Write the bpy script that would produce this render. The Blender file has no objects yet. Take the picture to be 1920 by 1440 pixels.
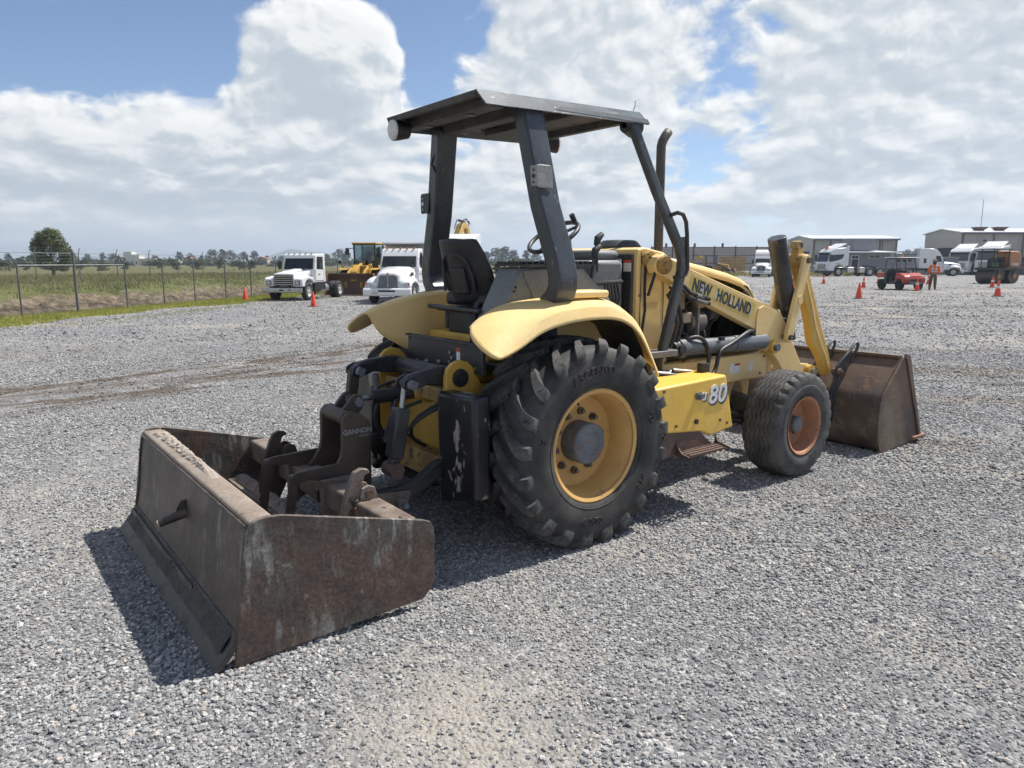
import bpy, bmesh, math, random
import numpy as np
from mathutils import Vector, Matrix, Euler
R = math.radians
SC = bpy.context.scene
COL = SC.collection

# ---------------------------------------------------------------- camera
cam_d = bpy.data.cameras.new('camera')
cam = bpy.data.objects.new('camera', cam_d); COL.objects.link(cam)
cam.location = (-2.943, -3.970, 1.691)
cam.rotation_euler = (R(90 - 9.626), 0, R(52.34 - 90))
cam_d.sensor_width = 36; cam_d.lens = 36 * 1355.7 / 1920
cam_d.clip_start = 0.05; cam_d.clip_end = 9000
SC.camera = cam

# ---------------------------------------------------------------- sky, sun, exposure
SUN_EL, SUN_AZ = R(58), R(-7)            # direction to the sun; azimuth from +X towards +Y
sd = Vector((math.cos(SUN_EL) * math.cos(SUN_AZ), math.cos(SUN_EL) * math.sin(SUN_AZ), math.sin(SUN_EL)))
sl = bpy.data.lights.new('sun', 'SUN'); sl.energy = 5.0; sl.angle = R(0.5); sl.color = (1.0, 0.955, 0.88)
so = bpy.data.objects.new('sun', sl); COL.objects.link(so)
so.rotation_euler = sd.to_track_quat('Z', 'Y').to_euler(); so.location = (10, -5, 30)
SC.view_settings.view_transform = 'Standard'; SC.view_settings.look = 'None'
SC.view_settings.gamma = 1; SC.view_settings.exposure = 0.50
SC.view_settings.use_curve_mapping = False
SC.cycles.use_denoising = True
SC.cycles.use_adaptive_sampling = True; SC.cycles.adaptive_threshold = 0.022; SC.cycles.adaptive_min_samples = 12
SC.cycles.max_bounces = 4; SC.cycles.diffuse_bounces = 2; SC.cycles.glossy_bounces = 2
SC.cycles.transmission_bounces = 4; SC.cycles.transparent_max_bounces = 8; SC.cycles.volume_bounces = 0
SC.cycles.sample_clamp_indirect = 4.0

class NT:
    """small helper to write node trees"""
    def __init__(s, tree): s.t = tree; s.n = tree.nodes; s.l = tree.links
    def new(s, typ, **kw):
        n = s.n.new(typ)
        for k, v in kw.items(): setattr(n, k, v)
        return n
    def put(s, sock, v):
        if hasattr(v, 'is_output') or isinstance(v, bpy.types.NodeSocket): s.l.new(v, sock)
        else: sock.default_value = v
    def math(s, op, a, b=None, c=None, clamp=False):
        n = s.new('ShaderNodeMath', operation=op, use_clamp=clamp)
        for i, v in enumerate((a, b, c)):
            if v is not None: s.put(n.inputs[i], v)
        return n.outputs[0]
    def vmath(s, op, a, b=None, out=0):
        n = s.new('ShaderNodeVectorMath', operation=op)
        s.put(n.inputs[0], a)
        if b is not None: s.put(n.inputs['Scale'] if op == 'SCALE' else n.inputs[1], b)
        return n.outputs['Value' if op in ('DOT_PRODUCT', 'LENGTH', 'DISTANCE') else 0]
    def smooth(s, v, a, b, lo=0.0, hi=1.0, kind='SMOOTHSTEP'):
        n = s.new('ShaderNodeMapRange', interpolation_type=kind)
        s.put(n.inputs['Value'], v); s.put(n.inputs['From Min'], a); s.put(n.inputs['From Max'], b)
        s.put(n.inputs['To Min'], lo); s.put(n.inputs['To Max'], hi)
        return n.outputs[0]
    def noise(s, vec, scale, detail=4, rough=0.5, dist=0.0, out='Fac'):
        n = s.new('ShaderNodeTexNoise')
        if vec is not None: s.l.new(vec, n.inputs['Vector'])
        n.inputs['Scale'].default_value = scale; n.inputs['Detail'].default_value = detail
        n.inputs['Roughness'].default_value = rough; n.inputs['Distortion'].default_value = dist
        return n.outputs[out]
    def voro(s, vec, scale, feature='F1', out='Distance', rand=1.0, detail=0.0):
        n = s.new('ShaderNodeTexVoronoi', feature=feature)
        if vec is not None: s.l.new(vec, n.inputs['Vector'])
        n.inputs['Scale'].default_value = scale; n.inputs['Randomness'].default_value = rand
        if 'Detail' in n.inputs: n.inputs['Detail'].default_value = detail
        return n.outputs[out]
    def mix(s, f, a, b, mode='MIX'):
        n = s.new('ShaderNodeMix', data_type='RGBA', blend_type=mode)
        s.put(n.inputs[0], f)
        s.put(n.inputs[6], a if not isinstance(a, tuple) else tuple(a[:3]) + (1,))
        s.put(n.inputs[7], b if not isinstance(b, tuple) else tuple(b[:3]) + (1,))
        return n.outputs[2]
    def ramp(s, f, stops, interp='LINEAR'):
        n = s.new('ShaderNodeValToRGB'); r = n.color_ramp; r.interpolation = interp
        while len(r.elements) > 1: r.elements.remove(r.elements[-1])
        for i, (p, c) in enumerate(stops):
            e = r.elements[0] if i == 0 else r.elements.new(p)
            e.position = p; e.color = tuple(c[:3]) + (1,)
        s.put(n.inputs[0], f)
        return n.outputs[0]

def cloud_group():
    g = bpy.data.node_groups.new('cloud_density', 'ShaderNodeTree')
    g.interface.new_socket('Vector', in_out='INPUT', socket_type='NodeSocketVector')
    g.interface.new_socket('Density', in_out='OUTPUT', socket_type='NodeSocketFloat')
    t = NT(g); gi = t.new('NodeGroupInput'); go = t.new('NodeGroupOutput')
    v = gi.outputs[0]
    z = t.new('ShaderNodeSeparateXYZ'); t.l.new(v, z.inputs[0])
    lz = t.math('MULTIPLY', t.math('LOGARITHM', t.math('ADD', t.math('MAXIMUM', z.outputs[2], 0.0), 0.09), 2.718), 0.50)
    cm = t.new('ShaderNodeCombineXYZ'); t.l.new(z.outputs[0], cm.inputs[0]); t.l.new(z.outputs[1], cm.inputs[1]); t.l.new(lz, cm.inputs[2]); st = cm.outputs[0]
    wob = t.noise(st, 8.0, 2, 0.55, out='Color')
    p = t.vmath('ADD', st, t.vmath('MULTIPLY', t.vmath('SUBTRACT', wob, (0.5, 0.5, 0.5)), (0.075, 0.075, 0.06)))
    big = t.noise(t.vmath('ADD', p, (3.1, 0.4, 1.7)), 3.6, 2, 0.5)
    fine = t.noise(p, 10.0, 7, 0.58)
    bn = t.noise(p, 15.0, 3, 0.5)
    puff = t.math('MULTIPLY', t.math('ABSOLUTE', t.math('SUBTRACT', bn, 0.5)), 2.2)
    c = t.math('ADD', t.math('MULTIPLY', big, 0.70), t.math('MULTIPLY', fine, 0.62))
    c = t.math('SUBTRACT', c, t.math('MULTIPLY', puff, 0.22))
    # elevation: more cover low down, thinning with height
    c = t.math('ADD', c, t.smooth(z.outputs[2], 0.06, 0.36, 0.09, -0.03))
    # individual cloud heads and clear gaps: direction, inner and outer radius in degrees, amount
    for d, r0, r1, a in (((0.323, 0.913, 0.241), 1.0, 4.8, 0.15), ((0.363, 0.894, 0.258), 1.0, 4.8, 0.15), ((0.415, 0.874, 0.252), 1.0, 4.6, 0.25), ((0.445, 0.868, 0.222), 1.0, 4.4, 0.22), ((0.369, 0.907, 0.207), 2.0, 6.0, 0.14), ((0.200, 0.972, 0.120), 1.0, 7.0, 0.10), ((0.320, 0.942, 0.100), 1.0, 7.0, 0.12),
                         ((0.070, 0.985, 0.120), 2.0, 9.0, 0.16), ((0.235, 0.957, 0.125), 2.0, 7.5, 0.12),
                         ((0.193, 0.945, 0.300), 3.0, 10.5, -0.30), ((0.270, 0.940, 0.215), 0.3, 3.0, -0.10), ((0.00, 0.955, 0.30), 4.0, 10.0, -0.26),
                         ((0.492, 0.843, 0.230), 0.3, 3.6, -0.14), ((0.500, 0.800, 0.33), 1.0, 6.0, -0.17),
                         ((0.640, 0.716, 0.270), 2.0, 12.0, 0.13), ((0.857, 0.462, 0.180), 4.0, 20.0, 0.19),
                         ((0.790, 0.587, 0.165), 0.3, 5.2, -0.17), ((0.762, 0.634, 0.125), 0.3, 4.0, -0.11),
                         ((0.665, 0.700, 0.262), 0.5, 6.0, 0.10)):
        dv = Vector(d).normalized()
        dp = t.vmath('DOT_PRODUCT', v, tuple(dv))
        c = t.math('ADD', c, t.smooth(dp, math.cos(R(r1)), math.cos(R(r0)), 0.0, a))
    t.l.new(c, go.inputs[0])
    return g

w = bpy.data.worlds.new('World'); SC.world = w; w.use_nodes = True
t = NT(w.node_tree); t.n.clear()
tc = t.new('ShaderNodeTexCoord')
nv = t.vmath('NORMALIZE', tc.outputs['Generated'])
sky = t.new('ShaderNodeTexSky', sky_type='NISHITA', sun_disc=False)
sky.sun_elevation = SUN_EL; sky.sun_rotation = R(90) - SUN_AZ
sky.air_density = 1.0; sky.dust_density = 0.6; sky.ozone_density = 1.3; sky.altitude = 2200
G = cloud_group()
def dens(vec):
    n = t.new('ShaderNodeGroup', node_tree=G); t.l.new(vec, n.inputs[0]); return n.outputs[0]
c0 = dens(nv)
c1 = dens(t.vmath('NORMALIZE', t.vmath('ADD', nv, (0.006, -0.005, 0.013))))
alpha = t.smooth(c0, 0.590, 0.730)
relief = t.math('ADD', 0.52, t.math('MULTIPLY', t.math('SUBTRACT', c0, c1), 3.8), clamp=True)
thick = t.smooth(c0, 0.70, 1.05)
lit = t.math('SUBTRACT', relief, t.math('MULTIPLY', thick, 0.26), clamp=True)
ccol = t.ramp(lit, [(0.0, (4.7, 5.3, 5.9)), (0.35, (5.7, 6.2, 6.65)), (0.60, (7.4, 7.65, 7.8)), (1.0, (9.4, 9.4, 9.3))])
zz = t.new('ShaderNodeSeparateXYZ'); t.l.new(nv, zz.inputs[0])
blue = t.mix(1.0, sky.outputs[0], (1.12, 1.14, 1.18), 'MULTIPLY')
body = t.mix(alpha, blue, ccol)
hz = t.smooth(zz.outputs[2], -0.01, 0.10, 0.97, 0.0)
final = t.mix(hz, body, (6.5, 7.0, 7.3))
bg = t.new('ShaderNodeBackground'); t.l.new(final, bg.inputs['Color']); bg.inputs['Strength'].default_value = 0.078
wo = t.new('ShaderNodeOutputWorld'); t.l.new(bg.outputs[0], wo.inputs['Surface'])
w.cycles.sampling_method = 'MANUAL'; w.cycles.sample_map_resolution = 256

# ---------------------------------------------------------------- mesh helpers
def tag(o, label=None, cat=None, group=None, kind=None):
    if label: o['label'] = label
    if cat: o['category'] = cat
    if group: o['group'] = group
    if kind: o['kind'] = kind
    return o
def empty(name, loc=(0, 0, 0), rz=0.0, sc=1.0):
    o = bpy.data.objects.new(name, None); COL.objects.link(o)
    o.location = loc; o.rotation_euler = (0, 0, rz); o.scale = (sc, sc, sc); o.empty_display_size = 0.2
    return o
def thing(name, label, cat, loc=(0, 0, 0), rz=0.0, sc=1.0, group=None):
    return tag(empty(name, loc, rz, sc), label, cat, group)

class MB:
    def __init__(s): s.v = []; s.f = []
    def add(s, vs, fs):
        b = len(s.v); s.v.extend([tuple(p) for p in vs]); s.f.extend([tuple(i + b for i in f) for f in fs]); return s
    def box(s, c, d, rot=None):
        x, y, z = d[0] / 2, d[1] / 2, d[2] / 2
        P = [Vector(p) for p in ((-x,-y,-z),(x,-y,-z),(x,y,-z),(-x,y,-z),(-x,-y,z),(x,-y,z),(x,y,z),(-x,y,z))]
        if rot: M = Euler(rot).to_matrix(); P = [M @ p for p in P]
        c = Vector(c)
        return s.add([p + c for p in P], [(0,3,2,1),(4,5,6,7),(0,1,5,4),(1,2,6,5),(2,3,7,6),(3,0,4,7)])
    def bb(s, x0, x1, y0, y1, z0, z1): return s.box(((x0+x1)/2, (y0+y1)/2, (z0+z1)/2), (abs(x1-x0), abs(y1-y0), abs(z1-z0)))
    def prism(s, poly, a, b, plane='xz', taper=None):
        """polygon in a plane extruded between a and b along the third axis"""
        def mk(p, k):
            if plane == 'xz': return (p[0], k, p[1])
            if plane == 'yz': return (k, p[0], p[1])
            return (p[0], p[1], k)
        n = len(poly); q = taper or poly
        vs = [mk(p, a) for p in poly] + [mk(p, b) for p in q]
        ar = sum(poly[i][0] * poly[(i+1) % n][1] - poly[(i+1) % n][0] * poly[i][1] for i in range(n))
        fl = (ar > 0) == ((b > a) == (plane != 'xz'))
        fs = [tuple(range(n))[::-1], tuple(range(n, 2 * n))] + [(i, (i+1) % n, (i+1) % n + n, i + n) for i in range(n)]
        if not fl: fs = [f[::-1] for f in fs]
        return s.add(vs, fs)
    def ring(s, p, ax, r, n, ph=0.0, sx=1.0):
        ax = Vector(ax).normalized(); u = ax.orthogonal().normalized()
        if abs(ax.z) < 0.9: u = Vector((0, 0, 1)).cross(ax).normalized()
        w = ax.cross(u)
        return [Vector(p) + u * math.cos(2*math.pi*i/n + ph) * r * sx + w * math.sin(2*math.pi*i/n + ph) * r for i in range(n)]
    def cyl(s, p0, p1, r0, r1=None, n=16, cap=True, ph=0.0):
        r1 = r0 if r1 is None else r1; ax = Vector(p1) - Vector(p0)
        vs = s.ring(p0, ax, r0, n, ph) + s.ring(p1, ax, r1, n, ph)
        fs = [(i, (i+1) % n, (i+1) % n + n, i + n) for i in range(n)]
        if cap: fs += [tuple(range(n))[::-1], tuple(range(n, 2*n))]
        return s.add(vs, fs)
    def lathe(s, prof, c, ax, n=32, close=False):
        """prof: (distance along axis, radius)"""
        a = Vector(ax).normalized(); vs = []; fs = []; m = len(prof)
        for d, r in prof: vs += s.ring(Vector(c) + a * d, a, max(r, 1e-4), n)
        for k in range(m - 1 if not close else m):
            k2 = (k + 1) % m
            for i in range(n): fs.append((k*n+i, k*n+(i+1) % n, k2*n+(i+1) % n, k2*n+i))
        return s.add(vs, fs)
    def tube(s, path, r, n=8, cap=True):
        P = [Vector(p) for p in path]; rs = r if isinstance(r, (list, tuple)) else [r] * len(P); vs = []; fs = []; u = None
        for i, p in enumerate(P):
            d = (P[min(i+1, len(P)-1)] - P[max(i-1, 0)]).normalized()
            if u is None: u = d.orthogonal().normalized()
            u = (u - d * u.dot(d)).normalized(); w = d.cross(u)
            vs += [p + (u * math.cos(2*math.pi*k/n) + w * math.sin(2*math.pi*k/n)) * rs[i] for k in range(n)]
        for i in range(len(P) - 1):
            for k in range(n): fs.append((i*n+k, i*n+(k+1) % n, (i+1)*n+(k+1) % n, (i+1)*n+k))
        if cap: fs += [tuple(range(n))[::-1], tuple(range((len(P)-1)*n, len(P)*n))]
        return s.add(vs, fs)
    def beam(s, p0, p1, wy, wz, up=(0, 0, 1), wy1=None, wz1=None):
        """rectangular bar; wz measured towards up, wy across"""
        p0, p1 = Vector(p0), Vector(p1); d = (p1 - p0).normalized(); u = Vector(up); u = (u - d * u.dot(d)).normalized(); w = d.cross(u)
        vs = []
        for p, a, b in ((p0, wy, wz), (p1, wy1 or wy, wz1 or wz)):
            vs += [p - w*a/2 - u*b/2, p + w*a/2 - u*b/2, p + w*a/2 + u*b/2, p - w*a/2 + u*b/2]
        return s.add(vs, [(0,1,2,3)[::-1], (4,5,6,7), (0,1,5,4), (1,2,6,5), (2,3,7,6), (3,0,4,7)])
    def sweep(s, path, wy, wz, side=(0, 1, 0)):
        """rectangular section swept along a path; side = direction of width wy"""
        P = [Vector(p) for p in path]; vs = []; fs = []; sd_ = Vector(side).normalized()
        W = wy if isinstance(wy, (list, tuple)) else [wy]*len(P); H = wz if isinstance(wz, (list, tuple)) else [wz]*len(P)
        for i, p in enumerate(P):
            d = (P[min(i+1, len(P)-1)] - P[max(i-1, 0)]).normalized()
            w_ = (sd_ - d * sd_.dot(d)).normalized(); u = w_.cross(d)
            vs += [p - w_*W[i]/2 - u*H[i]/2, p + w_*W[i]/2 - u*H[i]/2, p + w_*W[i]/2 + u*H[i]/2, p - w_*W[i]/2 + u*H[i]/2]
        for i in range(len(P) - 1):
            for k in range(4): fs.append((i*4+k, (i+1)*4+k, (i+1)*4+(k+1) % 4, i*4+(k+1) % 4))
        n = len(P) - 1
        fs += [(0,1,2,3), (n*4+3, n*4+2, n*4+1, n*4)]
        return s.add(vs, fs)
    def grid(s, rows):
        n = len(rows[0]); vs = [p for r_ in rows for p in r_]; fs = []
        for j in range(len(rows) - 1):
            for i in range(n - 1): fs.append((j*n+i, j*n+i+1, (j+1)*n+i+1, (j+1)*n+i))
        return s.add(vs, fs)
    def mirror_y(s):
        n = len(s.v); s.v += [(x, -y, z) for x, y, z in s.v]; s.f += [tuple(i + n for i in f)[::-1] for f in s.f]; return s
    def mesh(s, name, smooth=35, fix=True):
        m = bpy.data.meshes.new(name); m.from_pydata(s.v, [], s.f); m.update()
        if fix:
            b = bmesh.new(); b.from_mesh(m); bmesh.ops.recalc_face_normals(b, faces=b.faces); b.to_mesh(m); b.free()
        if smooth: m.shade_smooth(); m.set_sharp_from_angle(angle=R(smooth))
        return m
    def build(s, name, mat, parent=None, smooth=35, bevel=0.0, seg=2, fix=True, world=False, label=None):
        return put(name, s.mesh(name, smooth, fix), mat, parent, bevel, seg, world, label)
def put(name, mesh, mat, parent=None, bevel=0.0, seg=2, world=False, label=None):
    if mat is not None and not mesh.materials: mesh.materials.append(mat)
    o = bpy.data.objects.new(name, mesh); COL.objects.link(o)
    if parent is not None:
        o.parent = parent
        if world and parent.parent is None: o.matrix_parent_inverse = Matrix.Translation(parent.location).inverted()
    if bevel:
        b = o.modifiers.new('bevel', 'BEVEL'); b.width = bevel; b.segments = seg; b.limit_method = 'ANGLE'; b.angle_limit = R(40); b.harden_normals = False
    if label: o['label'] = label
    return o
def root_of(o):
    while o.parent is not None: o = o.parent
    return o
def copy_tree(o, parent=None):
    c = o.copy(); COL.objects.link(c); c.parent = parent
    if parent is not None: c.matrix_parent_inverse = o.matrix_parent_inverse.copy()
    for ch in list(o.children): copy_tree(ch, c)
    return c
def text_geo(body, size=1.0, extrude=0.01, bevel=0.0, spacing=1.0, shear=0.0, offset=0.0):
    cu = bpy.data.curves.new('lettering', 'FONT'); cu.body = body; cu.size = size; cu.extrude = extrude; cu.bevel_depth = bevel
    cu.space_character = spacing; cu.shear = shear; cu.offset = offset; cu.align_x = 'CENTER'; cu.align_y = 'CENTER'; cu.resolution_u = 3
    o = bpy.data.objects.new('lettering', cu); COL.objects.link(o)
    dg = bpy.context.evaluated_depsgraph_get(); dg.update()
    me = o.evaluated_get(dg).to_mesh()
    vs = [v.co.copy() for v in me.vertices]; fs = [tuple(p.vertices) for p in me.polygons]
    o.evaluated_get(dg).to_mesh_clear(); bpy.data.objects.remove(o); bpy.data.curves.remove(cu)
    return vs, fs
def lettering(name, body, mat, parent, origin, xdir, ydir, size, depth=0.003, spacing=1.0, shear=0.0, sx=1.0, offset=0.0, world=True):
    """flat letters standing proud of a surface by depth"""
    vs, fs = text_geo(body, size, depth, spacing=spacing, shear=shear, offset=offset)
    X, Y = Vector(xdir).normalized(), Vector(ydir).normalized(); Z = X.cross(Y).normalized(); O = Vector(origin)
    b = MB(); b.add([O + X * v.x * sx + Y * v.y + Z * v.z for v in vs], fs)
    return b.build(name, mat, parent, smooth=0, world=world)

# ---------------------------------------------------------------- materials
MATS = {}
def mat(name, base, alt=None, scale=6.0, amt=0.5, rough=0.5, rvar=0.15, metal=0.0, bump=0.0, bscale=60.0, spots=None, spot_scale=14.0,
        spot_cut=0.62, spot_w=0.06, streak=(1, 1, 1), alt2=None, scale2=30.0, cut2=0.6, spec=0.5, coat=0.0, wear=None, wear_w=0.06, scr=None, scr_rot=(0, 0.7, 0), scr_cut=0.60, scr_scale=(3, 3, 42), dent=0.0, grain=0.22, gscale=70.0):
    if name in MATS: return MATS[name]
    m = bpy.data.materials.new(name); m.use_nodes = True; t = NT(m.node_tree)
    b = t.n['Principled BSDF']; tc = t.new('ShaderNodeTexCoord'); v = t.vmath('MULTIPLY', tc.outputs['Object'], streak)
    alt = alt or tuple(c * 0.8 for c in base)
    n1 = t.noise(v, scale, 6, 0.6)
    col = t.mix(t.math('MULTIPLY', t.smooth(n1, 0.36, 0.66), amt), base, alt)
    if alt2:
        n2 = t.noise(v, scale2, 5, 0.65, 0.3)
        col = t.mix(t.smooth(n2, cut2, cut2 + 0.14), col, alt2)
    if spots:
        n3 = t.noise(v, spot_scale, 8, 0.68); spot_cut -= 0.035
        col = t.mix(t.smooth(n3, spot_cut, spot_cut + spot_w), col, spots)
    if scr:
        for rot_, k_ in ((scr_rot, 0.0), (tuple(-r * 0.6 for r in scr_rot), 0.02)):
            mp = t.new('ShaderNodeMapping'); mp.inputs['Rotation'].default_value = rot_; mp.inputs['Scale'].default_value = scr_scale; t.l.new(tc.outputs['Object'], mp.inputs['Vector'])
            n4 = t.math('MULTIPLY', t.smooth(t.noise(mp.outputs[0], 1.0, 3, 0.55), scr_cut + k_, scr_cut + k_ + 0.10), t.smooth(t.noise(v, 3.1, 3, 0.6), 0.42, 0.62))
            col = t.mix(n4, col, scr)
    if wear:
        g = t.new('ShaderNodeNewGeometry')
        e = t.math('ADD', g.outputs['Pointiness'], t.math('MULTIPLY', t.math('SUBTRACT', t.noise(v, 25, 4, 0.6), 0.5), 0.12))
        col = t.mix(t.smooth(e, 0.53, 0.53 + wear_w), col, wear)
    if grain:
        gv = t.smooth(t.noise(tc.outputs['Object'], gscale, 5, 0.75), 0.30, 0.70, 1 - grain, 1 + grain); gc = t.new('ShaderNodeCombineXYZ')
        for i_ in range(3): t.l.new(gv, gc.inputs[i_])
        col = t.mix(1.0, col, gc.outputs[0], 'MULTIPLY')
    t.put(b.inputs['Base Color'], col)
    t.put(b.inputs['Roughness'], t.math('ADD', rough - rvar / 2, t.math('MULTIPLY', t.noise(v, scale * 2.3, 4, 0.6), rvar)))
    b.inputs['Metallic'].default_value = metal
    b.inputs['Specular IOR Level'].default_value = spec
    b.inputs['Coat Weight'].default_value = coat
    if bump:
        bn = t.new('ShaderNodeBump'); bn.inputs['Strength'].default_value = bump; bn.inputs['Distance'].default_value = 0.01
        t.l.new(t.noise(v, bscale, 5, 0.6), bn.inputs['Height']); t.l.new(bn.outputs[0], b.inputs['Normal'])
        if dent:
            bd = t.new('ShaderNodeBump'); bd.inputs['Strength'].default_value = dent; bd.inputs['Distance'].default_value = 0.05
            t.l.new(t.noise(tc.outputs['Object'], 4.5, 3, 0.5), bd.inputs['Height']); t.l.new(bd.outputs[0], bn.inputs['Normal'])
    MATS[name] = m
    return m
def glass(name, tint=(0.02, 0.03, 0.035), rough=0.05, alpha=1.0):
    if name in MATS: return MATS[name]
    m = bpy.data.materials.new(name); m.use_nodes = True; b = m.node_tree.nodes['Principled BSDF']
    b.inputs['Base Color'].default_value = tint + (1,); b.inputs['Roughness'].default_value = rough; b.inputs['Specular IOR Level'].default_value = 0.7
    b.inputs['Alpha'].default_value = alpha
    MATS[name] = m; return m

YEL_FADE = mat('faded_yellow_paint', (0.80, 0.58, 0.265), (0.76, 0.53, 0.21), 2.4, 0.8, 0.46, 0.22, alt2=(0.76, 0.565, 0.26), scale2=1.3, cut2=0.54, spots=(0.27, 0.19, 0.10), spot_scale=26, spot_cut=0.73, spot_w=0.03, bump=0.05, bscale=120, dent=0.12, scr=(0.50, 0.37, 0.19), scr_cut=0.665, scr_scale=(5, 5, 60), grain=0.06)
YEL = mat('yellow_paint', (0.66, 0.405, 0.075), (0.54, 0.315, 0.055), 4, 0.8, 0.48, 0.18, spots=(0.20, 0.12, 0.05), spot_scale=17, spot_cut=0.68, spot_w=0.04, bump=0.04, bscale=120, dent=0.1, grain=0.07)
YEL_TANK = mat('yellow_tank_paint', (0.80, 0.48, 0.065), (0.80, 0.52, 0.12), 1.2, 0.7, 0.40, 0.2, spots=(0.42, 0.28, 0.12), spot_scale=30, spot_cut=0.745, spot_w=0.03, bump=0.04, bscale=100, dent=0.12, scr=(0.82, 0.68, 0.40), scr_cut=0.68, scr_scale=(5, 5, 70), grain=0.05)
YEL_RIM = mat('yellow_rim_paint', (0.70, 0.415, 0.14), (0.58, 0.335, 0.115), 5, 0.85, 0.55, 0.2, spots=(0.27, 0.16, 0.08), spot_scale=12, spot_cut=0.64, spot_w=0.10, bump=0.05, bscale=90, grain=0.07)
YEL_DIRTY = mat('grimy_yellow_paint', (0.46, 0.29, 0.085), (0.22, 0.14, 0.06), 7, 0.85, 0.6, 0.2, spots=(0.045, 0.035, 0.025), spot_scale=11, spot_cut=0.58, spot_w=0.08, bump=0.08, bscale=70)
RUST_RIM = mat('rusty_orange_rim', (0.44, 0.20, 0.105), (0.34, 0.165, 0.095), 6, 0.8, 0.7, 0.2, spots=(0.20, 0.095, 0.06), spot_scale=16, spot_cut=0.62, spot_w=0.1, bump=0.08, bscale=80, grain=0.10)
ROPS = mat('black_roll_bar_paint', (0.040, 0.045, 0.052), (0.085, 0.094, 0.105), 4, 0.8, 0.30, 0.22, spots=(0.17, 0.175, 0.18), spot_scale=20, spot_cut=0.66, spot_w=0.07, bump=0.03, bscale=90, streak=(1, 1, 0.35), scr=(0.20, 0.205, 0.21), scr_rot=(0.2, 0.2, 0), scr_cut=0.66, scr_scale=(40, 40, 4))
CANOPY = mat('worn_grey_canopy_paint', (0.105, 0.135, 0.160), (0.06, 0.074, 0.088), 4.5, 0.75, 0.42, 0.2, spots=(0.36, 0.34, 0.31), spot_scale=13, spot_cut=0.64, spot_w=0.06, bump=0.03, bscale=80, scr=(0.38, 0.40, 0.41), scr_rot=(0, 0.25, 0), scr_cut=0.60)
UNDER = mat('dusty_black_underside', (0.050, 0.048, 0.046), (0.10, 0.092, 0.085), 5, 0.8, 0.7, 0.15, spots=(0.16, 0.14, 0.12), spot_scale=9, spot_cut=0.66, spot_w=0.1)
BLACK = mat('black_painted_steel', (0.020, 0.021, 0.024), (0.040, 0.040, 0.044), 6, 0.7, 0.45, 0.2, spots=(0.12, 0.105, 0.095), spot_scale=18, spot_cut=0.67, spot_w=0.06, bump=0.04)
CHIPPED = mat('chipped_black_weight_paint', (0.012, 0.013, 0.016), (0.022, 0.022, 0.025), 6, 0.6, 0.35, 0.2, spots=(0.33, 0.305, 0.285), spot_scale=7, spot_cut=0.585, spot_w=0.025, streak=(1, 1, 0.55), bump=0.05, scr=(0.30, 0.28, 0.26), scr_rot=(0.2, 0, 0), scr_cut=0.66, scr_scale=(40, 40, 3))
GREY = mat('grey_plastic_console', (0.16, 0.172, 0.175), (0.19, 0.20, 0.203), 3, 0.6, 0.55, 0.1, bump=0.03, bscale=200)
DGREY = mat('dark_grey_panel', (0.035, 0.040, 0.046), (0.06, 0.065, 0.07), 4, 0.6, 0.5, 0.2, spots=(0.12, 0.12, 0.12), spot_scale=25, spot_cut=0.70, spot_w=0.05)
SEATM = mat('worn_black_vinyl', (0.016, 0.016, 0.018), (0.035, 0.034, 0.035), 8, 0.7, 0.5, 0.25, spots=(0.10, 0.095, 0.09), spot_scale=22, spot_cut=0.66, spot_w=0.08, bump=0.1, bscale=50)
RUBBER = mat('tyre_rubber', (0.024, 0.0235, 0.023), (0.060, 0.057, 0.053), 5, 0.95, 0.72, 0.15, spots=(0.10, 0.095, 0.09), spot_scale=20, spot_cut=0.68, spot_w=0.12, bump=0.10, bscale=90)
LUGM = mat('worn_grey_lug_rubber', (0.046, 0.046, 0.046), (0.110, 0.107, 0.102), 9, 0.9, 0.85, 0.12, spots=(0.022, 0.022, 0.022), spot_scale=45, spot_cut=0.60, spot_w=0.05, bump=0.35, bscale=110)
RUBBER2 = mat('worn_tread_rubber', (0.050, 0.050, 0.050), (0.100, 0.098, 0.094), 9, 0.9, 0.8, 0.15, spots=(0.14, 0.135, 0.13), spot_scale=26, spot_cut=0.66, spot_w=0.12, bump=0.15, bscale=120)
HOSE = mat('hydraulic_hose_rubber', (0.020, 0.020, 0.022), (0.04, 0.04, 0.042), 20, 0.6, 0.5, 0.15)
STEEL = mat('bare_steel', (0.42, 0.42, 0.42), (0.30, 0.29, 0.28), 12, 0.7, 0.35, 0.2, metal=0.9)
HUBM = mat('blue_grey_hub_steel', (0.115, 0.125, 0.14), (0.19, 0.20, 0.21), 9, 0.8, 0.5, 0.2, spots=(0.19, 0.10, 0.06), spot_scale=12, spot_cut=0.60, spot_w=0.08, bump=0.1, bscale=60)
NUTM = mat('dull_brown_bolts', (0.13, 0.10, 0.075), (0.20, 0.17, 0.14), 20, 0.7, 0.5, 0.2, metal=0.4)
CYL = mat('black_hydraulic_cylinder', (0.022, 0.023, 0.026), (0.06, 0.062, 0.068), 6, 0.8, 0.38, 0.25, spots=(0.14, 0.13, 0.125), spot_scale=15, spot_cut=0.64, spot_w=0.09, streak=(0.5, 1, 1), bump=0.03)
CYLG = mat('blue_grey_hydraulic_cylinder', (0.10, 0.115, 0.13), (0.17, 0.18, 0.19), 6, 0.8, 0.42, 0.2, spots=(0.13, 0.08, 0.06), spot_scale=13, spot_cut=0.62, spot_w=0.08)
PIPE = mat('exhaust_pipe_steel', (0.075, 0.068, 0.06), (0.13, 0.115, 0.10), 10, 0.8, 0.6, 0.2, spots=(0.05, 0.045, 0.04), spot_scale=14, spot_cut=0.6, metal=0.2, streak=(1, 1, 0.3))
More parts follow.
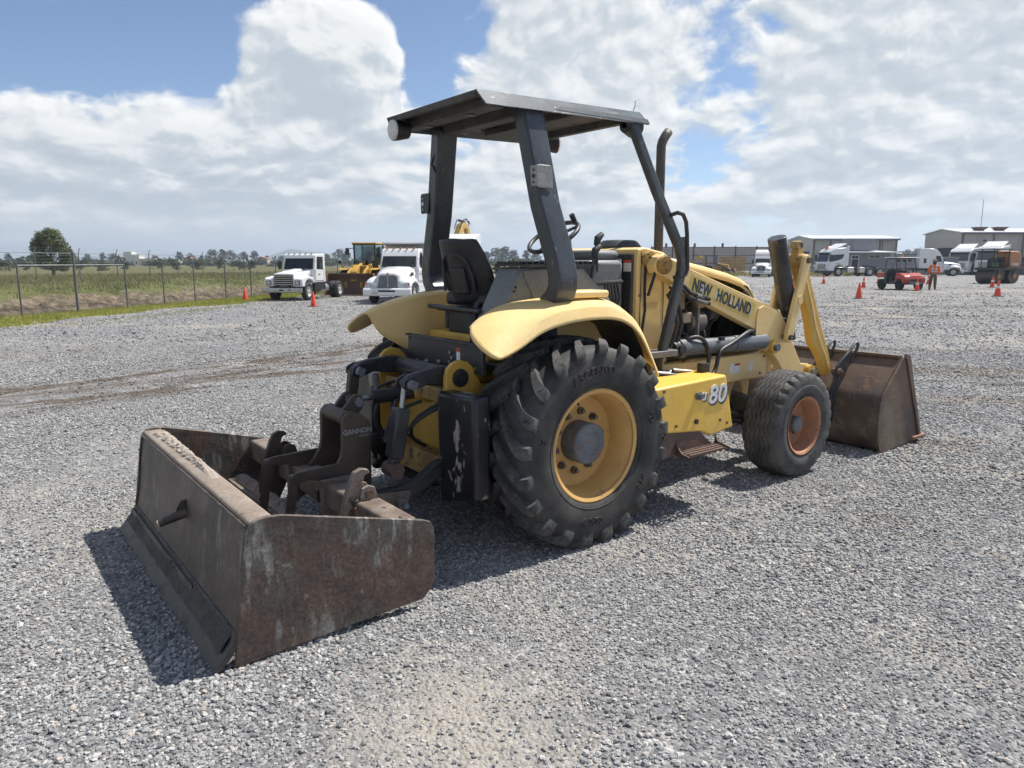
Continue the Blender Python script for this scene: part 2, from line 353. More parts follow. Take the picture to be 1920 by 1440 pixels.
BOXST = mat('brown_worn_blade_steel', (0.082, 0.061, 0.049), (0.042, 0.034, 0.030), 3.2, 0.9, 0.5, 0.22, alt2=(0.115, 0.095, 0.080), scale2=6, cut2=0.54, spots=(0.17, 0.155, 0.14), spot_scale=15, spot_cut=0.67, spot_w=0.09, bump=0.08, bscale=50, dent=0.25, grain=0.4, scr=(0.15, 0.14, 0.13), scr_rot=(0.12, 0.0, 0.0), scr_cut=0.585, scr_scale=(16, 16, 1.6))
PLATE = mat('rusty_end_plate_steel', (0.108, 0.070, 0.052), (0.058, 0.044, 0.037), 2.6, 0.9, 0.6, 0.2, alt2=(0.092, 0.082, 0.068), scale2=3.2, cut2=0.47, spots=(0.27, 0.255, 0.235), spot_scale=9, spot_cut=0.645, spot_w=0.12, grain=0.45, bump=0.14, bscale=45, dent=0.25, scr=(0.24, 0.228, 0.212), scr_rot=(0, 0.5, 0), scr_cut=0.545, scr_scale=(17, 6, 3.4))
EDGE = mat('dark_cutting_edge_steel', (0.044, 0.039, 0.036), (0.070, 0.062, 0.055), 5, 0.85, 0.48, 0.2, spots=(0.012, 0.012, 0.012), spot_scale=5, spot_cut=0.58, spot_w=0.03, bump=0.12, bscale=40)
DUSTM = mat('dry_dust_and_grit', (0.36, 0.31, 0.265), (0.28, 0.24, 0.20), 14, 0.8, 0.95, 0.05, bump=0.4, bscale=150)
BARM = mat('dusty_brown_bar_steel', (0.125, 0.090, 0.070), (0.26, 0.22, 0.185), 5, 0.8, 0.6, 0.2, spots=(0.06, 0.045, 0.038), spot_scale=10, spot_cut=0.62, spot_w=0.1, bump=0.05)
TOWER = mat('dark_brown_mast_steel', (0.060, 0.044, 0.034), (0.098, 0.068, 0.050), 5, 0.8, 0.55, 0.2, spots=(0.11, 0.085, 0.068), spot_scale=14, spot_cut=0.67, spot_w=0.1)
BUCKET = mat('rusty_bucket_steel', (0.145, 0.092, 0.060), (0.058, 0.046, 0.040), 2.0, 0.9, 0.5, 0.2, alt2=(0.165, 0.135, 0.10), scale2=2.6, cut2=0.50, grain=0.35, spots=(0.20, 0.105, 0.062), spot_scale=4, spot_cut=0.60, spot_w=0.14, bump=0.06, bscale=50, scr=(0.21, 0.18, 0.155), scr_rot=(0, 1.3, 0), scr_cut=0.62)
BRACK = mat('black_bucket_bracket', (0.028, 0.030, 0.035), (0.05, 0.05, 0.055), 8, 0.7, 0.5, 0.2, spots=(0.15, 0.09, 0.06), spot_scale=14, spot_cut=0.63, spot_w=0.06)
STEP = mat('rust_brown_step', (0.13, 0.075, 0.055), (0.08, 0.055, 0.045), 8, 0.8, 0.6, 0.2, spots=(0.25, 0.20, 0.16), spot_scale=22, spot_cut=0.64, spot_w=0.08)
LENS = mat('milky_lamp_lens', (0.62, 0.60, 0.56), (0.52, 0.50, 0.46), 10, 0.5, 0.25, 0.1)
DECALY = mat('gold_decal_vinyl', (0.60, 0.43, 0.10), (0.64, 0.47, 0.16), 12, 0.6, 0.45, 0.1)
NAVY = mat('navy_letters', (0.020, 0.035, 0.055), (0.05, 0.06, 0.075), 30, 0.6, 0.5, 0.1)
WHITE = mat('white_vinyl', (0.74, 0.74, 0.72), (0.62, 0.62, 0.60), 20, 0.5, 0.5, 0.1)
REDV = mat('red_vinyl', (0.50, 0.07, 0.04), None, 20, 0.4, 0.5, 0.1)
BELT = mat('seat_belt_webbing', (0.030, 0.026, 0.034), None, 30, 0.5, 0.8, 0.1)
ENG = mat('oily_engine_castings', (0.050, 0.047, 0.043), (0.09, 0.082, 0.072), 9, 0.8, 0.55, 0.25, spots=(0.02, 0.018, 0.016), spot_scale=10, spot_cut=0.57, bump=0.2, bscale=40)
ALU = mat('dull_aluminium_castings', (0.26, 0.25, 0.24), (0.17, 0.16, 0.15), 14, 0.8, 0.45, 0.2, metal=0.5)
BEIGE = mat('beige_engine_paint', (0.38, 0.31, 0.22), (0.26, 0.21, 0.15), 8, 0.8, 0.55, 0.2, spots=(0.10, 0.08, 0.06), spot_scale=10, spot_cut=0.6, spot_w=0.1)

# ================================================================ ground, field, grass
FO = Vector((-1.247, 23.02, 0)); FA = math.atan2(0.65, 0.76)          # fence line: origin and direction
FS = Vector((math.cos(FA), math.sin(FA), 0)); FN = Vector((-math.sin(FA), math.cos(FA), 0))
def fpt(s, n, z=0.0): return FO + FS * s + FN * n + Vector((0, 0, z))
def fz(n):
    pts = [(-9, 0), (0.3, 0.0), (0.75, 0.26), (1.5, 0.50), (3.0, 0.58), (7, 0.60), (45, 0.16), (120, 0.08), (420, 0.04)]
    for (a, za), (b, zb) in zip(pts, pts[1:]):
        if n <= b: return za + (zb - za) * (n - a) / (b - a)
    return 0.04

def track_group():
    """wheel tracks where damp brown soil shows through: mask and colour from the position"""
    g = bpy.data.node_groups.new('wheel_tracks', 'ShaderNodeTree')
    g.interface.new_socket('Vector', in_out='INPUT', socket_type='NodeSocketVector')
    g.interface.new_socket('Mask', in_out='OUTPUT', socket_type='NodeSocketFloat'); g.interface.new_socket('Color', in_out='OUTPUT', socket_type='NodeSocketColor')
    t = NT(g); gi = t.new('NodeGroupInput'); go = t.new('NodeGroupOutput'); p = gi.outputs[0]
    sp = t.new('ShaderNodeSeparateXYZ'); t.l.new(p, sp.inputs[0])
    tot = None; c = None
    for nx, ny, ce, w, rag, amt, col, lo, hi in BANDS:
        q = t.math('ADD', t.math('MULTIPLY', sp.outputs[0], nx), t.math('MULTIPLY', sp.outputs[1], ny))
        al = t.math('SUBTRACT', t.math('MULTIPLY', sp.outputs[0], ny), t.math('MULTIPLY', sp.outputs[1], nx))
        cv = t.new('ShaderNodeCombineXYZ'); t.l.new(t.math('MULTIPLY', al, 0.60), cv.inputs[0]); t.l.new(t.math('MULTIPLY', q, 2.0), cv.inputs[1]); cv.inputs[2].default_value = ce
        nz = t.noise(cv.outputs[0], 1.3, 5, 0.66)
        f = t.math('MULTIPLY', t.smooth(t.math('ABSOLUTE', t.math('SUBTRACT', q, ce)), w, w * 0.3), t.smooth(nz, rag, rag + 0.12))
        f = t.math('MULTIPLY', t.math('MULTIPLY', f, amt), t.math('MULTIPLY', t.smooth(al, lo, lo + 3.0), t.smooth(al, hi, hi - 3.0)))
        tot = f if tot is None else t.math('MAXIMUM', tot, f); c = t.mix(f, col if c is None else c, col)
    t.l.new(tot, go.inputs[0]); t.l.new(c, go.inputs[1])
    return g
BR1, BR2, GR1, TN1 = (0.105, 0.080, 0.060), (0.098, 0.076, 0.058), (0.12, 0.108, 0.095), (0.30, 0.25, 0.195)
BANDS = ((-0.26, 0.966, 7.72, 1.0, 0.452, 0.95, BR1, -9, 10.0), (-0.16, 0.987, 6.75, 1.1, 0.465, 0.95, BR2, -9, 6.5), (0.3, 0.95, 9.6, 2.5, 0.56, 0.6, BR1, -9, 14), (0.97, 0.25, 6.2, 1.4, 0.54, 0.5, TN1, -12, 4), (0.95, 0.3, 1.4, 1.3, 0.55, 0.5, TN1, -1, 6), (0.1, 0.99, 12.2, 1.2, 0.55, 0.6, BR2, -9, 6), (-0.21, 0.978, 8.9, 0.7, 0.52, 0.8, BR1, -6, 14), (-0.25, 0.968, 12.5, 1.2, 0.50, 0.5, TN1, -8, 20),
         (0.60, 0.80, 22.3, 0.9, 0.42, 0.85, GR1, 6, 26), (0.66, 0.75, 18.6, 0.7, 0.44, 0.85, GR1, 6, 24), (0.63, 0.78, 26.5, 1.4, 0.46, 0.75, GR1, 8, 34), (0.58, 0.81, 33.0, 2.0, 0.46, 0.7, TN1, 8, 44), (0.62, 0.78, 42.0, 3.0, 0.46, 0.7, GR1, 0, 60), (0.55, 0.83, 15.8, 0.5, 0.48, 0.7, GR1, 3, 16), (0.75, 0.66, 10.4, 0.45, 0.43, 0.7, GR1, 2, 20), (0.8, 0.6, 7.9, 0.8, 0.40, 0.6, TN1, 1, 20), (0.8, 0.6, 5.2, 0.7, 0.44, 0.55, TN1, 2, 15), (0.78, 0.62, 6.4, 0.3, 0.44, 0.7, GR1, 3, 18), (0.9, 0.43, 3.4, 0.6, 0.45, 0.5, TN1, 1, 9))
TRACKS = track_group()
def ground_material():
    m = bpy.data.materials.new('crushed_gravel_ground'); m.use_nodes = True; t = NT(m.node_tree); b = t.n['Principled BSDF']
    g = t.new('ShaderNodeNewGeometry'); p = g.outputs['Position']
    fine = t.voro(p, 55.0, out='Color'); s = t.new('ShaderNodeSeparateColor'); t.l.new(fine, s.inputs[0])
    stone = t.ramp(s.outputs[0], [(0.0, (0.10, 0.102, 0.106)), (0.35, (0.19, 0.192, 0.197)), (0.7, (0.30, 0.30, 0.30)), (0.92, (0.42, 0.41, 0.395)), (1.0, (0.52, 0.49, 0.46))])
    # coarser grain that still reads far off
    far = t.noise(p, 11.0, 7, 0.8); stone = t.mix(t.smooth(far, 0.42, 0.60, 0.0, 0.62), stone, (0.11, 0.112, 0.118))
    far1 = t.noise(t.vmath('ADD', p, (7.1, 3.3, 0.0)), 4.0, 7, 0.8); stone = t.mix(t.smooth(far1, 0.52, 0.66, 0.0, 0.55), stone, (0.42, 0.41, 0.395))
    far2 = t.noise(p, 1.3, 7, 0.75); stone = t.mix(t.smooth(far2, 0.42, 0.62, 0.0, 0.40), stone, (0.15, 0.15, 0.155))
    mid = t.noise(p, 0.35, 6, 0.68); stone = t.mix(t.smooth(mid, 0.48, 0.64, 0.0, 0.60), stone, (0.35, 0.32, 0.28))
    tk = t.new('ShaderNodeGroup', node_tree=TRACKS); t.l.new(p, tk.inputs[0]); stone = t.mix(tk.outputs[0], stone, tk.outputs[1])
    # sandy fines in front of the camera
    d2 = t.vmath('DISTANCE', t.vmath('MULTIPLY', p, (0.8, 0.6, 0.0)), (-1.30, -1.20, 0.0)); nf = t.noise(p, 3.0, 5, 0.65)
    stone = t.mix(t.math('MULTIPLY', t.smooth(t.math('ADD', d2, t.math('MULTIPLY', nf, 0.7)), 0.90, 0.35), 0.80), stone, t.mix(t.noise(p, 60, 4, 0.7), (0.25, 0.228, 0.198), (0.41, 0.378, 0.335)))
    # open land far away
    dist = t.vmath('LENGTH', p); land = t.mix(t.noise(p, 0.02, 5, 0.6), (0.10, 0.105, 0.045), (0.17, 0.145, 0.075))
    stone = t.mix(t.smooth(dist, 135, 170), stone, land)
    t.put(b.inputs['Base Color'], stone); b.inputs['Roughness'].default_value = 0.9; b.inputs['Specular IOR Level'].default_value = 0.25
    bn = t.new('ShaderNodeBump'); bn.inputs['Strength'].default_value = 0.9; bn.inputs['Distance'].default_value = 0.02
    h = t.math('ADD', t.math('MULTIPLY', t.voro(p, 55.0), -0.6), t.math('MULTIPLY', t.noise(p, 14.0, 5, 0.7), 1.0)); t.l.new(h, bn.inputs['Height']); t.l.new(bn.outputs[0], b.inputs['Normal'])
    return m
GM = ground_material()
b = MB()
ext = [-4000, -1500, -500, -200, -100, -60, -40, -25, -15, -10, -6, -3, 0, 3, 6, 10, 15, 25, 40, 60, 100, 200, 500, 1500, 4000]
b.grid([[(x, y, 0.0) for x in ext] for y in ext])
o = b.build('ground', GM, None, smooth=0, fix=False)
tag(o, 'grey crushed gravel yard with faint tyre tracks', 'ground', kind='structure')

# loose stones: instanced pebbles, thinning out with distance from the camera
def gravel():
    rs = np.random.RandomState(11); cxy = np.array([-2.943, -3.97]); yaw = R(52.34); pts = []
    for r0, r1, dn, sz in ((1.2, 4.0, 5200, 1.0), (4.0, 6.5, 3600, 1.08), (6.5, 10.0, 1700, 1.3), (10.0, 16.0, 620, 1.65)):
        hw = R(60); n = int(dn * hw * (r1*r1 - r0*r0))
        rr = np.sqrt(rs.uniform(r0*r0, r1*r1, n)); an = yaw + rs.uniform(-hw, hw, n)
        xy = cxy + np.stack([rr*np.cos(an), rr*np.sin(an)], 1)
        s = 0.0050 * sz * np.exp(rs.normal(0, 0.30, n)); pts.append(np.concatenate([xy, s[:, None]], 1))
    n = 560000; rr = np.sqrt(rs.uniform(16.0**2, 75.0**2, n)); hw = R(60); full = n / (hw * (75.0**2 - 16.0**2)); kp = rs.uniform(0, 1, n) < np.minimum(1.0, 210 * np.exp(-(rr - 16) / 9.0) / full); rr = rr[kp]; an = yaw + rs.uniform(-hw, hw, len(rr))
    big_ = 1.6 + (rr - 16) * 0.03; pts.append(np.concatenate([cxy + np.stack([rr*np.cos(an), rr*np.sin(an)], 1), (0.0064 * big_ * np.exp(rs.normal(0, 0.36, len(rr))))[:, None]], 1))
    P_ = np.concatenate(pts); off = np.abs(np.arctan2(P_[:, 1] - cxy[1], P_[:, 0] - cxy[0]) - yaw); P_ = P_[rs.uniform(0, 1, len(P_)) > (off - R(46)) / R(14)]; P_ = P_[((P_[:, 0] - FO.x)*FN.x + (P_[:, 1] - FO.y)*FN.y) < -2.1]
    # thinner cover on the sandy patch in front of the camera
    d = np.hypot((P_[:, 0] + 1.62)*0.8, (P_[:, 1] + 2.0) * 0.6); keep = rs.uniform(0, 1, len(P_)) > np.clip(1.05 - d / 0.45, 0, 0.66)
    # and in the left hand wheel tracks
    q = -0.26*P_[:, 0] + 0.966*P_[:, 1]; q2 = -0.16*P_[:, 0] + 0.987*P_[:, 1]
    keep &= ~(((np.abs(q - 7.72) < 0.5) | (np.abs(q2 - 6.75) < 0.5)) & (rs.uniform(0, 1, len(P_)) < 0.55))
    def vnoise(x, y, sc, seed):
        g = np.random.RandomState(seed).uniform(0, 1, (64, 64)); u, v = x/sc, y/sc; i, j = np.floor(u).astype(int), np.floor(v).astype(int); fu, fv = u - i, v - j; fu = fu*fu*(3 - 2*fu); fv = fv*fv*(3 - 2*fv)
        a, b_, c_, d_ = g[i % 64, j % 64], g[(i+1) % 64, j % 64], g[i % 64, (j+1) % 64], g[(i+1) % 64, (j+1) % 64]
        return (a*(1-fu) + b_*fu)*(1-fv) + (c_*(1-fu) + d_*fu)*fv
    vn = 0.55*vnoise(P_[:, 0], P_[:, 1], 1.7, 1) + 0.30*vnoise(P_[:, 0], P_[:, 1], 0.6, 2) + 0.15*vnoise(P_[:, 0], P_[:, 1], 0.22, 3)
    keep &= rs.uniform(0, 1, len(P_)) > np.clip((vn - 0.56) * 4.5, 0, 0.62)
    P_[:, 2] *= 0.85 + 0.55*vnoise(P_[:, 0] + 40, P_[:, 1], 0.9, 5)
    P_ = P_[keep]; n = len(P_)
    me = bpy.data.meshes.new('gravel'); me.vertices.add(n)
    co = np.zeros((n, 3), np.float32); co[:, :2] = P_[:, :2]; co[:, 2] = P_[:, 2] * rs.uniform(0.05, 0.55, n); me.vertices.foreach_set('co', co.ravel())
    a = me.attributes.new('size', 'FLOAT', 'POINT'); a.data.foreach_set('value', P_[:, 2].astype(np.float32))
    a = me.attributes.new('turn', 'FLOAT_VECTOR', 'POINT'); a.data.foreach_set('vector', (rs.uniform(-1, 1, (n, 3)) * np.array([0.55, 0.55, 3.14])).astype(np.float32).ravel())
    a = me.attributes.new('pick', 'INT', 'POINT'); a.data.foreach_set('value', rs.randint(0, 5, n).astype(np.int32))
    ob = bpy.data.objects.new('gravel', me); COL.objects.link(ob)
    m = bpy.data.materials.new('gravel_stones'); m.use_nodes = True; t = NT(m.node_tree); bs = t.n['Principled BSDF']
    oi = t.new('ShaderNodeObjectInfo'); tcn = t.new('ShaderNodeTexCoord')
    c = t.ramp(oi.outputs['Random'], [(0.0, (0.090, 0.093, 0.100)), (0.22, (0.172, 0.176, 0.184)), (0.50, (0.262, 0.265, 0.270)), (0.76, (0.355, 0.356, 0.355)), (0.92, (0.47, 0.465, 0.455)), (0.96, (0.43, 0.36, 0.305)), (1.0, (0.58, 0.565, 0.545))])
    c = t.mix(t.math('MULTIPLY', t.noise(tcn.outputs['Object'], 1.6, 4, 0.6), 0.40), c, (0.38, 0.375, 0.37))
    gg = t.new('ShaderNodeNewGeometry'); tk = t.new('ShaderNodeGroup', node_tree=TRACKS); t.l.new(gg.outputs['Position'], tk.inputs[0]); c = t.mix(t.math('MULTIPLY', tk.outputs[0], 0.85), c, tk.outputs[1])
    t.put(bs.inputs['Base Color'], c); bs.inputs['Roughness'].default_value = 0.85; bs.inputs['Specular IOR Level'].default_value = 0.3
    me.materials.append(m)
    ng = bpy.data.node_groups.new('scatter_gravel', 'GeometryNodeTree')
    ng.interface.new_socket('Geometry', in_out='INPUT', socket_type='NodeSocketGeometry'); ng.interface.new_socket('Geometry', in_out='OUTPUT', socket_type='NodeSocketGeometry')
    N = ng.nodes; L_ = ng.links; gi = N.new('NodeGroupInput'); go = N.new('NodeGroupOutput')
    join = N.new('GeometryNodeJoinGeometry')
    for k in range(5):
        ico = N.new('GeometryNodeMeshIcoSphere'); ico.inputs['Radius'].default_value = 1.0; ico.inputs['Subdivisions'].default_value = 2
        nz = N.new('ShaderNodeTexNoise'); nz.noise_dimensions = '4D'; nz.inputs['W'].default_value = 3.7 * k; nz.inputs['Scale'].default_value = 0.9; nz.inputs['Detail'].default_value = 1.0
        sub = N.new('ShaderNodeVectorMath'); sub.operation = 'SUBTRACT'; sub.inputs[1].default_value = (0.5, 0.5, 0.5); L_.new(nz.outputs['Color'], sub.inputs[0])
        mul = N.new('ShaderNodeVectorMath'); mul.operation = 'SCALE'; mul.inputs['Scale'].default_value = 2.1; L_.new(sub.outputs[0], mul.inputs[0])
        sp = N.new('GeometryNodeSetPosition'); L_.new(ico.outputs['Mesh'], sp.inputs['Geometry']); L_.new(mul.outputs[0], sp.inputs['Offset'])
        tr = N.new('GeometryNodeTransform'); tr.inputs['Scale'].default_value = ((1.25, 0.95, 0.72), (1.1, 1.05, 0.85), (1.4, 0.85, 0.6), (1.0, 1.0, 0.95), (1.2, 1.1, 0.65))[k]; L_.new(sp.outputs[0], tr.inputs['Geometry'])
        sm = N.new('GeometryNodeSetMaterial'); sm.inputs['Material'].default_value = m; L_.new(tr.outputs[0], sm.inputs['Geometry'])
        ti = N.new('GeometryNodeGeometryToInstance'); L_.new(sm.outputs[0], ti.inputs[0]); L_.new(ti.outputs[0], join.inputs[0])
    iop = N.new('GeometryNodeInstanceOnPoints'); L_.new(gi.outputs[0], iop.inputs['Points']); L_.new(join.outputs[0], iop.inputs['Instance']); iop.inputs['Pick Instance'].default_value = True
    def attr(nm, typ):
        a_ = N.new('GeometryNodeInputNamedAttribute'); a_.data_type = typ; a_.inputs['Name'].default_value = nm
        return [s_ for s_ in a_.outputs if s_.enabled][0]
    L_.new(attr('pick', 'INT'), iop.inputs['Instance Index']); L_.new(attr('size', 'FLOAT'), iop.inputs['Scale'])
    er = N.new('FunctionNodeEulerToRotation'); L_.new(attr('turn', 'FLOAT_VECTOR'), er.inputs[0]); L_.new(er.outputs[0], iop.inputs['Rotation'])
    L_.new(iop.outputs[0], go.inputs[0])
    md = ob.modifiers.new('scatter', 'NODES'); md.node_group = ng
    tag(ob, 'loose grey crushed stones covering the yard', 'gravel', kind='stuff')
gravel()

# raised field with a cut earth bank behind the fence
def field_material():
    m = bpy.data.materials.new('rough_field_and_cut_bank'); m.use_nodes = True; t = NT(m.node_tree); b = t.n['Principled BSDF']
    tcn = t.new('ShaderNodeTexCoord'); p = tcn.outputs['Object']; s = t.new('ShaderNodeSeparateXYZ'); t.l.new(p, s.inputs[0]); n = s.outputs[1]
    nz = t.noise(p, 1.1, 6, 0.68); nn = t.math('ADD', n, t.math('MULTIPLY', t.math('SUBTRACT', nz, 0.5), 3.0))
    soil = t.mix(t.smooth(t.noise(p, 3.5, 7, 0.75), 0.40, 0.66), (0.105, 0.082, 0.060), (0.33, 0.26, 0.185))
    green = t.mix(t.noise(p, 0.9, 6, 0.7), (0.10, 0.13, 0.035), (0.17, 0.165, 0.06))
    dry = t.mix(t.noise(p, 0.35, 6, 0.7), (0.16, 0.125, 0.065), (0.10, 0.12, 0.04))
    c = t.mix(t.smooth(nn, 1.0, 1.9), soil, green); c = t.mix(t.smooth(nn, 5.0, 14.0), c, dry)
    t.put(b.inputs['Base Color'], c); b.inputs['Roughness'].default_value = 0.95; b.inputs['Specular IOR Level'].default_value = 0.15
    bn = t.new('ShaderNodeBump'); bn.inputs['Strength'].default_value = 0.8; bn.inputs['Distance'].default_value = 0.15; t.l.new(t.noise(p, 5.0, 6, 0.7), bn.inputs['Height']); t.l.new(bn.outputs[0], b.inputs['Normal'])
    return m
rnd = random.Random(8); b = MB(); rows = []
ns = [0.28, 0.4, 0.55, 0.7, 0.85, 1.0, 1.2, 1.45, 1.7, 2.1, 2.6, 3.3, 4.2, 5.5, 7, 9, 12, 16, 22, 30, 45, 70, 120, 240, 420]
ss = [-70 + 1.0*i for i in range(20)] + [-50 + 0.45*i for i in range(200)] + [40 + 3*i for i in range(24)] + [115, 130, 160, 220, 330]
for n in ns:
    row = []
    for s in ss:
        w_ = 0.5*math.sin(s*0.7) + 0.3*math.sin(s*1.9 + 1) + 0.2*math.sin(s*4.1)
        z = fz(n) - (0.012 if n < 0.3 else 0)
        if 0.3 < n < 3: z += (rnd.uniform(-0.09, 0.09) + 0.07*w_) * min(1, n)
        elif 3 <= n < 45: z += rnd.uniform(-0.05, 0.05)
        row.append((s, n + (0.10*w_ + rnd.uniform(-0.05, 0.05) if 0.3 < n < 3 else 0), z))
    rows.append(row)
b.grid(rows); fo = b.build('field', field_material(), None, smooth=0, fix=False); fo.location = FO; fo.rotation_euler = (0, 0, FA)
tag(fo, 'rough grass field rising behind a cut earth bank along the fence', 'field', kind='structure')

def grass(name, label, spots, mats):
    """spots: array of x,y,z,h ; one bent blade each"""
    rs = np.random.RandomState(4); n = len(spots); a = rs.uniform(0, 2*np.pi, n); h = spots[:, 3]; w_ = h * rs.uniform(0.10, 0.22, n); ln = rs.normal(0, 0.35, (n, 2)) * h[:, None]
    V = np.zeros((n, 3, 3), np.float32); V[:, 0, :2] = spots[:, :2] + np.stack([np.cos(a)*w_, np.sin(a)*w_], 1); V[:, 1, :2] = spots[:, :2] - np.stack([np.cos(a)*w_, np.sin(a)*w_], 1); V[:, 2, :2] = spots[:, :2] + ln
    V[:, 0, 2] = V[:, 1, 2] = spots[:, 2] - 0.01; V[:, 2, 2] = spots[:, 2] + h
    me = bpy.data.meshes.new(name); me.from_pydata(V.reshape(-1, 3).tolist(), [], np.arange(n*3).reshape(-1, 3).tolist()); me.materials.append(mats)
    o = bpy.data.objects.new(name, me); COL.objects.link(o); tag(o, label, 'grass', kind='stuff'); return o
def leafmat(name, c0, c1, c2, scale=2.0, trans=0.25):
    m = bpy.data.materials.new(name); m.use_nodes = True; t = NT(m.node_tree); b = t.n['Principled BSDF']; g = t.new('ShaderNodeNewGeometry')
    rn = t.new('ShaderNodeObjectInfo'); v = t.vmath('ADD', g.outputs['Position'], rn.outputs['Location'])
    n = t.noise(v, scale, 5, 0.65); c = t.ramp(t.math('ADD', t.math('MULTIPLY', n, 0.75), t.math('MULTIPLY', g.outputs['Random Per Island'], 0.35)), [(0.30, c0), (0.52, c1), (0.72, c2)])
    t.put(b.inputs['Base Color'], c); b.inputs['Roughness'].default_value = 0.75; b.inputs['Specular IOR Level'].default_value = 0.2
    tr = t.new('ShaderNodeBsdfTranslucent'); t.l.new(c, tr.inputs['Color']); mx = t.new('ShaderNodeMixShader'); mx.inputs[0].default_value = trans; t.l.new(b.outputs[0], mx.inputs[1]); t.l.new(tr.outputs[0], mx.inputs[2]); t.l.new(mx.outputs[0], t.n['Material Output'].inputs['Surface'])
    return m
G_STRIP = leafmat('green_verge_grass', (0.16, 0.19, 0.035), (0.27, 0.29, 0.06), (0.40, 0.38, 0.12), 0.8)
G_FIELD = leafmat('field_grass', (0.10, 0.135, 0.030), (0.165, 0.175, 0.052), (0.27, 0.22, 0.11), 0.5)
rs = np.random.RandomState(21)
vm = bpy.data.materials.new('thin_verge_turf'); vm.use_nodes = True; t = NT(vm.node_tree); g_ = t.new('ShaderNodeNewGeometry'); t.put(t.n['Principled BSDF'].inputs['Base Color'], t.mix(t.noise(g_.outputs['Position'], 3.0, 6, 0.7), (0.17, 0.185, 0.05), (0.31, 0.29, 0.11))); t.n['Principled BSDF'].inputs['Roughness'].default_value = 0.95
b = MB(); rows = [[], []]
for i in range(200):
    s_ = -20 + i*0.28; e_ = -2.2 + 0.35*math.sin(s_*0.5) + 0.25*math.sin(s_*1.3 + 2) - 0.15*min(1, max(0, (s_ - 14)/10)) + rnd.uniform(-0.10, 0.10); rows[0].append(fpt(s_, e_, 0.004)); rows[1].append(fpt(s_, 0.5, 0.004))
b.grid(rows); o = b.build('verge', vm, None, smooth=0, fix=False); tag(o, 'strip of thin green turf at the foot of the fence', 'verge', kind='structure')
n = 120000; s = rs.uniform(-16, 34, n); q = rs.uniform(-2.75, 0.45, n)
edge = -2.25 + 0.35*np.sin(s*0.5) + 0.25*np.sin(s*1.3 + 2) - 0.15*np.clip((s - 14)/10, 0, 1); keep = (q > edge + rs.exponential(0.12, n) - 0.15); s, q = s[keep], q[keep]
# weeds creeping over the gravel
for cs, cq, ls, lq, k in ((4.0, -3.6, 1.6, 0.22, 420), (0.5, -4.0, 1.5, 0.3, 260), (7.5, -3.4, 2.0, 0.2, 200), (13, -4.5, 2.5, 0.5, 220), (-2.5, -3.6, 1.0, 0.3, 160), (16, -2.4, 4.0, 0.8, 900)):
    s = np.concatenate([s, rs.normal(cs, ls, k)]); q = np.concatenate([q, rs.normal(cq, lq, k)])
xy = np.array([FO.x, FO.y]) + s[:, None]*np.array([FS.x, FS.y]) + q[:, None]*np.array([FN.x, FN.y])
grass('verge_grass', 'short bright green grass strip along the foot of the fence', np.column_stack([xy, np.zeros(len(s)), rs.uniform(0.02, 0.085, len(s))]), G_STRIP)
n = 150000; s = rs.uniform(-16, 60, n); q = 0.55 + rs.beta(0.7, 2.4, n) * 60; cl = np.sin(s*1.7 + 3*np.sin(q*0.9)) + np.sin(s*0.6 - q*0.8) + rs.normal(0, 0.9, n); k = (cl > -0.6) | (q > 12); s, q = s[k], q[k]; n = len(s); z = np.array([fz(v) for v in q])
xy = np.array([FO.x, FO.y]) + s[:, None]*np.array([FS.x, FS.y]) + q[:, None]*np.array([FN.x, FN.y])
grass('field_grass', 'rough green and straw coloured grass on the field', np.column_stack([xy, z, np.exp(rs.normal(np.log(0.055), 0.45, n)) * (0.6 + np.clip(q, 0, 3)/3*0.5) * (1 + q/50)]), G_FIELD)
n = 5000; xy = np.stack([rs.uniform(66, 92, n), rs.uniform(36, 62, n)], 1); dd = 0.60*xy[:, 0] + 0.78*xy[:, 1]; k = (np.abs(dd - 84.5) < 5.5); xy = xy[k]
grass('weedy_verge', 'pale dry weeds along the far edge of the yard', np.column_stack([xy, np.zeros(len(xy)), rs.uniform(0.2, 0.65, len(xy))]), leafmat('dry_weeds', (0.17, 0.16, 0.06), (0.28, 0.25, 0.10), (0.36, 0.32, 0.17), 0.3))
hl = bpy.data.materials.new('wooded_hillside'); hl.use_nodes = True; t = NT(hl.node_tree); g_ = t.new('ShaderNodeNewGeometry'); t.put(t.n['Principled BSDF'].inputs['Base Color'], t.mix(t.noise(g_.outputs['Position'], 0.01, 6, 0.7), (0.035, 0.055, 0.03), (0.08, 0.085, 0.045))); t.n['Principled BSDF'].inputs['Roughness'].default_value = 1
b = MB(); rows = []
for j, v in enumerate((-1, -0.6, -0.3, 0, 0.3, 0.6, 1)):
    row = []
    for i in range(61):
        u = i / 60; az = R(84 - 74*u); d = 2850 + 500*v
        h = 10 + 17*math.exp(-((u - 0.197)/0.014)**2) + 16*math.exp(-((u - 0.225)/0.03)**2) + 14*math.exp(-((u - 0.80)/0.05)**2) + 12*math.exp(-((u-0.9)/0.1)**2) + 5*math.sin(u*37)
        row.append((d*math.cos(az), d*math.sin(az), max(-1, h*(1 - abs(v))*1.25) - 1))
    rows.append(row)
b.grid(rows); o = b.build('hills', hl, None, smooth=60); tag(o, 'low blue hills on the horizon', 'hills', kind='structure')

# ================================================================ loader tractor
TR = thing('loader_tractor', 'large yellow loader tractor with black roll bar canopy standing on the gravel', 'tractor', (0, 0, 0))
def P(b, name, m, parent=None, **k): return b.build(name, m, parent or TR, world=True, **k)

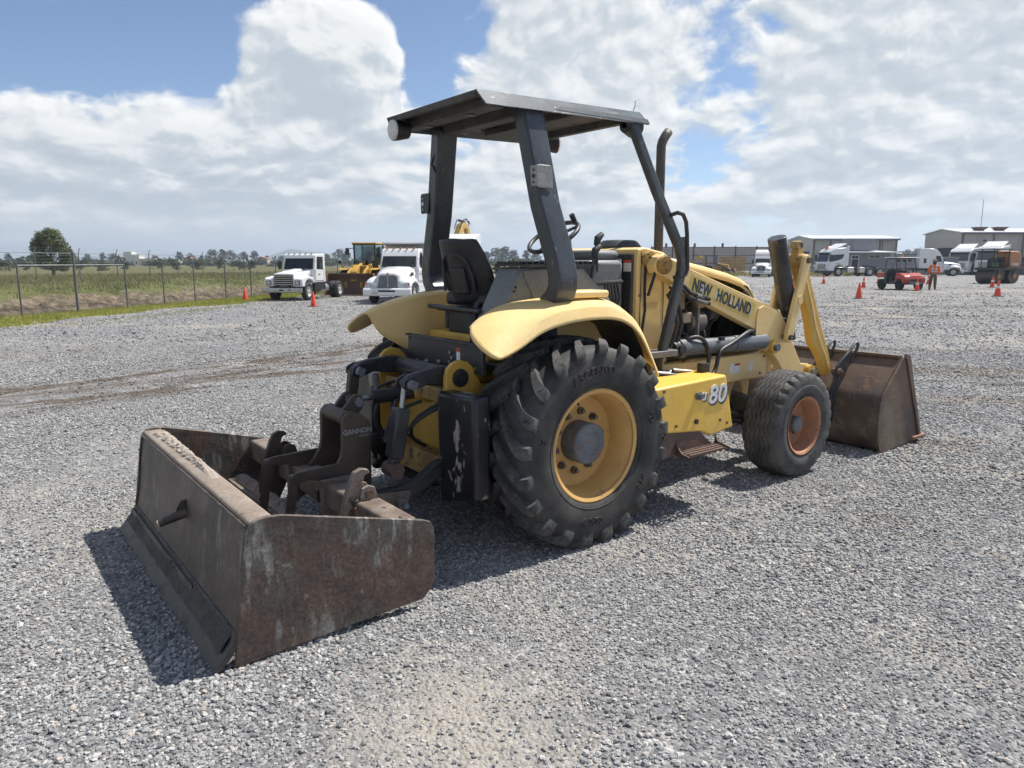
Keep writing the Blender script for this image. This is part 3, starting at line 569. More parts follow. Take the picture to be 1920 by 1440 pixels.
# ---- wheels
def rear_tyre_mesh(sg):
    """sg = outward direction along y"""
    c = Vector((0, sg * 0.78, 0.612)); b = MB()
    half = [(0.182, 0.335), (0.206, 0.350), (0.222, 0.385), (0.233, 0.44), (0.231, 0.51), (0.219, 0.562), (0.192, 0.584), (0.10, 0.594), (0.0, 0.597)]
    prof = half + [(-a - 0.025*min(1, a/0.1), r) for a, r in half[-2::-1]]
    b.lathe(prof, c, (0, sg, 0), 96)
    # raised rings on the sidewall
    for r0 in (0.378, 0.515):
        pr = []
        for k in range(7):
            an = math.pi * k / 6; pr.append((math.sin(an) * 0.0035, r0 + math.cos(an) * 0.004))
        a0 = 0.2195 if r0 < 0.4 else 0.2255
        b.lathe([(a0 + p[0], p[1]) for p in pr], c, (0, sg, 0), 96)
    lug = MB(); NL = 21; rnd = random.Random(5)
    st = [(0.0, (-0.006, 0.588), (0.006, 0.630), 0.019, 0.027), (0.25, (0.055, 0.590), (0.055, 0.634), 0.018, 0.027), (0.55, (0.118, 0.585), (0.118, 0.634), 0.020, 0.029),
          (0.80, (0.172, 0.575), (0.178, 0.629), 0.026, 0.036), (0.94, (0.196, 0.562), (0.216, 0.618), 0.032, 0.043), (0.99, (0.208, 0.550), (0.2335, 0.600), 0.036, 0.049),
          (1.01, (0.216, 0.534), (0.2385, 0.576), 0.036, 0.053), (1.02, (0.221, 0.515), (0.2365, 0.548), 0.031, 0.056), (1.02, (0.225, 0.500), (0.2295, 0.520), 0.022, 0.054)]
    for h in (1, -1):
        for i in range(NL):
            ph0 = 2*math.pi*i/NL + (math.pi/NL if h < 0 else 0) + rnd.uniform(-0.006, 0.006)
            vs = []; fs = []
            for tt, (ab, rb), (at, rt), wt, wb in st:
                ph = ph0 + 0.36 * tt ** 0.85
                for (a, r, wd) in ((ab, rb, -wb), (at, rt, -wt), (at, rt, wt), (ab, rb, wb)):
                    q = ph + wd / 0.6
                    vs.append(c + Vector((r * math.cos(q), sg * h * a * (1.0 if h > 0 else 1.10), (r * math.sin(q)) if r * math.sin(q) > -0.617 else -0.617 - 0.2*(-0.617 - r*math.sin(q)))))
            n = len(st)
            for k in range(n - 1):
                for e in range(3): fs.append((k*4+e, k*4+e+1, (k+1)*4+e+1, (k+1)*4+e))
            fs += [(0, 1, 2, 3), ((n-1)*4+3, (n-1)*4+2, (n-1)*4+1, (n-1)*4)]
            lug.add(vs, fs)
    return b, lug
def sidewall_text(body, c, sg, r, size, mid_deg, flip=False, axial=0.0, depth=0.004):
    vs, fs = text_geo(body, size, depth * 1.5, spacing=1.05, offset=0.0015); out = []
    for v in vs:
        rr = r + (v.y if not flip else -v.y); an = R(mid_deg) + (-(v.x / r) if not flip else (v.x / r))
        out.append(Vector((c[0] + rr * math.cos(an), c[1] + sg * (axial + v.z), c[2] + rr * math.sin(an))))
    return out, fs
def rear_wheel(sg, label):
    c = Vector((0, sg * 0.78, 0.612)); b = MB()
    b.lathe([(0.178, 0.300), (0.196, 0.318), (0.204, 0.338), (0.199, 0.345), (0.188, 0.340), (0.180, 0.322), (0.160, 0.312), (0.130, 0.300), (0.06, 0.288), (0.022, 0.282), (0.020, 0.10), (0.006, 0.10), (0.004, 0.285), (-0.16, 0.30), (-0.19, 0.335), (-0.19, 0.30), (-0.02, 0.27)][1:], c, (0, sg, 0), 72)
    rim = P(b, 'rear_wheel', YEL_RIM, label=label)
    tb, lug = rear_tyre_mesh(sg)
    if sg < 0:
        for body, r, size, mid, fl in (('ASCENSO', 0.455, 0.075, 98, False), ('460/70', 0.455, 0.062, 262, True), ('R24', 0.455, 0.055, 322, True), ('TL', 0.45, 0.05, 15, False), ('M', 0.45, 0.05, 168, False)):
            tb.add(*sidewall_text(body, c, sg, r, size, mid, fl, 0.2345))
    P(tb, 'tyre', RUBBER, rim, smooth=50); lo_ = P(lug, 'tread', LUGM, rim, smooth=35); lo_['kind'] = 'stuff'
    h = MB(); h.lathe([(0.018, 0.128), (0.10, 0.128), (0.135, 0.126), (0.143, 0.120), (0.146, 0.112), (0.147, 0.075), (0.143, 0.072), (0.143, 0.0)], c, (0, sg, 0), 40)
    P(h, 'hub', HUBM, rim)
    n = 10
    nb = MB(); nb.cyl((0, 0, 0), (0, sg * 0.022, 0), 0.024, n=6); nb.cyl((0, sg * 0.022, 0), (0, sg * 0.042, 0), 0.0135, n=10)
    nm = nb.mesh('wheel_nut')
    for k in range(n):
        an = 2*math.pi*(k + 0.3)/n
        o = put('wheel_nut', nm, NUTM, rim); o.location = (c.x + 0.185*math.cos(an), c.y + sg * 0.021, c.z + 0.185*math.sin(an))
    v = MB(); v.cyl(c + Vector((-0.03, sg*0.05, 0.262)), c + Vector((-0.05, sg*0.09, 0.235)), 0.007, n=8); P(v, 'valve_stem', BLACK, rim)
    return rim
rear_wheel(-1, 'deep dished yellow rear wheel with lugged tyre nearest the camera'); rear_wheel(1, 'yellow rear wheel on the far side half hidden by the fender')

def front_wheel(sg, label):
    c = Vector((2.278, sg * 0.80, 0.415)); b = MB()
    b.lathe([(0.150, 0.205), (0.172, 0.215), (0.182, 0.232), (0.176, 0.236), (0.165, 0.225), (0.150, 0.212), (0.10, 0.198), (0.055, 0.190), (0.035, 0.155), (0.034, 0.05), (0.02, 0.05), (0.02, 0.20), (-0.15, 0.22)], c, (0, sg, 0), 56)
    rim = P(b, 'front_wheel', RUST_RIM, label=label)
    tb = MB(); n = 108
    # across the tread: axial, radius, zigzag amplitude
    half = [(0.150, 0.228, 0), (0.172, 0.240, 0), (0.186, 0.270, 0), (0.191, 0.315, 0), (0.189, 0.322, 0), (0.186, 0.326, 0), (0.184, 0.360, 0), (0.178, 0.392, 0), (0.171, 0.404, 0)]
    ribs = [(0.160, 0.4100, 0)]
    for a_ in (0.120, 0.072, 0.024): ribs += [(a_ + 0.0045, 0.4205 - a_*a_*0.16, 0.0075), (a_ + 0.003, 0.4125 - a_*a_*0.16, 0.0075), (a_ - 0.003, 0.4125 - a_*a_*0.16, 0.0075), (a_ - 0.0045, 0.4205 - a_*a_*0.16, 0.0075)]
    full = half + ribs + [(-a + 0.0, r, z) for a, r, z in ribs[::-1]] + [(-a, r, z) for a, r, z in half[::-1]]
    rows = []
    for a, r, z in full:
        row = []
        if a < 0.15: a = 0.15 - (0.15 - a) * 0.82
        for i in range(n + 1):
            k = i % n; an = 2*math.pi*k/n; zz = z * (1 if (k // 2) % 2 else -1)
            rr = r
            if z == 0 and 0.386 < r < 0.412 and k % 4 == 0: rr -= 0.020
            row.append(c + Vector((rr * math.cos(an), sg * (a + zz), rr * math.sin(an))))
        rows.append(row)
    tb.grid(rows)
    if sg < 0:
        tb.add(*sidewall_text('BKT', c, sg, 0.285, 0.05, 300, True, 0.184)); tb.add(*sidewall_text('TR', c, sg, 0.285, 0.05, 110, False, 0.184))
    P(tb, 'tyre', RUBBER2, rim, smooth=32)
    h = MB(); h.lathe([(0.03, 0.085), (0.045, 0.082), (0.05, 0.066), (0.115, 0.064), (0.125, 0.056), (0.128, 0.0)], c, (0, sg, 0), 28); P(h, 'hub', HUBM, rim)
    nb = MB(); nb.cyl((0, 0, 0), (0, sg * 0.018, 0), 0.014, n=6); nm = nb.mesh('wheel_nut')
    for k in range(6):
        an = 2*math.pi*(k + 0.2)/6; o = put('wheel_nut', nm, NUTM, rim); o.location = (c.x + 0.118*math.cos(an), c.y + sg*0.035, c.z + 0.118*math.sin(an))
    return rim
front_wheel(-1, 'rust orange front wheel with wide worn tyre nearest the camera'); front_wheel(1, 'front wheel on the far side under the engine')

# ---- chassis
b = MB()
for s in (-1, 1): b.bb(0.45, 2.56, s*0.455, s*0.38, 0.715, 0.935)
b.bb(2.50, 2.60, -0.455, 0.455, 0.70, 0.95); b.bb(0.4, 0.5, -0.45, 0.45, 0.6, 0.92)
P(b, 'frame_rail', YEL_FADE, bevel=0.012)
b = MB(); b.bb(-0.50, 0.55, -0.36, 0.36, 0.33, 0.93); b.bb(-0.40, 0.2, -0.30, 0.30, 0.93, 1.10); P(b, 'rear_axle_housing', YEL, bevel=0.03)
b = MB(); b.cyl((0, -0.74, 0.612), (0, 0.74, 0.612), 0.16, n=24); P(b, 'axle_tube', YEL_DIRTY)
b = MB(); b.bb(0.55, 2.1, -0.26, 0.26, 0.55, 0.98); b.bb(0.5, 1.0, -0.2, 0.2, 0.42, 0.6); P(b, 'gearbox', ENG, bevel=0.02)
b = MB(); b.sweep([(2.278, -0.62, 0.42), (2.278, -0.40, 0.50), (2.278, 0.0, 0.56), (2.278, 0.40, 0.50), (2.278, 0.62, 0.42)], 0.14, 0.15, side=(1, 0, 0)); b.cyl((2.278, -0.66, 0.415), (2.278, -0.56, 0.415), 0.085); b.cyl((2.278, 0.66, 0.415), (2.278, 0.56, 0.415), 0.085)
P(b, 'front_axle', ENG, bevel=0.015)
for y in (-0.34, 0.30):
    b = MB(); pts = [(2.10, 0.72), (2.14, 0.50), (2.19, 0.50), (2.205, 0.62), (2.25, 0.69), (2.31, 0.69), (2.355, 0.62), (2.37, 0.50), (2.43, 0.50), (2.46, 0.72)]
    b.prism(pts, y, y + 0.035); P(b, 'axle_bracket', YEL_FADE, bevel=0.006)
b = MB(); b.bb(1.98, 2.02, -0.42, 0.1, 0.34, 0.40); b.tube([(1.6, -0.40, 0.50), (2.0, -0.44, 0.44), (2.2, -0.55, 0.40)], 0.025); b.tube([(1.5, -0.3, 0.45), (2.2, -0.34, 0.40)], 0.03); P(b, 'steering_link', BLACK)

# ---- fuel tank with model number, step and bolt
b = MB(); b.prism([(0.47, 0.60), (1.02, 0.545), (1.13, 0.50), (1.38, 0.53), (1.27, 0.915), (0.47, 0.885)], -0.95, -0.58)
tank = P(b, 'fuel_tank', YEL_TANK, bevel=0.014, label='bright yellow side tank with raised model number and black filler cap')
b = MB(); b.cyl((1.26, -0.76, 0.90), (1.26, -0.76, 0.965), 0.045, n=20); b.cyl((1.26, -0.76, 0.965), (1.26, -0.76, 0.975), 0.040, n=20); P(b, 'filler_cap', BLACK, tank)
for nm, dx, m, dz in (('number_shadow', 0.010, NAVY, -0.010), ('model_number', 0.0, WHITE, 0.0)):
    o = MB(); vs, fs = text_geo('80', 0.175, 0.0022 if m is NAVY else 0.0035, shear=0.18, offset=0.008 if m is NAVY else 0.004)
    o.add([Vector((1.170 + dx + v.x * 1.12, -0.9525 - v.z, 0.785 + dz + v.y)) for v in vs], fs)
    vs, fs = text_geo('u', 0.10, 0.0022 if m is NAVY else 0.0035, shear=0.18, offset=0.004)
    o.add([Vector((1.025 + dx + v.x * 1.0, -0.9525 - v.z, 0.795 + dz + v.y)) for v in vs], fs)
    P(o, nm, m, tank, smooth=0)
b = MB(); b.cyl((0.965, -0.95, 0.80), (0.965, -0.972, 0.80), 0.028, n=16); b.cyl((0.965, -0.97, 0.80), (0.965, -0.99, 0.80), 0.019, n=8); P(b, 'bolt', HUBM, tank)
b = MB(); b.cyl((0.955, -0.95, 0.625), (0.955, -0.962, 0.625), 0.018, n=12); P(b, 'bolt', BLACK, tank)
b = MB(); b.bb(0.640, 0.655, -0.953, -0.949, 0.62, 0.655); P(b, 'slot', BLACK, tank)
# rust brown folding step under the tank
b = MB()
b.prism([(0.66, 0.585), (1.0, 0.55), (1.15, 0.44), (1.15, 0.425), (0.62, 0.42), (0.60, 0.50)], -0.945, -0.935)
for k in range(4): b.bb(0.78, 1.20 - k * 0.02, -0.955 - k * 0.035, -0.935 - k * 0.035, 0.425, 0.44)
for k in range(7): b.bb(0.80 + k * 0.06, 0.81 + k * 0.06, -1.06, -0.94, 0.415, 0.428)
b.prism([(-0.935, 0.50), (-0.96, 0.455), (-1.06, 0.435), (-1.06, 0.42), (-0.935, 0.42)], 1.19, 1.20, 'yz')
b.prism([(-0.935, 0.56), (-0.96, 0.48), (-1.0, 0.44), (-1.06, 0.43), (-1.06, 0.42), (-0.935, 0.42)], 0.76, 0.772, 'yz')
P(b, 'step', STEP)
b = MB(); b.bb(0.62, 1.05, -0.92, -0.62, 0.405, 0.44); P(b, 'step_support', YEL_DIRTY, bevel=0.008)

# ---- engine cowl, hood
b = MB(); b.prism([(0.94, 0.94), (0.93, 1.775), (1.00, 1.79), (1.22, 1.755), (1.30, 1.62), (1.28, 0.94)], -0.405, 0.405)
cowl = P(b, 'cowl', YEL_FADE, bevel=0.012)
b = MB(); b.bb(0.905, 0.931, -0.375, 0.375, 1.02, 1.745); P(b, 'dark_cowl_panel', DGREY, bevel=0.012)
b = MB(); b.bb(0.86, 0.90, -0.30, 0.26, 1.15, 1.71); P(b, 'instrument_panel', DGREY, bevel=0.02)
b = MB(); b.bb(0.900, 0.9035, -0.37, -0.30, 1.62, 1.70); d1 = P(b, 'warning_decal', WHITE, cowl)
b = MB(); b.bb(0.899, 0.9025, -0.372, -0.298, 1.68, 1.702); P(b, 'warning_decal', REDV, cowl)
b = MB(); b.lathe([(0.0, 0.165), (0.02, 0.165), (0.05, 0.14), (0.062, 0.125), (0.066, 0.09), (0.066, 0.0)], (1.14, -0.02, 1.785), (0, 0, 1), 32); P(b, 'air_intake_dome', DGREY)
b = MB()   # long hood sheet, nose rounded down
xs = [(1.22, 1.735), (1.45, 1.705), (1.75, 1.655), (2.05, 1.60), (2.22, 1.555), (2.33, 1.50), (2.42, 1.42), (2.47, 1.30), (2.49, 1.15), (2.49, 0.95)]
rows = []
for y, dz in ((-0.385, -0.075), (-0.38, -0.035), (-0.365, -0.01), (-0.33, 0.0), (-0.15, 0.012), (0.15, 0.012), (0.33, 0.0), (0.365, -0.01), (0.38, -0.035), (0.385, -0.075)):
    row = []
    for i, (x, z) in enumerate(xs):
        j0, j1 = xs[max(i-1, 0)], xs[min(i+1, len(xs)-1)]; tx, tz = j1[0]-j0[0], j1[1]-j0[1]; L_ = math.hypot(tx, tz)
        row.append((x - tz / L_ * dz, y, z + tx / L_ * dz))
    rows.append(row)
b.grid(rows); hood = P(b, 'hood', YEL_FADE, smooth=50); sm = hood.modifiers.new('solid', 'SOLIDIFY'); sm.thickness = 0.008
b = MB(); b.prism([(2.24, 1.50), (2.30, 1.48), (2.37, 1.40), (2.41, 1.28), (2.42, 0.97), (2.36, 0.97), (2.35, 1.26), (2.30, 1.38), (2.23, 1.45)], -0.382, -0.36); P(b, 'grille_side', BLACK, hood)
b = MB(); b.bb(2.36, 2.44, -0.34, 0.34, 0.95, 1.38); P(b, 'radiator', BLACK)
b = MB(); b.bb(1.30, 2.35, 0.372, 0.380, 1.0, 1.62); P(b, 'far_side_panel', YEL_DIRTY)
# ---- engine
b = MB(); b.bb(1.36, 2.05, -0.22, 0.22, 0.92, 1.36); b.bb(1.38, 2.0, -0.17, 0.17, 1.36, 1.52); b.bb(1.45, 1.9, -0.25, -0.2, 1.0, 1.2); eng = P(b, 'engine', ENG, bevel=0.015)
b = MB(); b.cyl((1.60, -0.30, 1.22), (1.78, -0.30, 1.22), 0.085, n=20); b.cyl((1.78, -0.30, 1.22), (1.80, -0.30, 1.22), 0.06, n=20); b.bb(1.64, 1.66, -0.40, -0.22, 1.08, 1.34); P(b, 'alternator', ALU, eng)
b = MB(); b.cyl((1.43, -0.32, 1.05), (1.43, -0.32, 1.18), 0.062, n=18); b.cyl((1.43, -0.32, 1.18), (1.43, -0.32, 1.22), 0.05, n=18); P(b, 'oil_filter', BEIGE, eng)
b = MB(); b.cyl((1.55, -0.27, 1.30), (1.55, -0.27, 1.55), 0.045, n=14); b.bb(1.36, 1.52, -0.36, -0.2, 1.33, 1.47); P(b, 'fuel_filter', BEIGE, eng)
b = MB(); b.lathe([(0, 0.27), (0.09, 0.27), (0.09, 0.25), (0.0, 0.25)], (2.06, -0.02, 1.22), (1, 0, 0), 32, close=True); b.bb(2.15, 2.17, -0.34, 0.34, 0.95, 1.50); P(b, 'fan_shroud', BLACK, eng)
b = MB(); b.cyl((2.04, -0.1, 1.18), (2.06, -0.1, 1.18), 0.12, n=24); b.cyl((2.04, -0.14, 1.38), (2.06, -0.14, 1.38), 0.05, n=18); b.tube([(2.05, -0.22, 1.18), (2.05, -0.19, 1.38), (2.05, -0.09, 1.38), (2.05, 0.02, 1.18)], 0.012); P(b, 'drive_belt', BLACK, eng)
b = MB(); b.tube([(1.40, -0.33, 1.62), (1.46, -0.36, 1.55), (1.50, -0.36, 1.48), (1.60, -0.34, 1.44), (1.75, -0.32, 1.42)], 0.028, 10); P(b, 'radiator_hose', HOSE, eng)
b = MB(); b.tube([(1.50, -0.30, 1.32), (1.58, -0.36, 1.40), (1.72, -0.34, 1.42), (1.85, -0.26, 1.36)], 0.022); b.tube([(1.46, -0.28, 1.2), (1.6, -0.36, 1.10), (1.75, -0.34, 1.05)], 0.016); b.tube([(1.8, -0.3, 1.1), (1.9, -0.33, 1.2), (2.0, -0.3, 1.35)], 0.014); P(b, 'engine_hose', HOSE, eng)
b = MB(); b.tube([(1.50, -0.24, 1.56), (1.62, -0.30, 1.53), (1.78, -0.31, 1.50), (1.95, -0.28, 1.48)], 0.04, 12); P(b, 'intake_pipe', BEIGE, eng)
b = MB(); b.cyl((1.86, -0.30, 1.28), (1.92, -0.30, 1.28), 0.06, n=18); b.cyl((1.92, -0.30, 1.28), (1.94, -0.30, 1.28), 0.075, n=18); P(b, 'belt_pulley', ALU, eng)
for q_ in ((1.50, 1.60, -0.37, -0.25, 1.22, 1.30), (1.66, 1.74, -0.38, -0.30, 1.33, 1.40), (1.38, 1.42, -0.37, -0.26, 1.24, 1.34)): b = MB(); b.bb(*q_); P(b, 'engine_bracket', BEIGE, eng, bevel=0.006)
for k in range(5): b = MB(); b.tube([(1.42 + k*0.07, -0.26, 1.38), (1.45 + k*0.08, -0.33 - 0.01*(k % 2), 1.33 - 0.02*k), (1.50 + k*0.08, -0.34, 1.20 - 0.03*k), (1.52 + k*0.08, -0.30, 1.08)], 0.007 + 0.002*(k % 2), 6); P(b, 'fuel_line', HOSE if k % 2 else STEEL, eng)
# exhaust stack with angled tip
b = MB(); b.tube([(1.385, -0.2, 1.60), (1.38, -0.2, 1.8), (1.375, -0.2, 2.46), (1.375, -0.2, 2.54), (1.388, -0.2, 2.575), (1.42, -0.2, 2.62), (1.45, -0.2, 2.65)], 0.035, 18, cap=False); ex = P(b, 'exhaust_stack', PIPE, smooth=50); sm = ex.modifiers.new('solid', 'SOLIDIFY'); sm.thickness = 0.006
# ---- floor, dash, console
b = MB(); b.bb(-0.35, 0.95, -0.50, 0.50, 1.02, 1.07); P(b, 'cab_floor', BLACK, bevel=0.008)
b = MB(); b.bb(-0.30, 0.42, -0.36, 0.42, 1.07, 1.22); P(b, 'seat_platform', YEL, bevel=0.02)
b = MB()   # right hand console: faceted grey moulding
b.prism([(-0.36, 1.34), (-0.19, 1.655), (0.34, 1.655), (0.40, 1.60), (0.60, 1.44), (0.60, 1.30), (-0.36, 1.30)], -0.475, -0.26); con = P(b, 'side_console', GREY, bevel=0.015)
b = MB(); b.prism([(-0.17, 1.635), (0.06, 1.64), (0.16, 1.45), (-0.06, 1.42)], -0.485, -0.4755); b.prism([(0.10, 1.60), (0.30, 1.64), (0.52, 1.46), (0.20, 1.44)], -0.485, -0.4755); P(b, 'console_facet', GREY, con)
for p in ((-0.27, 1.44), (-0.23, 1.51), (-0.22, 1.535), (-0.30, 1.38)):
    b = MB(); b.cyl((p[0], -0.474, p[1]), (p[0], -0.482, p[1]), 0.008, n=8); P(b, 'screw', BLACK, con)
b = MB(); b.bb(-0.22, 0.46, -0.50, -0.27, 1.662, 1.675)
for k in range(14): b.bb(-0.20 + k*0.046, -0.185 + k*0.046, -0.50, -0.26, 1.675, 1.69)
P(b, 'console_grating', BLACK, con)
b = MB(); b.bb(0.52, 0.86, -0.34, 0.30, 1.30, 1.70); b.bb(0.66, 0.90, -0.26, 0.22, 1.70, 1.77); P(b, 'dashboard', GREY, bevel=0.03)
b = MB(); b.cyl((0.70, 0.05, 1.60), (0.56, 0.07, 1.84), 0.035, n=14); P(b, 'steering_column', BLACK)
st = MB(); cc = Vector((0.555, 0.07, 1.865)); ax = Vector((-0.55, 0.0, 0.83)).normalized()
ring = st.ring(cc, ax, 0.195, 40); st.tube(ring + [ring[0], ring[1]], 0.0165, 10, cap=False); sw = P(st, 'steering_wheel', BLACK, smooth=60)
st = MB()
for k in (0, 13, 26): st.beam(cc, ring[(k + 5) % 40], 0.032, 0.012, up=tuple(ax))
st.cyl(cc - ax*0.02, cc + ax*0.02, 0.05, n=20); P(st, 'spoke', BLACK, sw)
st = MB(); k0 = ring[8] + ax*0.01; st.cyl(k0, k0 + ax*0.06, 0.02, n=12); P(st, 'spinner_knob', BLACK, sw)
# hand controls
for k, (p0, p1, r0) in enumerate((((0.50, -0.38, 1.55), (0.53, -0.38, 1.72), 0.012), ((0.60, -0.33, 1.62), (0.57, -0.36, 1.80), 0.013))):
    b = MB(); b.tube([p0, p1], r0, 8); b.tube([p1, (p1[0]+0.01, p1[1], p1[2]+0.045), (p1[0]+0.05, p1[1], p1[2]+0.075)], [0.022, 0.027, 0.018], 10); P(b, 'control_lever', BLACK)
b = MB(); b.tube([(0.44, -0.36, 1.53), (0.58, -0.46, 1.55), (0.72, -0.46, 1.555)], 0.014, 8)
for k in range(5): b.tube([(0.56 + k*0.03, -0.45, 1.55), (0.60 + k*0.03, -0.44, 1.44), (0.56 + k*0.03, -0.43, 1.34)], 0.010, 6)
P(b, 'pedal_rods', BLACK)
b = MB(); b.tube([(0.20, -0.30, 1.68), (0.20, -0.30, 1.77), (0.22, -0.30, 1.785), (0.34, -0.30, 1.785), (0.36, -0.30, 1.77), (0.36, -0.30, 1.68)], 0.010, 8); P(b, 'hand_rail', BLACK)

# ---- seat, turned towards the rear implement
SE = MB()
def loc(p, o=Vector((-0.08, 0.06, 1.40)), a=R(12)):   # seat frame: x forward of the seat
    return o + Vector((p[0]*math.cos(a) - p[1]*math.sin(a), p[0]*math.sin(a) + p[1]*math.cos(a), p[2]))
back = []
for z, hw, dx in ((0.03, 0.185, 0.0), (0.12, 0.205, -0.03), (0.24, 0.20, -0.07), (0.34, 0.18, -0.115), (0.41, 0.155, -0.15), (0.43, 0.14, -0.158)):
    back.append((z, hw, dx))
rows = []
for z, hw, dx in back:
    row = []
    for k in range(9):
        u = -1 + k/4; row.append(loc((-0.16 + dx + 0.10*abs(u)**2.2, u*hw, z)))
    rows.append(row)
SE.grid(rows); seat = P(SE, 'seat', SEATM, smooth=60); s_ = seat.modifiers.new('solid', 'SOLIDIFY'); s_.thickness = 0.055; s_.offset = 0; bv = seat.modifiers.new('bevel', 'BEVEL'); bv.width = 0.018; bv.segments = 3
b = MB(); b.add([loc(p) for p in ((-0.17,-0.20,0.0),(0.24,-0.21,0.02),(0.24,0.21,0.02),(-0.17,0.20,0.0),(-0.17,-0.20,0.09),(0.24,-0.21,0.10),(0.24,0.21,0.10),(-0.17,0.20,0.09))], [(0,3,2,1),(4,5,6,7),(0,1,5,4),(1,2,6,5),(2,3,7,6),(3,0,4,7)]); P(b, 'seat_cushion', SEATM, seat, bevel=0.03, seg=3)
b = MB(); b.add([loc(p) for p in ((-0.05,-0.31,0.10),(0.06,-0.31,0.10),(0.06,-0.22,0.10),(-0.05,-0.22,0.10),(-0.05,-0.31,0.22),(0.06,-0.31,0.22),(0.06,-0.22,0.22),(-0.05,-0.22,0.22))], [(0,3,2,1),(4,5,6,7),(0,1,5,4),(1,2,6,5),(2,3,7,6),(3,0,4,7)]); P(b, 'armrest', SEATM, seat, bevel=0.02)
b = MB(); b.tube([loc(p) for p in ((-0.24, -0.13, 0.30), (-0.25, -0.10, 0.38), (-0.255, 0.0, 0.40), (-0.25, 0.10, 0.38), (-0.24, 0.13, 0.30), (-0.22, 0.14, 0.1))], 0.012, 8); P(b, 'seat_piping', BLACK, seat)
b = MB(); b.tube([loc(p) for p in ((-0.20, -0.12, 0.10), (-0.235, -0.125, 0.20), (-0.275, -0.10, 0.30), (-0.292, -0.05, 0.335), (-0.295, 0.0, 0.34), (-0.292, 0.05, 0.335), (-0.275, 0.10, 0.30), (-0.235, 0.125, 0.20), (-0.20, 0.12, 0.10))], 0.011, 8); P(b, 'seat_back_rib', BLACK, seat)
b = MB(); b.add([loc(p) for p in ((-0.195, -0.08, 0.08), (-0.195, 0.06, 0.08), (-0.255, 0.06, 0.25), (-0.255, -0.08, 0.25), (-0.225, -0.08, 0.08), (-0.225, 0.06, 0.08), (-0.275, 0.05, 0.25), (-0.275, -0.07, 0.25))], [(0,3,2,1),(4,5,6,7),(0,1,5,4),(1,2,6,5),(2,3,7,6),(3,0,4,7)]); P(b, 'document_pocket', SEATM, seat, bevel=0.012)
b = MB(); b.bb(-0.30, 0.12, -0.14, 0.30, 1.36, 1.39); b.bb(-0.26, 0.06, -0.08, 0.22, 1.22, 1.36); b.tube([(-0.36, -0.30, 1.385), (-0.30, 0.40, 1.385)], 0.018); P(b, 'seat_suspension', BLACK, seat, bevel=0.006)
b = MB(); b.sweep([(-0.31, -0.20, 1.44), (-0.345, -0.205, 1.36), (-0.355, -0.205, 1.22), (-0.35, -0.20, 1.12)], 0.05, 0.004, side=(0, 1, 0)); P(b, 'seat_belt', BELT, seat)

# ---- fenders
def fender(sg, label):
    #       inner wall low, inner wall top, crown inner, crown outer, shoulder, lip
    S = [(-0.665, (1.285, 1.325, 1.335, 1.315), 1.265, 1.180), (-0.60, (1.18, 1.36, 1.37, 1.35), 1.285, 1.190), (-0.50, (1.13, 1.40, 1.41, 1.395), 1.32, 1.225), (-0.40, (1.06, 1.43, 1.435, 1.425), 1.36, 1.285),
         (-0.28, (1.04, 1.45, 1.455, 1.445), 1.395, 1.325), (-0.10, (1.04, 1.465, 1.475, 1.465), 1.42, 1.352), (0.10, (1.04, 1.47, 1.485, 1.475), 1.43, 1.358), (0.27, (1.04, 1.47, 1.485, 1.475), 1.425, 1.345),
         (0.40, (1.04, 1.45, 1.46, 1.45), 1.39, 1.285), (0.50, (1.02, 1.37, 1.38, 1.37), 1.30, 1.17), (0.58, (0.98, 1.25, 1.255, 1.245), 1.18, 1.03), (0.64, (0.94, 1.08, 1.08, 1.07), 1.04, 0.93)]
    rows = []; taper = (0.115, 0.085, 0.05, 0.015)
    for k in range(7):
        row = []
        for i, (x, zs, zm, zl) in enumerate(S):
            y = (0.500, 0.505, 0.545, 0.700, 0.815, 0.872, 0.902)[k]; z = zs[k] if k < 4 else (zm, zl + 0.072, zl)[k - 4]; xx = x
            if k < 3 and i < 4: y += taper[i]
            if k == 0 and i < 4 and sg < 0: z = zs[1] - (0.015, 0.02, 0.06, 0.2)[i]
            if i == 0: xx, z = ((x + 0.03, z), (x, z), (x - 0.012, z - 0.004), (x - 0.055, 1.288), (x - 0.060, 1.232), (x - 0.035, 1.195), (x + 0.01, 1.172))[k]
            if i == 1: xx -= 0.015 if 2 < k < 6 else 0
            if k == 5 and i < 4: z = zl + (0.02, 0.035, 0.05, 0.065)[i] if i else z
            row.append((xx, sg * y, z))
        rows.append(row)
    b = MB(); b.grid(rows); o = P(b, 'fender', YEL_FADE, label=label, smooth=60); n_ = len(S)
    cr = o.data.attributes.new('crease_edge', 'FLOAT', 'EDGE')
    for e_ in o.data.edges:
        v0, v1 = sorted(e_.vertices)
        if v0 // n_ == v1 // n_ == 5 and v0 % n_ > 2: cr.data[e_.index].value = 0.75
        if v0 // n_ == v1 // n_ and v0 // n_ in (1,): cr.data[e_.index].value = 0.6
    s1 = o.modifiers.new('sub', 'SUBSURF'); s1.levels = 2; s1.render_levels = 2
    s2 = o.modifiers.new('solid', 'SOLIDIFY'); s2.thickness = 0.014; s2.offset = -1 if sg < 0 else 1
    b = MB(); b.bb(0.0, 0.32, sg*0.56, sg*0.74, 1.47, 1.515); P(b, 'fender_pad', YEL_FADE, o, bevel=0.015)
    b = MB(); rows = []
    for y in (0.53, 0.86): rows.append([(x*0.965, sg*y, max(z - 0.06, 0.9)) for x, z in ((-0.50, 1.28), (-0.36, 1.36), (-0.15, 1.41), (0.1, 1.42), (0.3, 1.40), (0.42, 1.34), (0.52, 1.2), (0.60, 1.0))])
    b.grid(rows); P(b, 'fender_liner', BLACK, o)
    return o
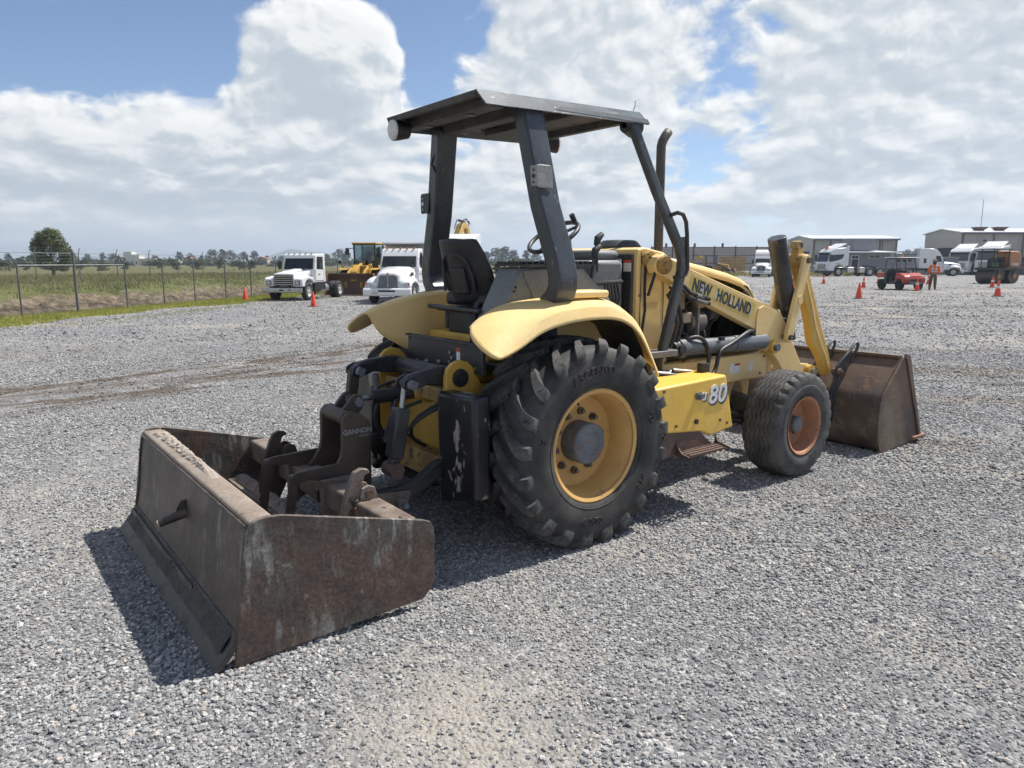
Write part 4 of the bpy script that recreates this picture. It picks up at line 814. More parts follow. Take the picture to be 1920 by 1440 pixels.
fender(-1, 'pale yellow rear fender over the near rear wheel'); fender(1, 'pale yellow rear fender on the far side, seen from inside')

# ---- roll bar and canopy
for sg in (-1, 1):
    b = MB(); b.sweep([(-0.115, sg*0.455, 2.60), (-0.085, sg*0.59, 2.02), (-0.065, sg*0.705, 1.70), (-0.06, sg*0.728, 1.60), (-0.055, sg*0.722, 1.545), (-0.05, sg*0.695, 1.495), (-0.045, sg*0.64, 1.45), (-0.04, sg*0.57, 1.40), (-0.035, sg*0.525, 1.33), (-0.03, sg*0.515, 1.10)], 0.155, 0.108, side=(1, 0, 0))
    post = P(b, 'roll_bar_post', ROPS, bevel=0.014, seg=3, smooth=40)
    if sg < 0:
        b = MB(); b.prism([(-0.185, 2.235), (-0.180, 2.245), (-0.085, 2.245), (-0.072, 2.23), (-0.065, 2.115), (-0.175, 2.115), (-0.185, 2.125)], -0.638, -0.630); br = P(b, 'bracket_plate', mat('bare_grey_bracket', (0.30, 0.30, 0.29), (0.2, 0.2, 0.2), 12, 0.7, 0.5, 0.2), post, bevel=0.004)
        b = MB(); b.prism([(-0.585, 2.125), (-0.638, 2.125), (-0.638, 2.24), (-0.575, 2.24)], -0.192, -0.182, 'yz'); P(b, 'bracket_plate', MATS['bare_grey_bracket'], post, bevel=0.004)
        for z in (2.215, 2.18, 2.145):
            b = MB(); b.cyl((-0.191, -0.612, z), (-0.199, -0.612, z), 0.012 if z == 2.18 else 0.006, n=12); P(b, 'bracket_bolt', BLACK, post)
    else:
        b = MB(); b.prism([(0.60, 2.03), (0.69, 2.03), (0.70, 2.045), (0.70, 2.155), (0.685, 2.17), (0.58, 2.17)], -0.175, -0.165, 'yz'); br = P(b, 'bracket_plate', BLACK, post)
        for z in (2.135, 2.10, 2.06):
            b = MB(); b.cyl((-0.174, 0.672, z), (-0.179, 0.672, z), 0.013 if z == 2.10 else 0.006, n=12); P(b, 'bracket_bolt', WHITE, post)
        b = MB(); b.tube([(-0.17, 0.46, 2.46), (-0.185, 0.50, 2.40), (-0.18, 0.535, 2.36), (-0.185, 0.50, 2.34), (-0.18, 0.48, 2.30)], 0.007, 6); P(b, 'wiring', HOSE, post)
def cz(x): return 2.617 + (x + 0.53) * 0.024
b = MB(); x0, x1 = -0.53, 0.80
b.add([(x0, -0.515, cz(x0)), (x1, -0.515, cz(x1)), (x1, 0.515, cz(x1)), (x0, 0.515, cz(x0)), (x0, -0.515, cz(x0)+0.012), (x1, -0.515, cz(x1)+0.012), (x1, 0.515, cz(x1)+0.012), (x0, 0.515, cz(x0)+0.012)], [(0,3,2,1),(4,5,6,7),(0,1,5,4),(1,2,6,5),(2,3,7,6),(3,0,4,7)])
can = P(b, 'canopy', UNDER, label='flat dark canopy roof dusty underneath')
for sg in (-1, 1):
    b = MB(); a0, a1 = x0, x1
    b.add([(a0, sg*0.517, cz(a0)+0.014), (a1-0.01, sg*0.517, cz(a1)+0.014), (a1+0.05, sg*0.553, cz(a1)-0.062), (a0+0.045, sg*0.553, cz(a0)-0.062),
           (a0, sg*0.505, cz(a0)+0.010), (a1-0.01, sg*0.505, cz(a1)+0.010), (a1+0.05, sg*0.540, cz(a1)-0.064), (a0+0.045, sg*0.540, cz(a0)-0.064)], [(0,1,2,3),(7,6,5,4),(0,4,5,1),(1,5,6,2),(2,6,7,3),(3,7,4,0)])
    P(b, 'canopy_fascia', CANOPY, can)
    if sg < 0:
        b = MB(); b.add([(0.02, -0.5475, cz(0.02)-0.046), (0.85, -0.5545, cz(0.8)-0.058), (0.845, -0.5395, cz(0.8)-0.028), (0.28, -0.5375, cz(0.28)-0.022), (0.08, -0.5365, cz(0.08)-0.020)], [(0, 1, 2, 3, 4)]); P(b, 'fascia_paint_patch', mat('dark_fascia_paint', (0.06, 0.068, 0.078), (0.09, 0.10, 0.11), 8, 0.6, 0.4, 0.2), can)
b = MB(); b.prism([(-0.53, 2.617), (-0.522, 2.597), (-0.51, 2.597), (-0.515, 2.617)], -0.50, 0.51); P(b, 'rear_lip', UNDER, can)
for x, h in ((-0.36, 0.062), (-0.11, 0.080), (0.30, 0.05)):
    b = MB(); b.bb(x - 0.05, x + 0.05, -0.49, 0.49, cz(x) - h, cz(x) - 0.002); P(b, 'cross_beam', UNDER, can, bevel=0.008)
for y in (-0.22, 0.26):
    b = MB(); b.cyl((-0.36, y, 2.553), (-0.36, y, 2.558), 0.035, n=20); P(b, 'beam_hole', BLACK, can)
b = MB(); b.bb(0.74, 0.79, -0.50, 0.50, cz(0.76) - 0.045, cz(0.76) - 0.002); P(b, 'front_beam', UNDER, can)
def lamp(p, d, parent):
    d = Vector(d).normalized(); p = Vector(p); b = MB()
    b.lathe([(-0.09, 0.025), (-0.08, 0.052), (0.0, 0.068), (0.026, 0.069), (0.026, 0.064)], p, d, 24); h = P(b, 'work_lamp', BLACK, parent)
    b = MB(); b.lathe([(0.0225, 0.066), (0.036, 0.062), (0.044, 0.04), (0.046, 0.0)], p, d, 24); P(b, 'lamp_lens', LENS, h)
lamp((-0.50, 0.44, 2.545), (-1, 0, -0.05), can); lamp((0.79, -0.46, 2.575), (1, 0.1, -0.1), can); lamp((0.86, 0.43, 2.585), (0.9, -0.45, -0.05), can)
b = MB(); b.tube([(0.74, -0.50, 2.66), (0.76, -0.50, 2.70), (0.75, -0.51, 2.73), (0.78, -0.51, 2.745)], 0.0025, 5); P(b, 'loose_wire', BLACK, can)
for sg in (-1, 1):
    b = MB(); b.sweep([(0.71, sg*0.50, 2.63), (0.93, sg*0.555, 2.17), (1.13, sg*0.605, 1.79), (1.158, sg*0.612, 1.71), (1.155, sg*0.615, 1.63), (0.975, sg*0.62, 1.07)], 0.055, 0.062, side=(0, 1, 0)); P(b, 'front_strut', ROPS, bevel=0.01)
    b = MB(); b.beam((1.17, sg*0.60, 1.86), (1.195, sg*0.60, 1.62), 0.012, 0.07, up=(1, 0, 0)); P(b, 'strut_gusset', ROPS)
b = MB(); b.tube([(1.03, -0.61, 2.005), (1.06, -0.64, 2.02), (1.12, -0.64, 2.01), (1.155, -0.64, 1.96), (1.17, -0.64, 1.88), (1.185, -0.64, 1.70), (1.19, -0.64, 1.64), (1.17, -0.64, 1.60), (1.12, -0.635, 1.585), (1.07, -0.62, 1.58)], 0.0145, 10); P(b, 'grab_handle', mat('worn_brown_handle', (0.045, 0.03, 0.022), (0.02, 0.02, 0.02), 12, 0.7, 0.35, 0.2))
b = MB(); b.bb(0.80, 1.10, -0.66, -0.52, 1.03, 1.075); b.bb(0.84, 0.86, -0.65, -0.54, 0.93, 1.04); b.bb(0.95, 0.97, -0.65, -0.54, 0.93, 1.04); P(b, 'strut_bracket', mat('grey_bracket_casting', (0.16, 0.16, 0.155), (0.10, 0.10, 0.10), 9, 0.7, 0.5, 0.2), bevel=0.006)
# ---- rear panel and hitch ears
b = MB(); b.bb(-0.50, -0.475, -0.52, 0.36, 1.02, 1.205); b.bb(-0.52, -0.475, -0.52, 0.36, 1.195, 1.21); P(b, 'rear_apron', mat('rust_stained_black_apron', (0.024, 0.026, 0.031), (0.04, 0.042, 0.048), 5, 0.7, 0.45, 0.2, spots=(0.10, 0.04, 0.025), spot_scale=7, spot_cut=0.61, spot_w=0.06), bevel=0.004)
b = MB(); b.bb(-0.503, -0.5005, -0.285, -0.245, 1.07, 1.165); P(b, 'apron_decal', WHITE)
b = MB(); b.bb(-0.505, -0.5035, -0.286, -0.244, 1.142, 1.166); P(b, 'apron_decal', REDV)
for p in ((-0.18, 1.13), (-0.17, 1.07), (-0.46, 1.06), (-0.20, 1.10), (0.34, 1.19)):
    b = MB(); b.cyl((-0.50, p[0], p[1]), (-0.512, p[0], p[1]), 0.012, n=8); P(b, 'apron_bolt', STEEL)
for sg in (-1, 1):
    pts = [(-0.70, 0.90)] + [(-0.595 + 0.105*math.cos(R(a)), 1.015 + 0.10*math.sin(R(a))) for a in (180, 150, 120, 90, 60, 30)] + [(-0.45, 0.96), (-0.36, 0.93), (-0.36, 0.40), (-0.62, 0.40), (-0.70, 0.60)]
    y0 = -0.43 if sg < 0 else 0.40
    b = MB(); b.prism(pts[::-1], y0, y0 + 0.035); ear = P(b, 'hitch_ear', YEL, bevel=0.006)
    b = MB(); b.cyl((-0.60, y0 - 0.02, 1.01), (-0.60, y0 + 0.06, 1.01), 0.040, n=20); b.cyl((-0.60, y0 - 0.03, 1.01), (-0.60, y0 - 0.02, 1.01), 0.022, n=10); P(b, 'pivot_pin', BLACK, ear)
b = MB(); b.bb(-0.66, -0.48, -0.395, 0.395, 0.34, 0.50); b.bb(-0.66, -0.50, -0.395, 0.395, 0.84, 0.93); P(b, 'hitch_frame', YEL_DIRTY, bevel=0.01)
b = MB(); b.bb(-0.555, -0.53, -0.385, 0.385, 0.50, 0.84); P(b, 'rear_plate', YEL)
b = MB(); b.prism([(-0.40, 0.45), (-0.36, 0.85), (-0.30, 0.85), (-0.34, 0.40)], -0.68, -0.60, 'yz'); P(b, 'side_guide', YEL, bevel=0.005)
b = MB(); b.cyl((-0.70, 0.39, 0.86), (-0.62, 0.39, 0.86), 0.02); 
for sg in (-1, 1):
    b = MB(); x0_, x1_ = -0.755, -0.635
    b.add([(x0_, sg*0.415, 0.27), (x0_, sg*0.80, 0.37), (x0_, sg*0.80, 0.965), (x0_, sg*0.405, 0.945), (x1_, sg*0.415, 0.27), (x1_, sg*0.80, 0.37), (x1_, sg*0.80, 0.965), (x1_, sg*0.405, 0.945)], [(0,1,2,3),(7,6,5,4),(0,4,5,1),(1,5,6,2),(2,6,7,3),(3,7,4,0)])
    P(b, 'side_weight', CHIPPED, bevel=0.028, seg=3)
# ---- hitch: lift arms, top cylinder, lift cylinders, lower links
b = MB(); b.cyl((-0.60, -0.44, 1.01), (-0.60, 0.44, 1.01), 0.055, n=18); P(b, 'rock_shaft', BLACK)
for sg in (-1, 1):
    y = sg*0.33 - 0.02
    pts = [(-0.56, 1.06), (-0.70, 1.075), (-0.84, 1.06), (-0.91, 1.045), (-0.955, 1.01), (-0.95, 0.975), (-0.90, 0.96), (-0.84, 0.985), (-0.70, 0.965), (-0.56, 0.955)]
    b = MB(); b.prism(pts, y - 0.03, y + 0.03); la = P(b, 'lift_arm', BLACK, bevel=0.012)
    for dy in (-0.055, 0.035):
        b = MB(); b.prism([(-0.82, 1.045), (-0.91, 1.045), (-0.96, 1.02), (-0.965, 0.98), (-0.93, 0.955), (-0.88, 0.965), (-0.80, 0.99)], y + dy, y + dy + 0.02); P(b, 'clevis', BLACK, la, bevel=0.004)
    b = MB(); b.cyl((-0.925, y - 0.085, 1.0), (-0.925, y + 0.075, 1.0), 0.022, n=12); b.box((-0.925, y - 0.092, 1.0), (0.05, 0.02, 0.05), (0, R(25), 0)); P(b, 'clevis_pin', HUBM, la)
    if sg < 0:
        b = MB(); b.cyl((-0.93, y, 0.99), (-0.955, y, 0.84), 0.016, n=12); lc = P(b, 'lift_cylinder', STEEL)
        b = MB(); b.beam((-0.955, y, 0.86), (-1.01, y, 0.57), 0.085, 0.085, up=(1, 0, 0)); b.beam((-1.005, y, 0.59), (-1.02, y, 0.50), 0.06, 0.06, up=(1, 0, 0)); P(b, 'cylinder_body', CYL, lc, bevel=0.012)
        b = MB(); b.cyl((-1.02, y - 0.06, 0.505), (-1.02, y + 0.06, 0.505), 0.045, n=18); b.cyl((-1.02, y - 0.066, 0.505), (-1.02, y + 0.066, 0.505), 0.025, n=14); P(b, 'cylinder_eye', STEP, lc)
        b = MB(); b.tube([(-0.99, y + 0.05, 0.60), (-0.96, y + 0.10, 0.56), (-0.94, y + 0.18, 0.58), (-0.92, y + 0.26, 0.66), (-0.88, y + 0.28, 0.74), (-0.80, y + 0.26, 0.80), (-0.70, y + 0.2, 0.84)], 0.012, 8); b.tube([(-0.955, y + 0.05, 0.80), (-0.94, y + 0.12, 0.84), (-0.88, y + 0.2, 0.86), (-0.75, y + 0.24, 0.88)], 0.011, 8); P(b, 'cylinder_hose', HOSE, lc)
    else:
        b = MB(); b.beam((-0.93, y, 1.0), (-1.0, y, 0.52), 0.05, 0.07, up=(1, 0, 0)); P(b, 'lift_link', TOWER, bevel=0.008)
b = MB(); b.cyl((-1.04, 0.02, 0.865), (-0.96, 0.02, 0.868), 0.018, n=12); tl = P(b, 'top_cylinder', STEEL)
b = MB(); b.cyl((-0.97, 0.02, 0.868), (-0.95, 0.02, 0.868), 0.052, n=20); b.cyl((-0.95, 0.02, 0.868), (-0.62, 0.02, 0.87), 0.045, n=20); P(b, 'cylinder_body', CYL, tl)
for y in (-0.07, 0.085): b = MB(); b.prism([(-0.60, 0.80), (-0.69, 0.84), (-0.70, 0.90), (-0.66, 0.93), (-0.60, 0.90), (-0.52, 0.83)], y, y + 0.025); P(b, 'top_cylinder_ear', YEL, tl, bevel=0.004)
b = MB(); b.cyl((-0.655, -0.09, 0.885), (-0.655, 0.13, 0.885), 0.02, n=12); P(b, 'top_pin', HUBM, tl)
for sg in (-1, 1):
    b = MB(); y = sg*0.42
    b.prism([(-0.50, 0.60), (-0.62, 0.575), (-0.80, 0.52), (-0.90, 0.455), (-1.00, 0.425), (-1.15, 0.425), (-1.23, 0.44), (-1.24, 0.40), (-1.14, 0.36), (-0.98, 0.335), (-0.86, 0.37), (-0.76, 0.43), (-0.60, 0.47), (-0.50, 0.47)], y - 0.03, y + 0.03); P(b, 'lower_link', BLACK, bevel=0.012)
    b = MB(); b.prism([(-0.97, 0.40), (-1.03, 0.405), (-1.20, 0.42), (-1.22, 0.36), (-1.10, 0.31), (-1.00, 0.31)], y - 0.055, y - 0.035); P(b, 'link_plate', BARM, bevel=0.004)
    b = MB(); b.cyl((-1.05, y - 0.10, 0.345), (-1.05, y + 0.05, 0.345), 0.028, n=14); b.cyl((-1.05, y - 0.14, 0.345), (-1.05, y - 0.10, 0.345), 0.014, n=10); P(b, 'link_pin', HUBM)

# ---- loader arms
ARM = [(0.985, 1.665), (1.02, 1.72), (1.085, 1.745), (1.15, 1.715), (1.26, 1.672), (2.47, 1.312), (2.58, 1.27), (2.645, 1.20), (2.80, 0.99), (2.94, 0.805), (3.06, 0.79), (3.11, 0.765), (3.125, 0.715), (3.10, 0.67), (3.05, 0.65), (2.86, 0.635),
       (2.745, 0.66), (2.68, 0.74), (2.61, 0.825), (2.54, 0.89), (2.46, 0.935), (2.40, 0.955), (2.365, 1.0), (2.365, 1.06), (2.33, 1.105), (1.56, 1.385), (1.22, 1.52), (1.08, 1.585), (1.005, 1.61)]
arms = []
for sg in (-1, 1):
    b = MB(); b.prism(ARM, sg*0.52, sg*0.435); arm = P(b, 'loader_arm', YEL_FADE, bevel=0.007); arms.append(arm)
    b = MB(); b.cyl((1.06, sg*0.38, 1.665), (1.06, sg*0.56, 1.665), 0.062, n=20); b.cyl((1.06, sg*0.56, 1.665), (1.06, sg*0.585, 1.665), 0.035, n=12); b.cyl((1.03, sg*0.30, 1.70), (1.03, sg*0.44, 1.70), 0.06, n=18); P(b, 'pivot_boss', YEL_DIRTY, arm)
    b = MB(); b.prism([(2.22, 1.10), (2.225, 1.26), (2.25, 1.315), (2.31, 1.335), (2.40, 1.315), (2.53, 1.272), (2.50, 1.15), (2.45, 1.05), (2.43, 0.97), (2.40, 0.965), (2.37, 1.01), (2.36, 1.06), (2.30, 1.10)], sg*0.532, sg*0.5205); P(b, 'wear_plate', YEL_FADE, arm, bevel=0.003)
    b = MB(); b.cyl((2.462, sg*0.50, 0.985), (2.462, sg*0.565, 0.985), 0.058, n=20); P(b, 'pin_boss', YEL, arm)
    b = MB(); b.cyl((2.462, sg*0.565, 0.985), (2.462, sg*0.595, 0.985), 0.032, n=12); P(b, 'pin', CYLG, arm)
    b = MB(); b.cyl((3.055, sg*0.40, 0.725), (3.055, sg*0.565, 0.725), 0.06, n=20); P(b, 'pin_boss', YEL, arm)
    b = MB(); b.cyl((3.055, sg*0.36, 0.725), (3.055, sg*0.60, 0.725), 0.030, n=12); P(b, 'pin', STEEL, arm)
    # lift cylinder under the arm
    yc = sg*0.50
    b = MB(); b.cyl((1.27, yc, 1.055), (1.33, yc, 1.055), 0.075, n=22); b.cyl((1.33, yc, 1.055), (2.36, yc, 1.038), 0.060, n=24); b.cyl((1.95, yc, 1.045), (2.37, yc, 1.038), 0.066, n=24); lc = P(b, 'boom_cylinder', CYLG)
    b = MB(); b.cyl((1.20, yc, 1.05), (1.32, yc, 1.055), 0.068, n=20); b.cyl((1.25, yc - 0.085, 1.055), (1.25, yc + 0.085, 1.055), 0.035, n=14); P(b, 'cylinder_end', BLACK, lc)
    b = MB(); b.cyl((2.36, yc, 1.038), (2.46, yc, 0.99), 0.028, n=14); P(b, 'rod', STEEL, lc)
    if sg < 0:
        for h, pth in enumerate((
            [(2.20, -0.52, 1.13), (2.10, -0.55, 1.14), (1.98, -0.57, 1.11), (1.86, -0.57, 1.06), (1.72, -0.57, 1.02), (1.68, -0.575, 0.98), (1.66, -0.575, 0.88), (1.58, -0.59, 0.82), (1.40, -0.62, 0.82), (1.15, -0.64, 0.86)],
            [(1.36, -0.52, 1.115), (1.44, -0.55, 1.14), (1.52, -0.57, 1.10), (1.57, -0.57, 1.0), (1.56, -0.575, 0.90), (1.48, -0.60, 0.85), (1.30, -0.63, 0.86), (1.05, -0.65, 0.875)])):
            # smooth by subdividing
            pp = [Vector(p) for p in pth]
            for _ in range(2):
                q = [pp[0]]
                for i in range(len(pp)-1): q += [pp[i]*0.75 + pp[i+1]*0.25, pp[i]*0.25 + pp[i+1]*0.75]
                pp = q + [pp[-1]]
            b = MB(); b.tube(pp, 0.0165, 10); hs = P(b, 'hydraulic_hose', HOSE, lc, smooth=60)
            e = pp[-1]; b = MB(); b.cyl(e, e + Vector((-0.12, -0.005, -0.005)), 0.014, n=8); b.cyl(e + Vector((0.02, 0, 0)), e + Vector((-0.05, 0, 0)), 0.022, n=6); P(b, 'hose_fitting', ALU, lc)
        b = MB(); b.cyl((2.20, -0.52, 1.09), (2.20, -0.52, 1.145), 0.022, n=12); b.cyl((1.36, -0.52, 1.10), (1.36, -0.52, 1.14), 0.022, n=12); b.bb(1.70, 1.74, -0.585, -0.55, 1.09, 1.12); P(b, 'cylinder_port', BLACK, lc)
        b = MB(); b.beam((1.40, -0.455, 0.948), (1.72, -0.455, 0.948), 0.06, 0.012); P(b, 'rail_cap', YEL_DIRTY)
# steel lines along the near arm
b = MB()
for k, dz in enumerate((0.0, 0.035)):
    b.tube([(1.13, -0.54, 1.47+dz), (1.20, -0.55, 1.495+dz), (1.27, -0.55, 1.48+dz), (1.34, -0.55, 1.43+dz), (1.42, -0.54, 1.415+dz), (1.60, -0.53, 1.375+dz)], 0.014, 8)
P(b, 'hydraulic_line', HOSE)
b = MB(); b.cyl((1.42, -0.54, 1.412), (1.56, -0.53, 1.382), 0.018, n=8); b.cyl((1.42, -0.54, 1.447), (1.52, -0.53, 1.425), 0.018, n=8); P(b, 'line_fitting', ALU)
b = MB()
for k in range(2): b.tube([(1.12 + k*0.05, -0.53, 1.46), (1.20 + k*0.05, -0.53, 1.36), (1.235 + k*0.05, -0.53, 1.24), (1.20 + k*0.05, -0.53, 1.14), (1.14 + k*0.05, -0.53, 1.02)], 0.015, 8)
P(b, 'hydraulic_hose', HOSE)
b = MB(); b.tube([(1.0, -0.42, 1.70), (0.985, -0.43, 1.5), (0.995, -0.43, 1.35), (0.97, -0.43, 1.2), (0.985, -0.43, 1.05)], 0.011, 6); b.tube([(1.02, -0.44, 1.72), (1.04, -0.50, 1.69), (1.0, -0.50, 1.58), (0.99, -0.46, 1.45)], 0.012, 6); P(b, 'cable', HOSE)
for k in range(6):
    b = MB(); b.cyl((0.80 + k*0.05, -0.62 - 0.02*(k % 3), 0.92 + 0.012*(k % 2)), (0.95 + k*0.05, -0.66 - 0.02*(k % 3), 0.90 + 0.012*(k % 2)), 0.013, n=7); P(b, 'hose_fitting', ALU if k % 2 else BLACK)
# lettering on the near arm
ax_ = Vector((2.47 - 1.26, 0, 1.312 - 1.672)).normalized(); up_ = Vector((-ax_.z, 0, ax_.x))
mid = Vector((1.785, -0.5205, 1.410))
b = MB(); q = [mid + ax_*sx*0.435 + up_*sy*0.068 for sx, sy in ((-1,-1), (1,-1), (1,1), (-1,1))]; b.add([p + Vector((0, -0.0012, 0)) for p in q] + [p + Vector((0, 0.0008, 0)) for p in q], [(0,1,2,3), (0,4,5,1), (1,5,6,2), (2,6,7,3), (3,7,4,0)]); P(b, 'name_decal', DECALY, arms[0])
for seg_, off, sx in (('NEW', -0.285, 0.76), ('HOLLAND', 0.140, 0.76)):
    lettering('lettering', seg_, NAVY, arms[0], mid + ax_*off + Vector((0, -0.0025, 0)), ax_, up_, 0.128, 0.0018, spacing=1.04, sx=sx, offset=0.0042)
for off, w in ((-0.285, 0.035), (-0.10, 0.03), (0.10, 0.028), (0.20, 0.03), (0.37, 0.02)):
    b = MB(); c_ = mid + ax_*off + Vector((0, -0.0036, 0)); q = [c_ + ax_*(-w/2) - up_*0.03, c_ + ax_*(w/2) - up_*0.045, c_ + ax_*(w/2+0.01) + up_*0.035, c_ + ax_*(-w/2+0.005) + up_*0.025]; b.add(q, [(0,1,2,3)]); P(b, 'worn_decal_patch', mat('peeled_white_patch', (0.62, 0.58, 0.50), None, 20, 0.4, 0.6, 0.1), arms[0])
# decals on the frame rail
b = MB(); b.bb(2.0, 2.13, -0.4575, -0.4553, 0.79, 0.87); P(b, 'frame_decal', WHITE); b = MB(); b.bb(2.06, 2.13, -0.459, -0.4577, 0.85, 0.869); P(b, 'frame_decal', REDV)
b = MB(); b.bb(2.26, 2.31, -0.4575, -0.4553, 0.79, 0.87); P(b, 'frame_decal', WHITE)
# ---- bucket linkage
for y, nm in ((-0.575, 'near'), (-0.375, 'far')):
    pts = []
    tp, bt = Vector((2.825, 1.70)), Vector((2.625, 1.06)); d = (tp - bt).normalized(); n_ = Vector((-d.y, d.x))
    for a in range(0, 181, 30): pts.append(tp + n_*0.05*math.cos(R(a)) + d*0.05*math.sin(R(a)))
    for a in range(180, 361, 30): pts.append(bt + n_*0.05*math.cos(R(a)) + d*0.05*math.sin(R(a)))
    b = MB(); b.prism([tuple(p) for p in pts], y - 0.018, y + 0.018); lv = P(b, 'bellcrank_lever', YEL_FADE, bevel=0.006)
    b = MB(); b.cyl((2.62, y - 0.04, 1.06), (2.62, y + 0.04, 1.06), 0.024, n=10); b.cyl((2.825, y - 0.04, 1.70), (2.825, y + 0.04, 1.70), 0.026, n=10); P(b, 'lever_pin', PIPE, lv)
    b = MB(); b.cyl((2.74, y - 0.026, 1.37), (2.74, y + 0.026, 1.37), 0.036, n=20); P(b, 'lever_boss', YEL_FADE, lv)
b = MB(); b.cyl((2.825, -0.56, 1.70), (2.825, -0.39, 1.70), 0.055, n=20); b.prism([(2.74, 1.80), (2.78, 1.86), (2.84, 1.865), (2.87, 1.84), (2.88, 1.70), (2.80, 1.66), (2.78, 1.72), (2.80, 1.80)], -0.515, -0.45); P(b, 'link_head', YEL_DIRTY, bevel=0.008)
LK = [(2.80, 1.68), (2.90, 1.72), (2.98, 1.62), (3.07, 1.46), (3.22, 1.18), (3.33, 1.00), (3.42, 0.86), (3.485, 0.72), (3.47, 0.66), (3.41, 0.645), (3.37, 0.68), (3.325, 0.78), (3.24, 0.875), (3.14, 0.955), (3.10, 1.03), (3.08, 1.12), (2.98, 1.32), (2.88, 1.50)]
b = MB(); b.prism(LK, -0.51, -0.44); lk = P(b, 'bucket_link', YEL, bevel=0.006)
b = MB(); b.sweep([(2.92, -0.475, 1.60), (3.08, -0.475, 1.30), (3.17, -0.475, 1.10), (3.28, -0.475, 0.94), (3.38, -0.475, 0.82), (3.43, -0.475, 0.72)], 0.085, 0.022, side=(0, 1, 0)); P(b, 'link_rib', YEL_FADE, lk)
b = MB(); b.cyl((2.525, -0.475, 1.885), (2.75, -0.475, 1.30), 0.075, n=28); tc_ = P(b, 'tilt_cylinder', CYL, bevel=0.004)
b = MB(); b.cyl((2.75, -0.475, 1.30), (2.775, -0.475, 1.235), 0.064, n=24); b.cyl((2.775, -0.475, 1.235), (2.86, -0.475, 1.02), 0.028, n=14); P(b, 'rod', BLACK, tc_)
b = MB(); b.cyl((2.60, -0.40, 1.80), (2.60, -0.37, 1.80), 0.03, n=10); b.tube([(2.60, -0.385, 1.90), (2.62, -0.38, 1.80), (2.72, -0.385, 1.5), (2.80, -0.39, 1.30)], 0.010, 6); P(b, 'cylinder_line', BLACK, tc_)
b = MB(); b.tube([(2.78, -0.44, 1.20), (2.82, -0.42, 1.0), (2.92, -0.40, 0.80), (3.0, -0.38, 0.70)], 0.014, 8); b.tube([(2.74, -0.46, 1.15), (2.80, -0.45, 0.98), (2.90, -0.43, 0.8)], 0.014, 8); P(b, 'hydraulic_hose', HOSE)
b = MB(); b.cyl((2.96, -0.50, 0.70), (2.96, 0.50, 0.70), 0.06, n=18); P(b, 'arm_torque_tube', YEL_DIRTY)
# ---- bucket
BP = [(3.765, 0.845), (3.60, 0.69), (3.455, 0.55), (3.41, 0.50), (3.39, 0.43), (3.388, 0.26), (3.405, 0.13), (3.45, 0.045), (3.52, 0.012), (4.20, 0.006)]
def offs(pts, d):
    out = []
    for i in range(len(pts)):
        a, c_ = Vector(pts[max(i-1, 0)]), Vector(pts[min(i+1, len(pts)-1)]); t_ = (c_ - a).normalized(); out.append((pts[i][0] - t_.y*d, pts[i][1] + t_.x*d))
    return out
b = MB(); b.prism(BP + offs(BP, 0.018)[::-1], -1.005, 1.005); bk = P(b, 'loader_bucket', BUCKET, smooth=40, label='wide rusty brown front loader bucket resting on the gravel')
for sg in (-1, 1):
    b = MB(); b.prism([(3.775, 0.845), (3.60, 0.685), (3.46, 0.55), (3.41, 0.50), (3.39, 0.43), (3.388, 0.26), (3.405, 0.13), (3.455, 0.03), (3.50, 0.008), (4.19, 0.03), (4.20, 0.06), (3.83, 0.84)], sg*1.03, sg*1.006); P(b, 'side_plate', BUCKET, bk, bevel=0.004)
    b = MB(); b.prism([(4.19, 0.05), (4.235, 0.05), (3.86, 0.85), (3.77, 0.875), (3.755, 0.85), (3.80, 0.82)], sg*1.045, sg*1.0305); P(b, 'edge_strip', BUCKET, bk, bevel=0.003)
    b = MB(); b.bb(4.05, 4.29, sg*1.06, sg*0.90, 0.045, 0.075); P(b, 'corner_tooth', mat('bare_rust_tooth', (0.28, 0.13, 0.085), (0.18, 0.09, 0.06), 12, 0.7, 0.6, 0.2), bk, bevel=0.006)
b = MB(); b.bb(4.02, 4.27, -0.90, 0.90, -0.004, 0.022); P(b, 'cutting_edge', EDGE, bk)
b = MB(); b.bb(3.73, 3.80, -1.0, 1.0, 0.83, 0.86); P(b, 'top_rim', BUCKET, bk, bevel=0.006)
for y in (-0.60, -0.375, 0.35, 0.575):
    b = MB(); b.prism([(3.385, 0.22), (3.33, 0.40), (3.335, 0.52), (3.37, 0.62), (3.40, 0.72), (3.48, 0.80), (3.60, 0.87), (3.66, 0.85), (3.62, 0.75), (3.54, 0.63), (3.46, 0.53), (3.41, 0.45)], y - 0.012, y + 0.012); br = P(b, 'bucket_bracket', BRACK, bk, bevel=0.003)
    b = MB(); b.tube([(3.56, y, 0.80), (3.64, y, 0.875), (3.70, y, 0.93), (3.735, y, 0.945), (3.765, y, 0.93), (3.765, y, 0.89), (3.72, y, 0.82), (3.67, y, 0.75)], 0.014, 8); P(b, 'chain_hook', BRACK, bk)
    b = MB(); b.cyl((3.43, y - 0.04, 0.69), (3.43, y + 0.04, 0.69), 0.034, n=14); b.cyl((3.43, y - 0.055, 0.69), (3.43, y + 0.055, 0.69), 0.018, n=10); P(b, 'bracket_pin', STEP, bk)
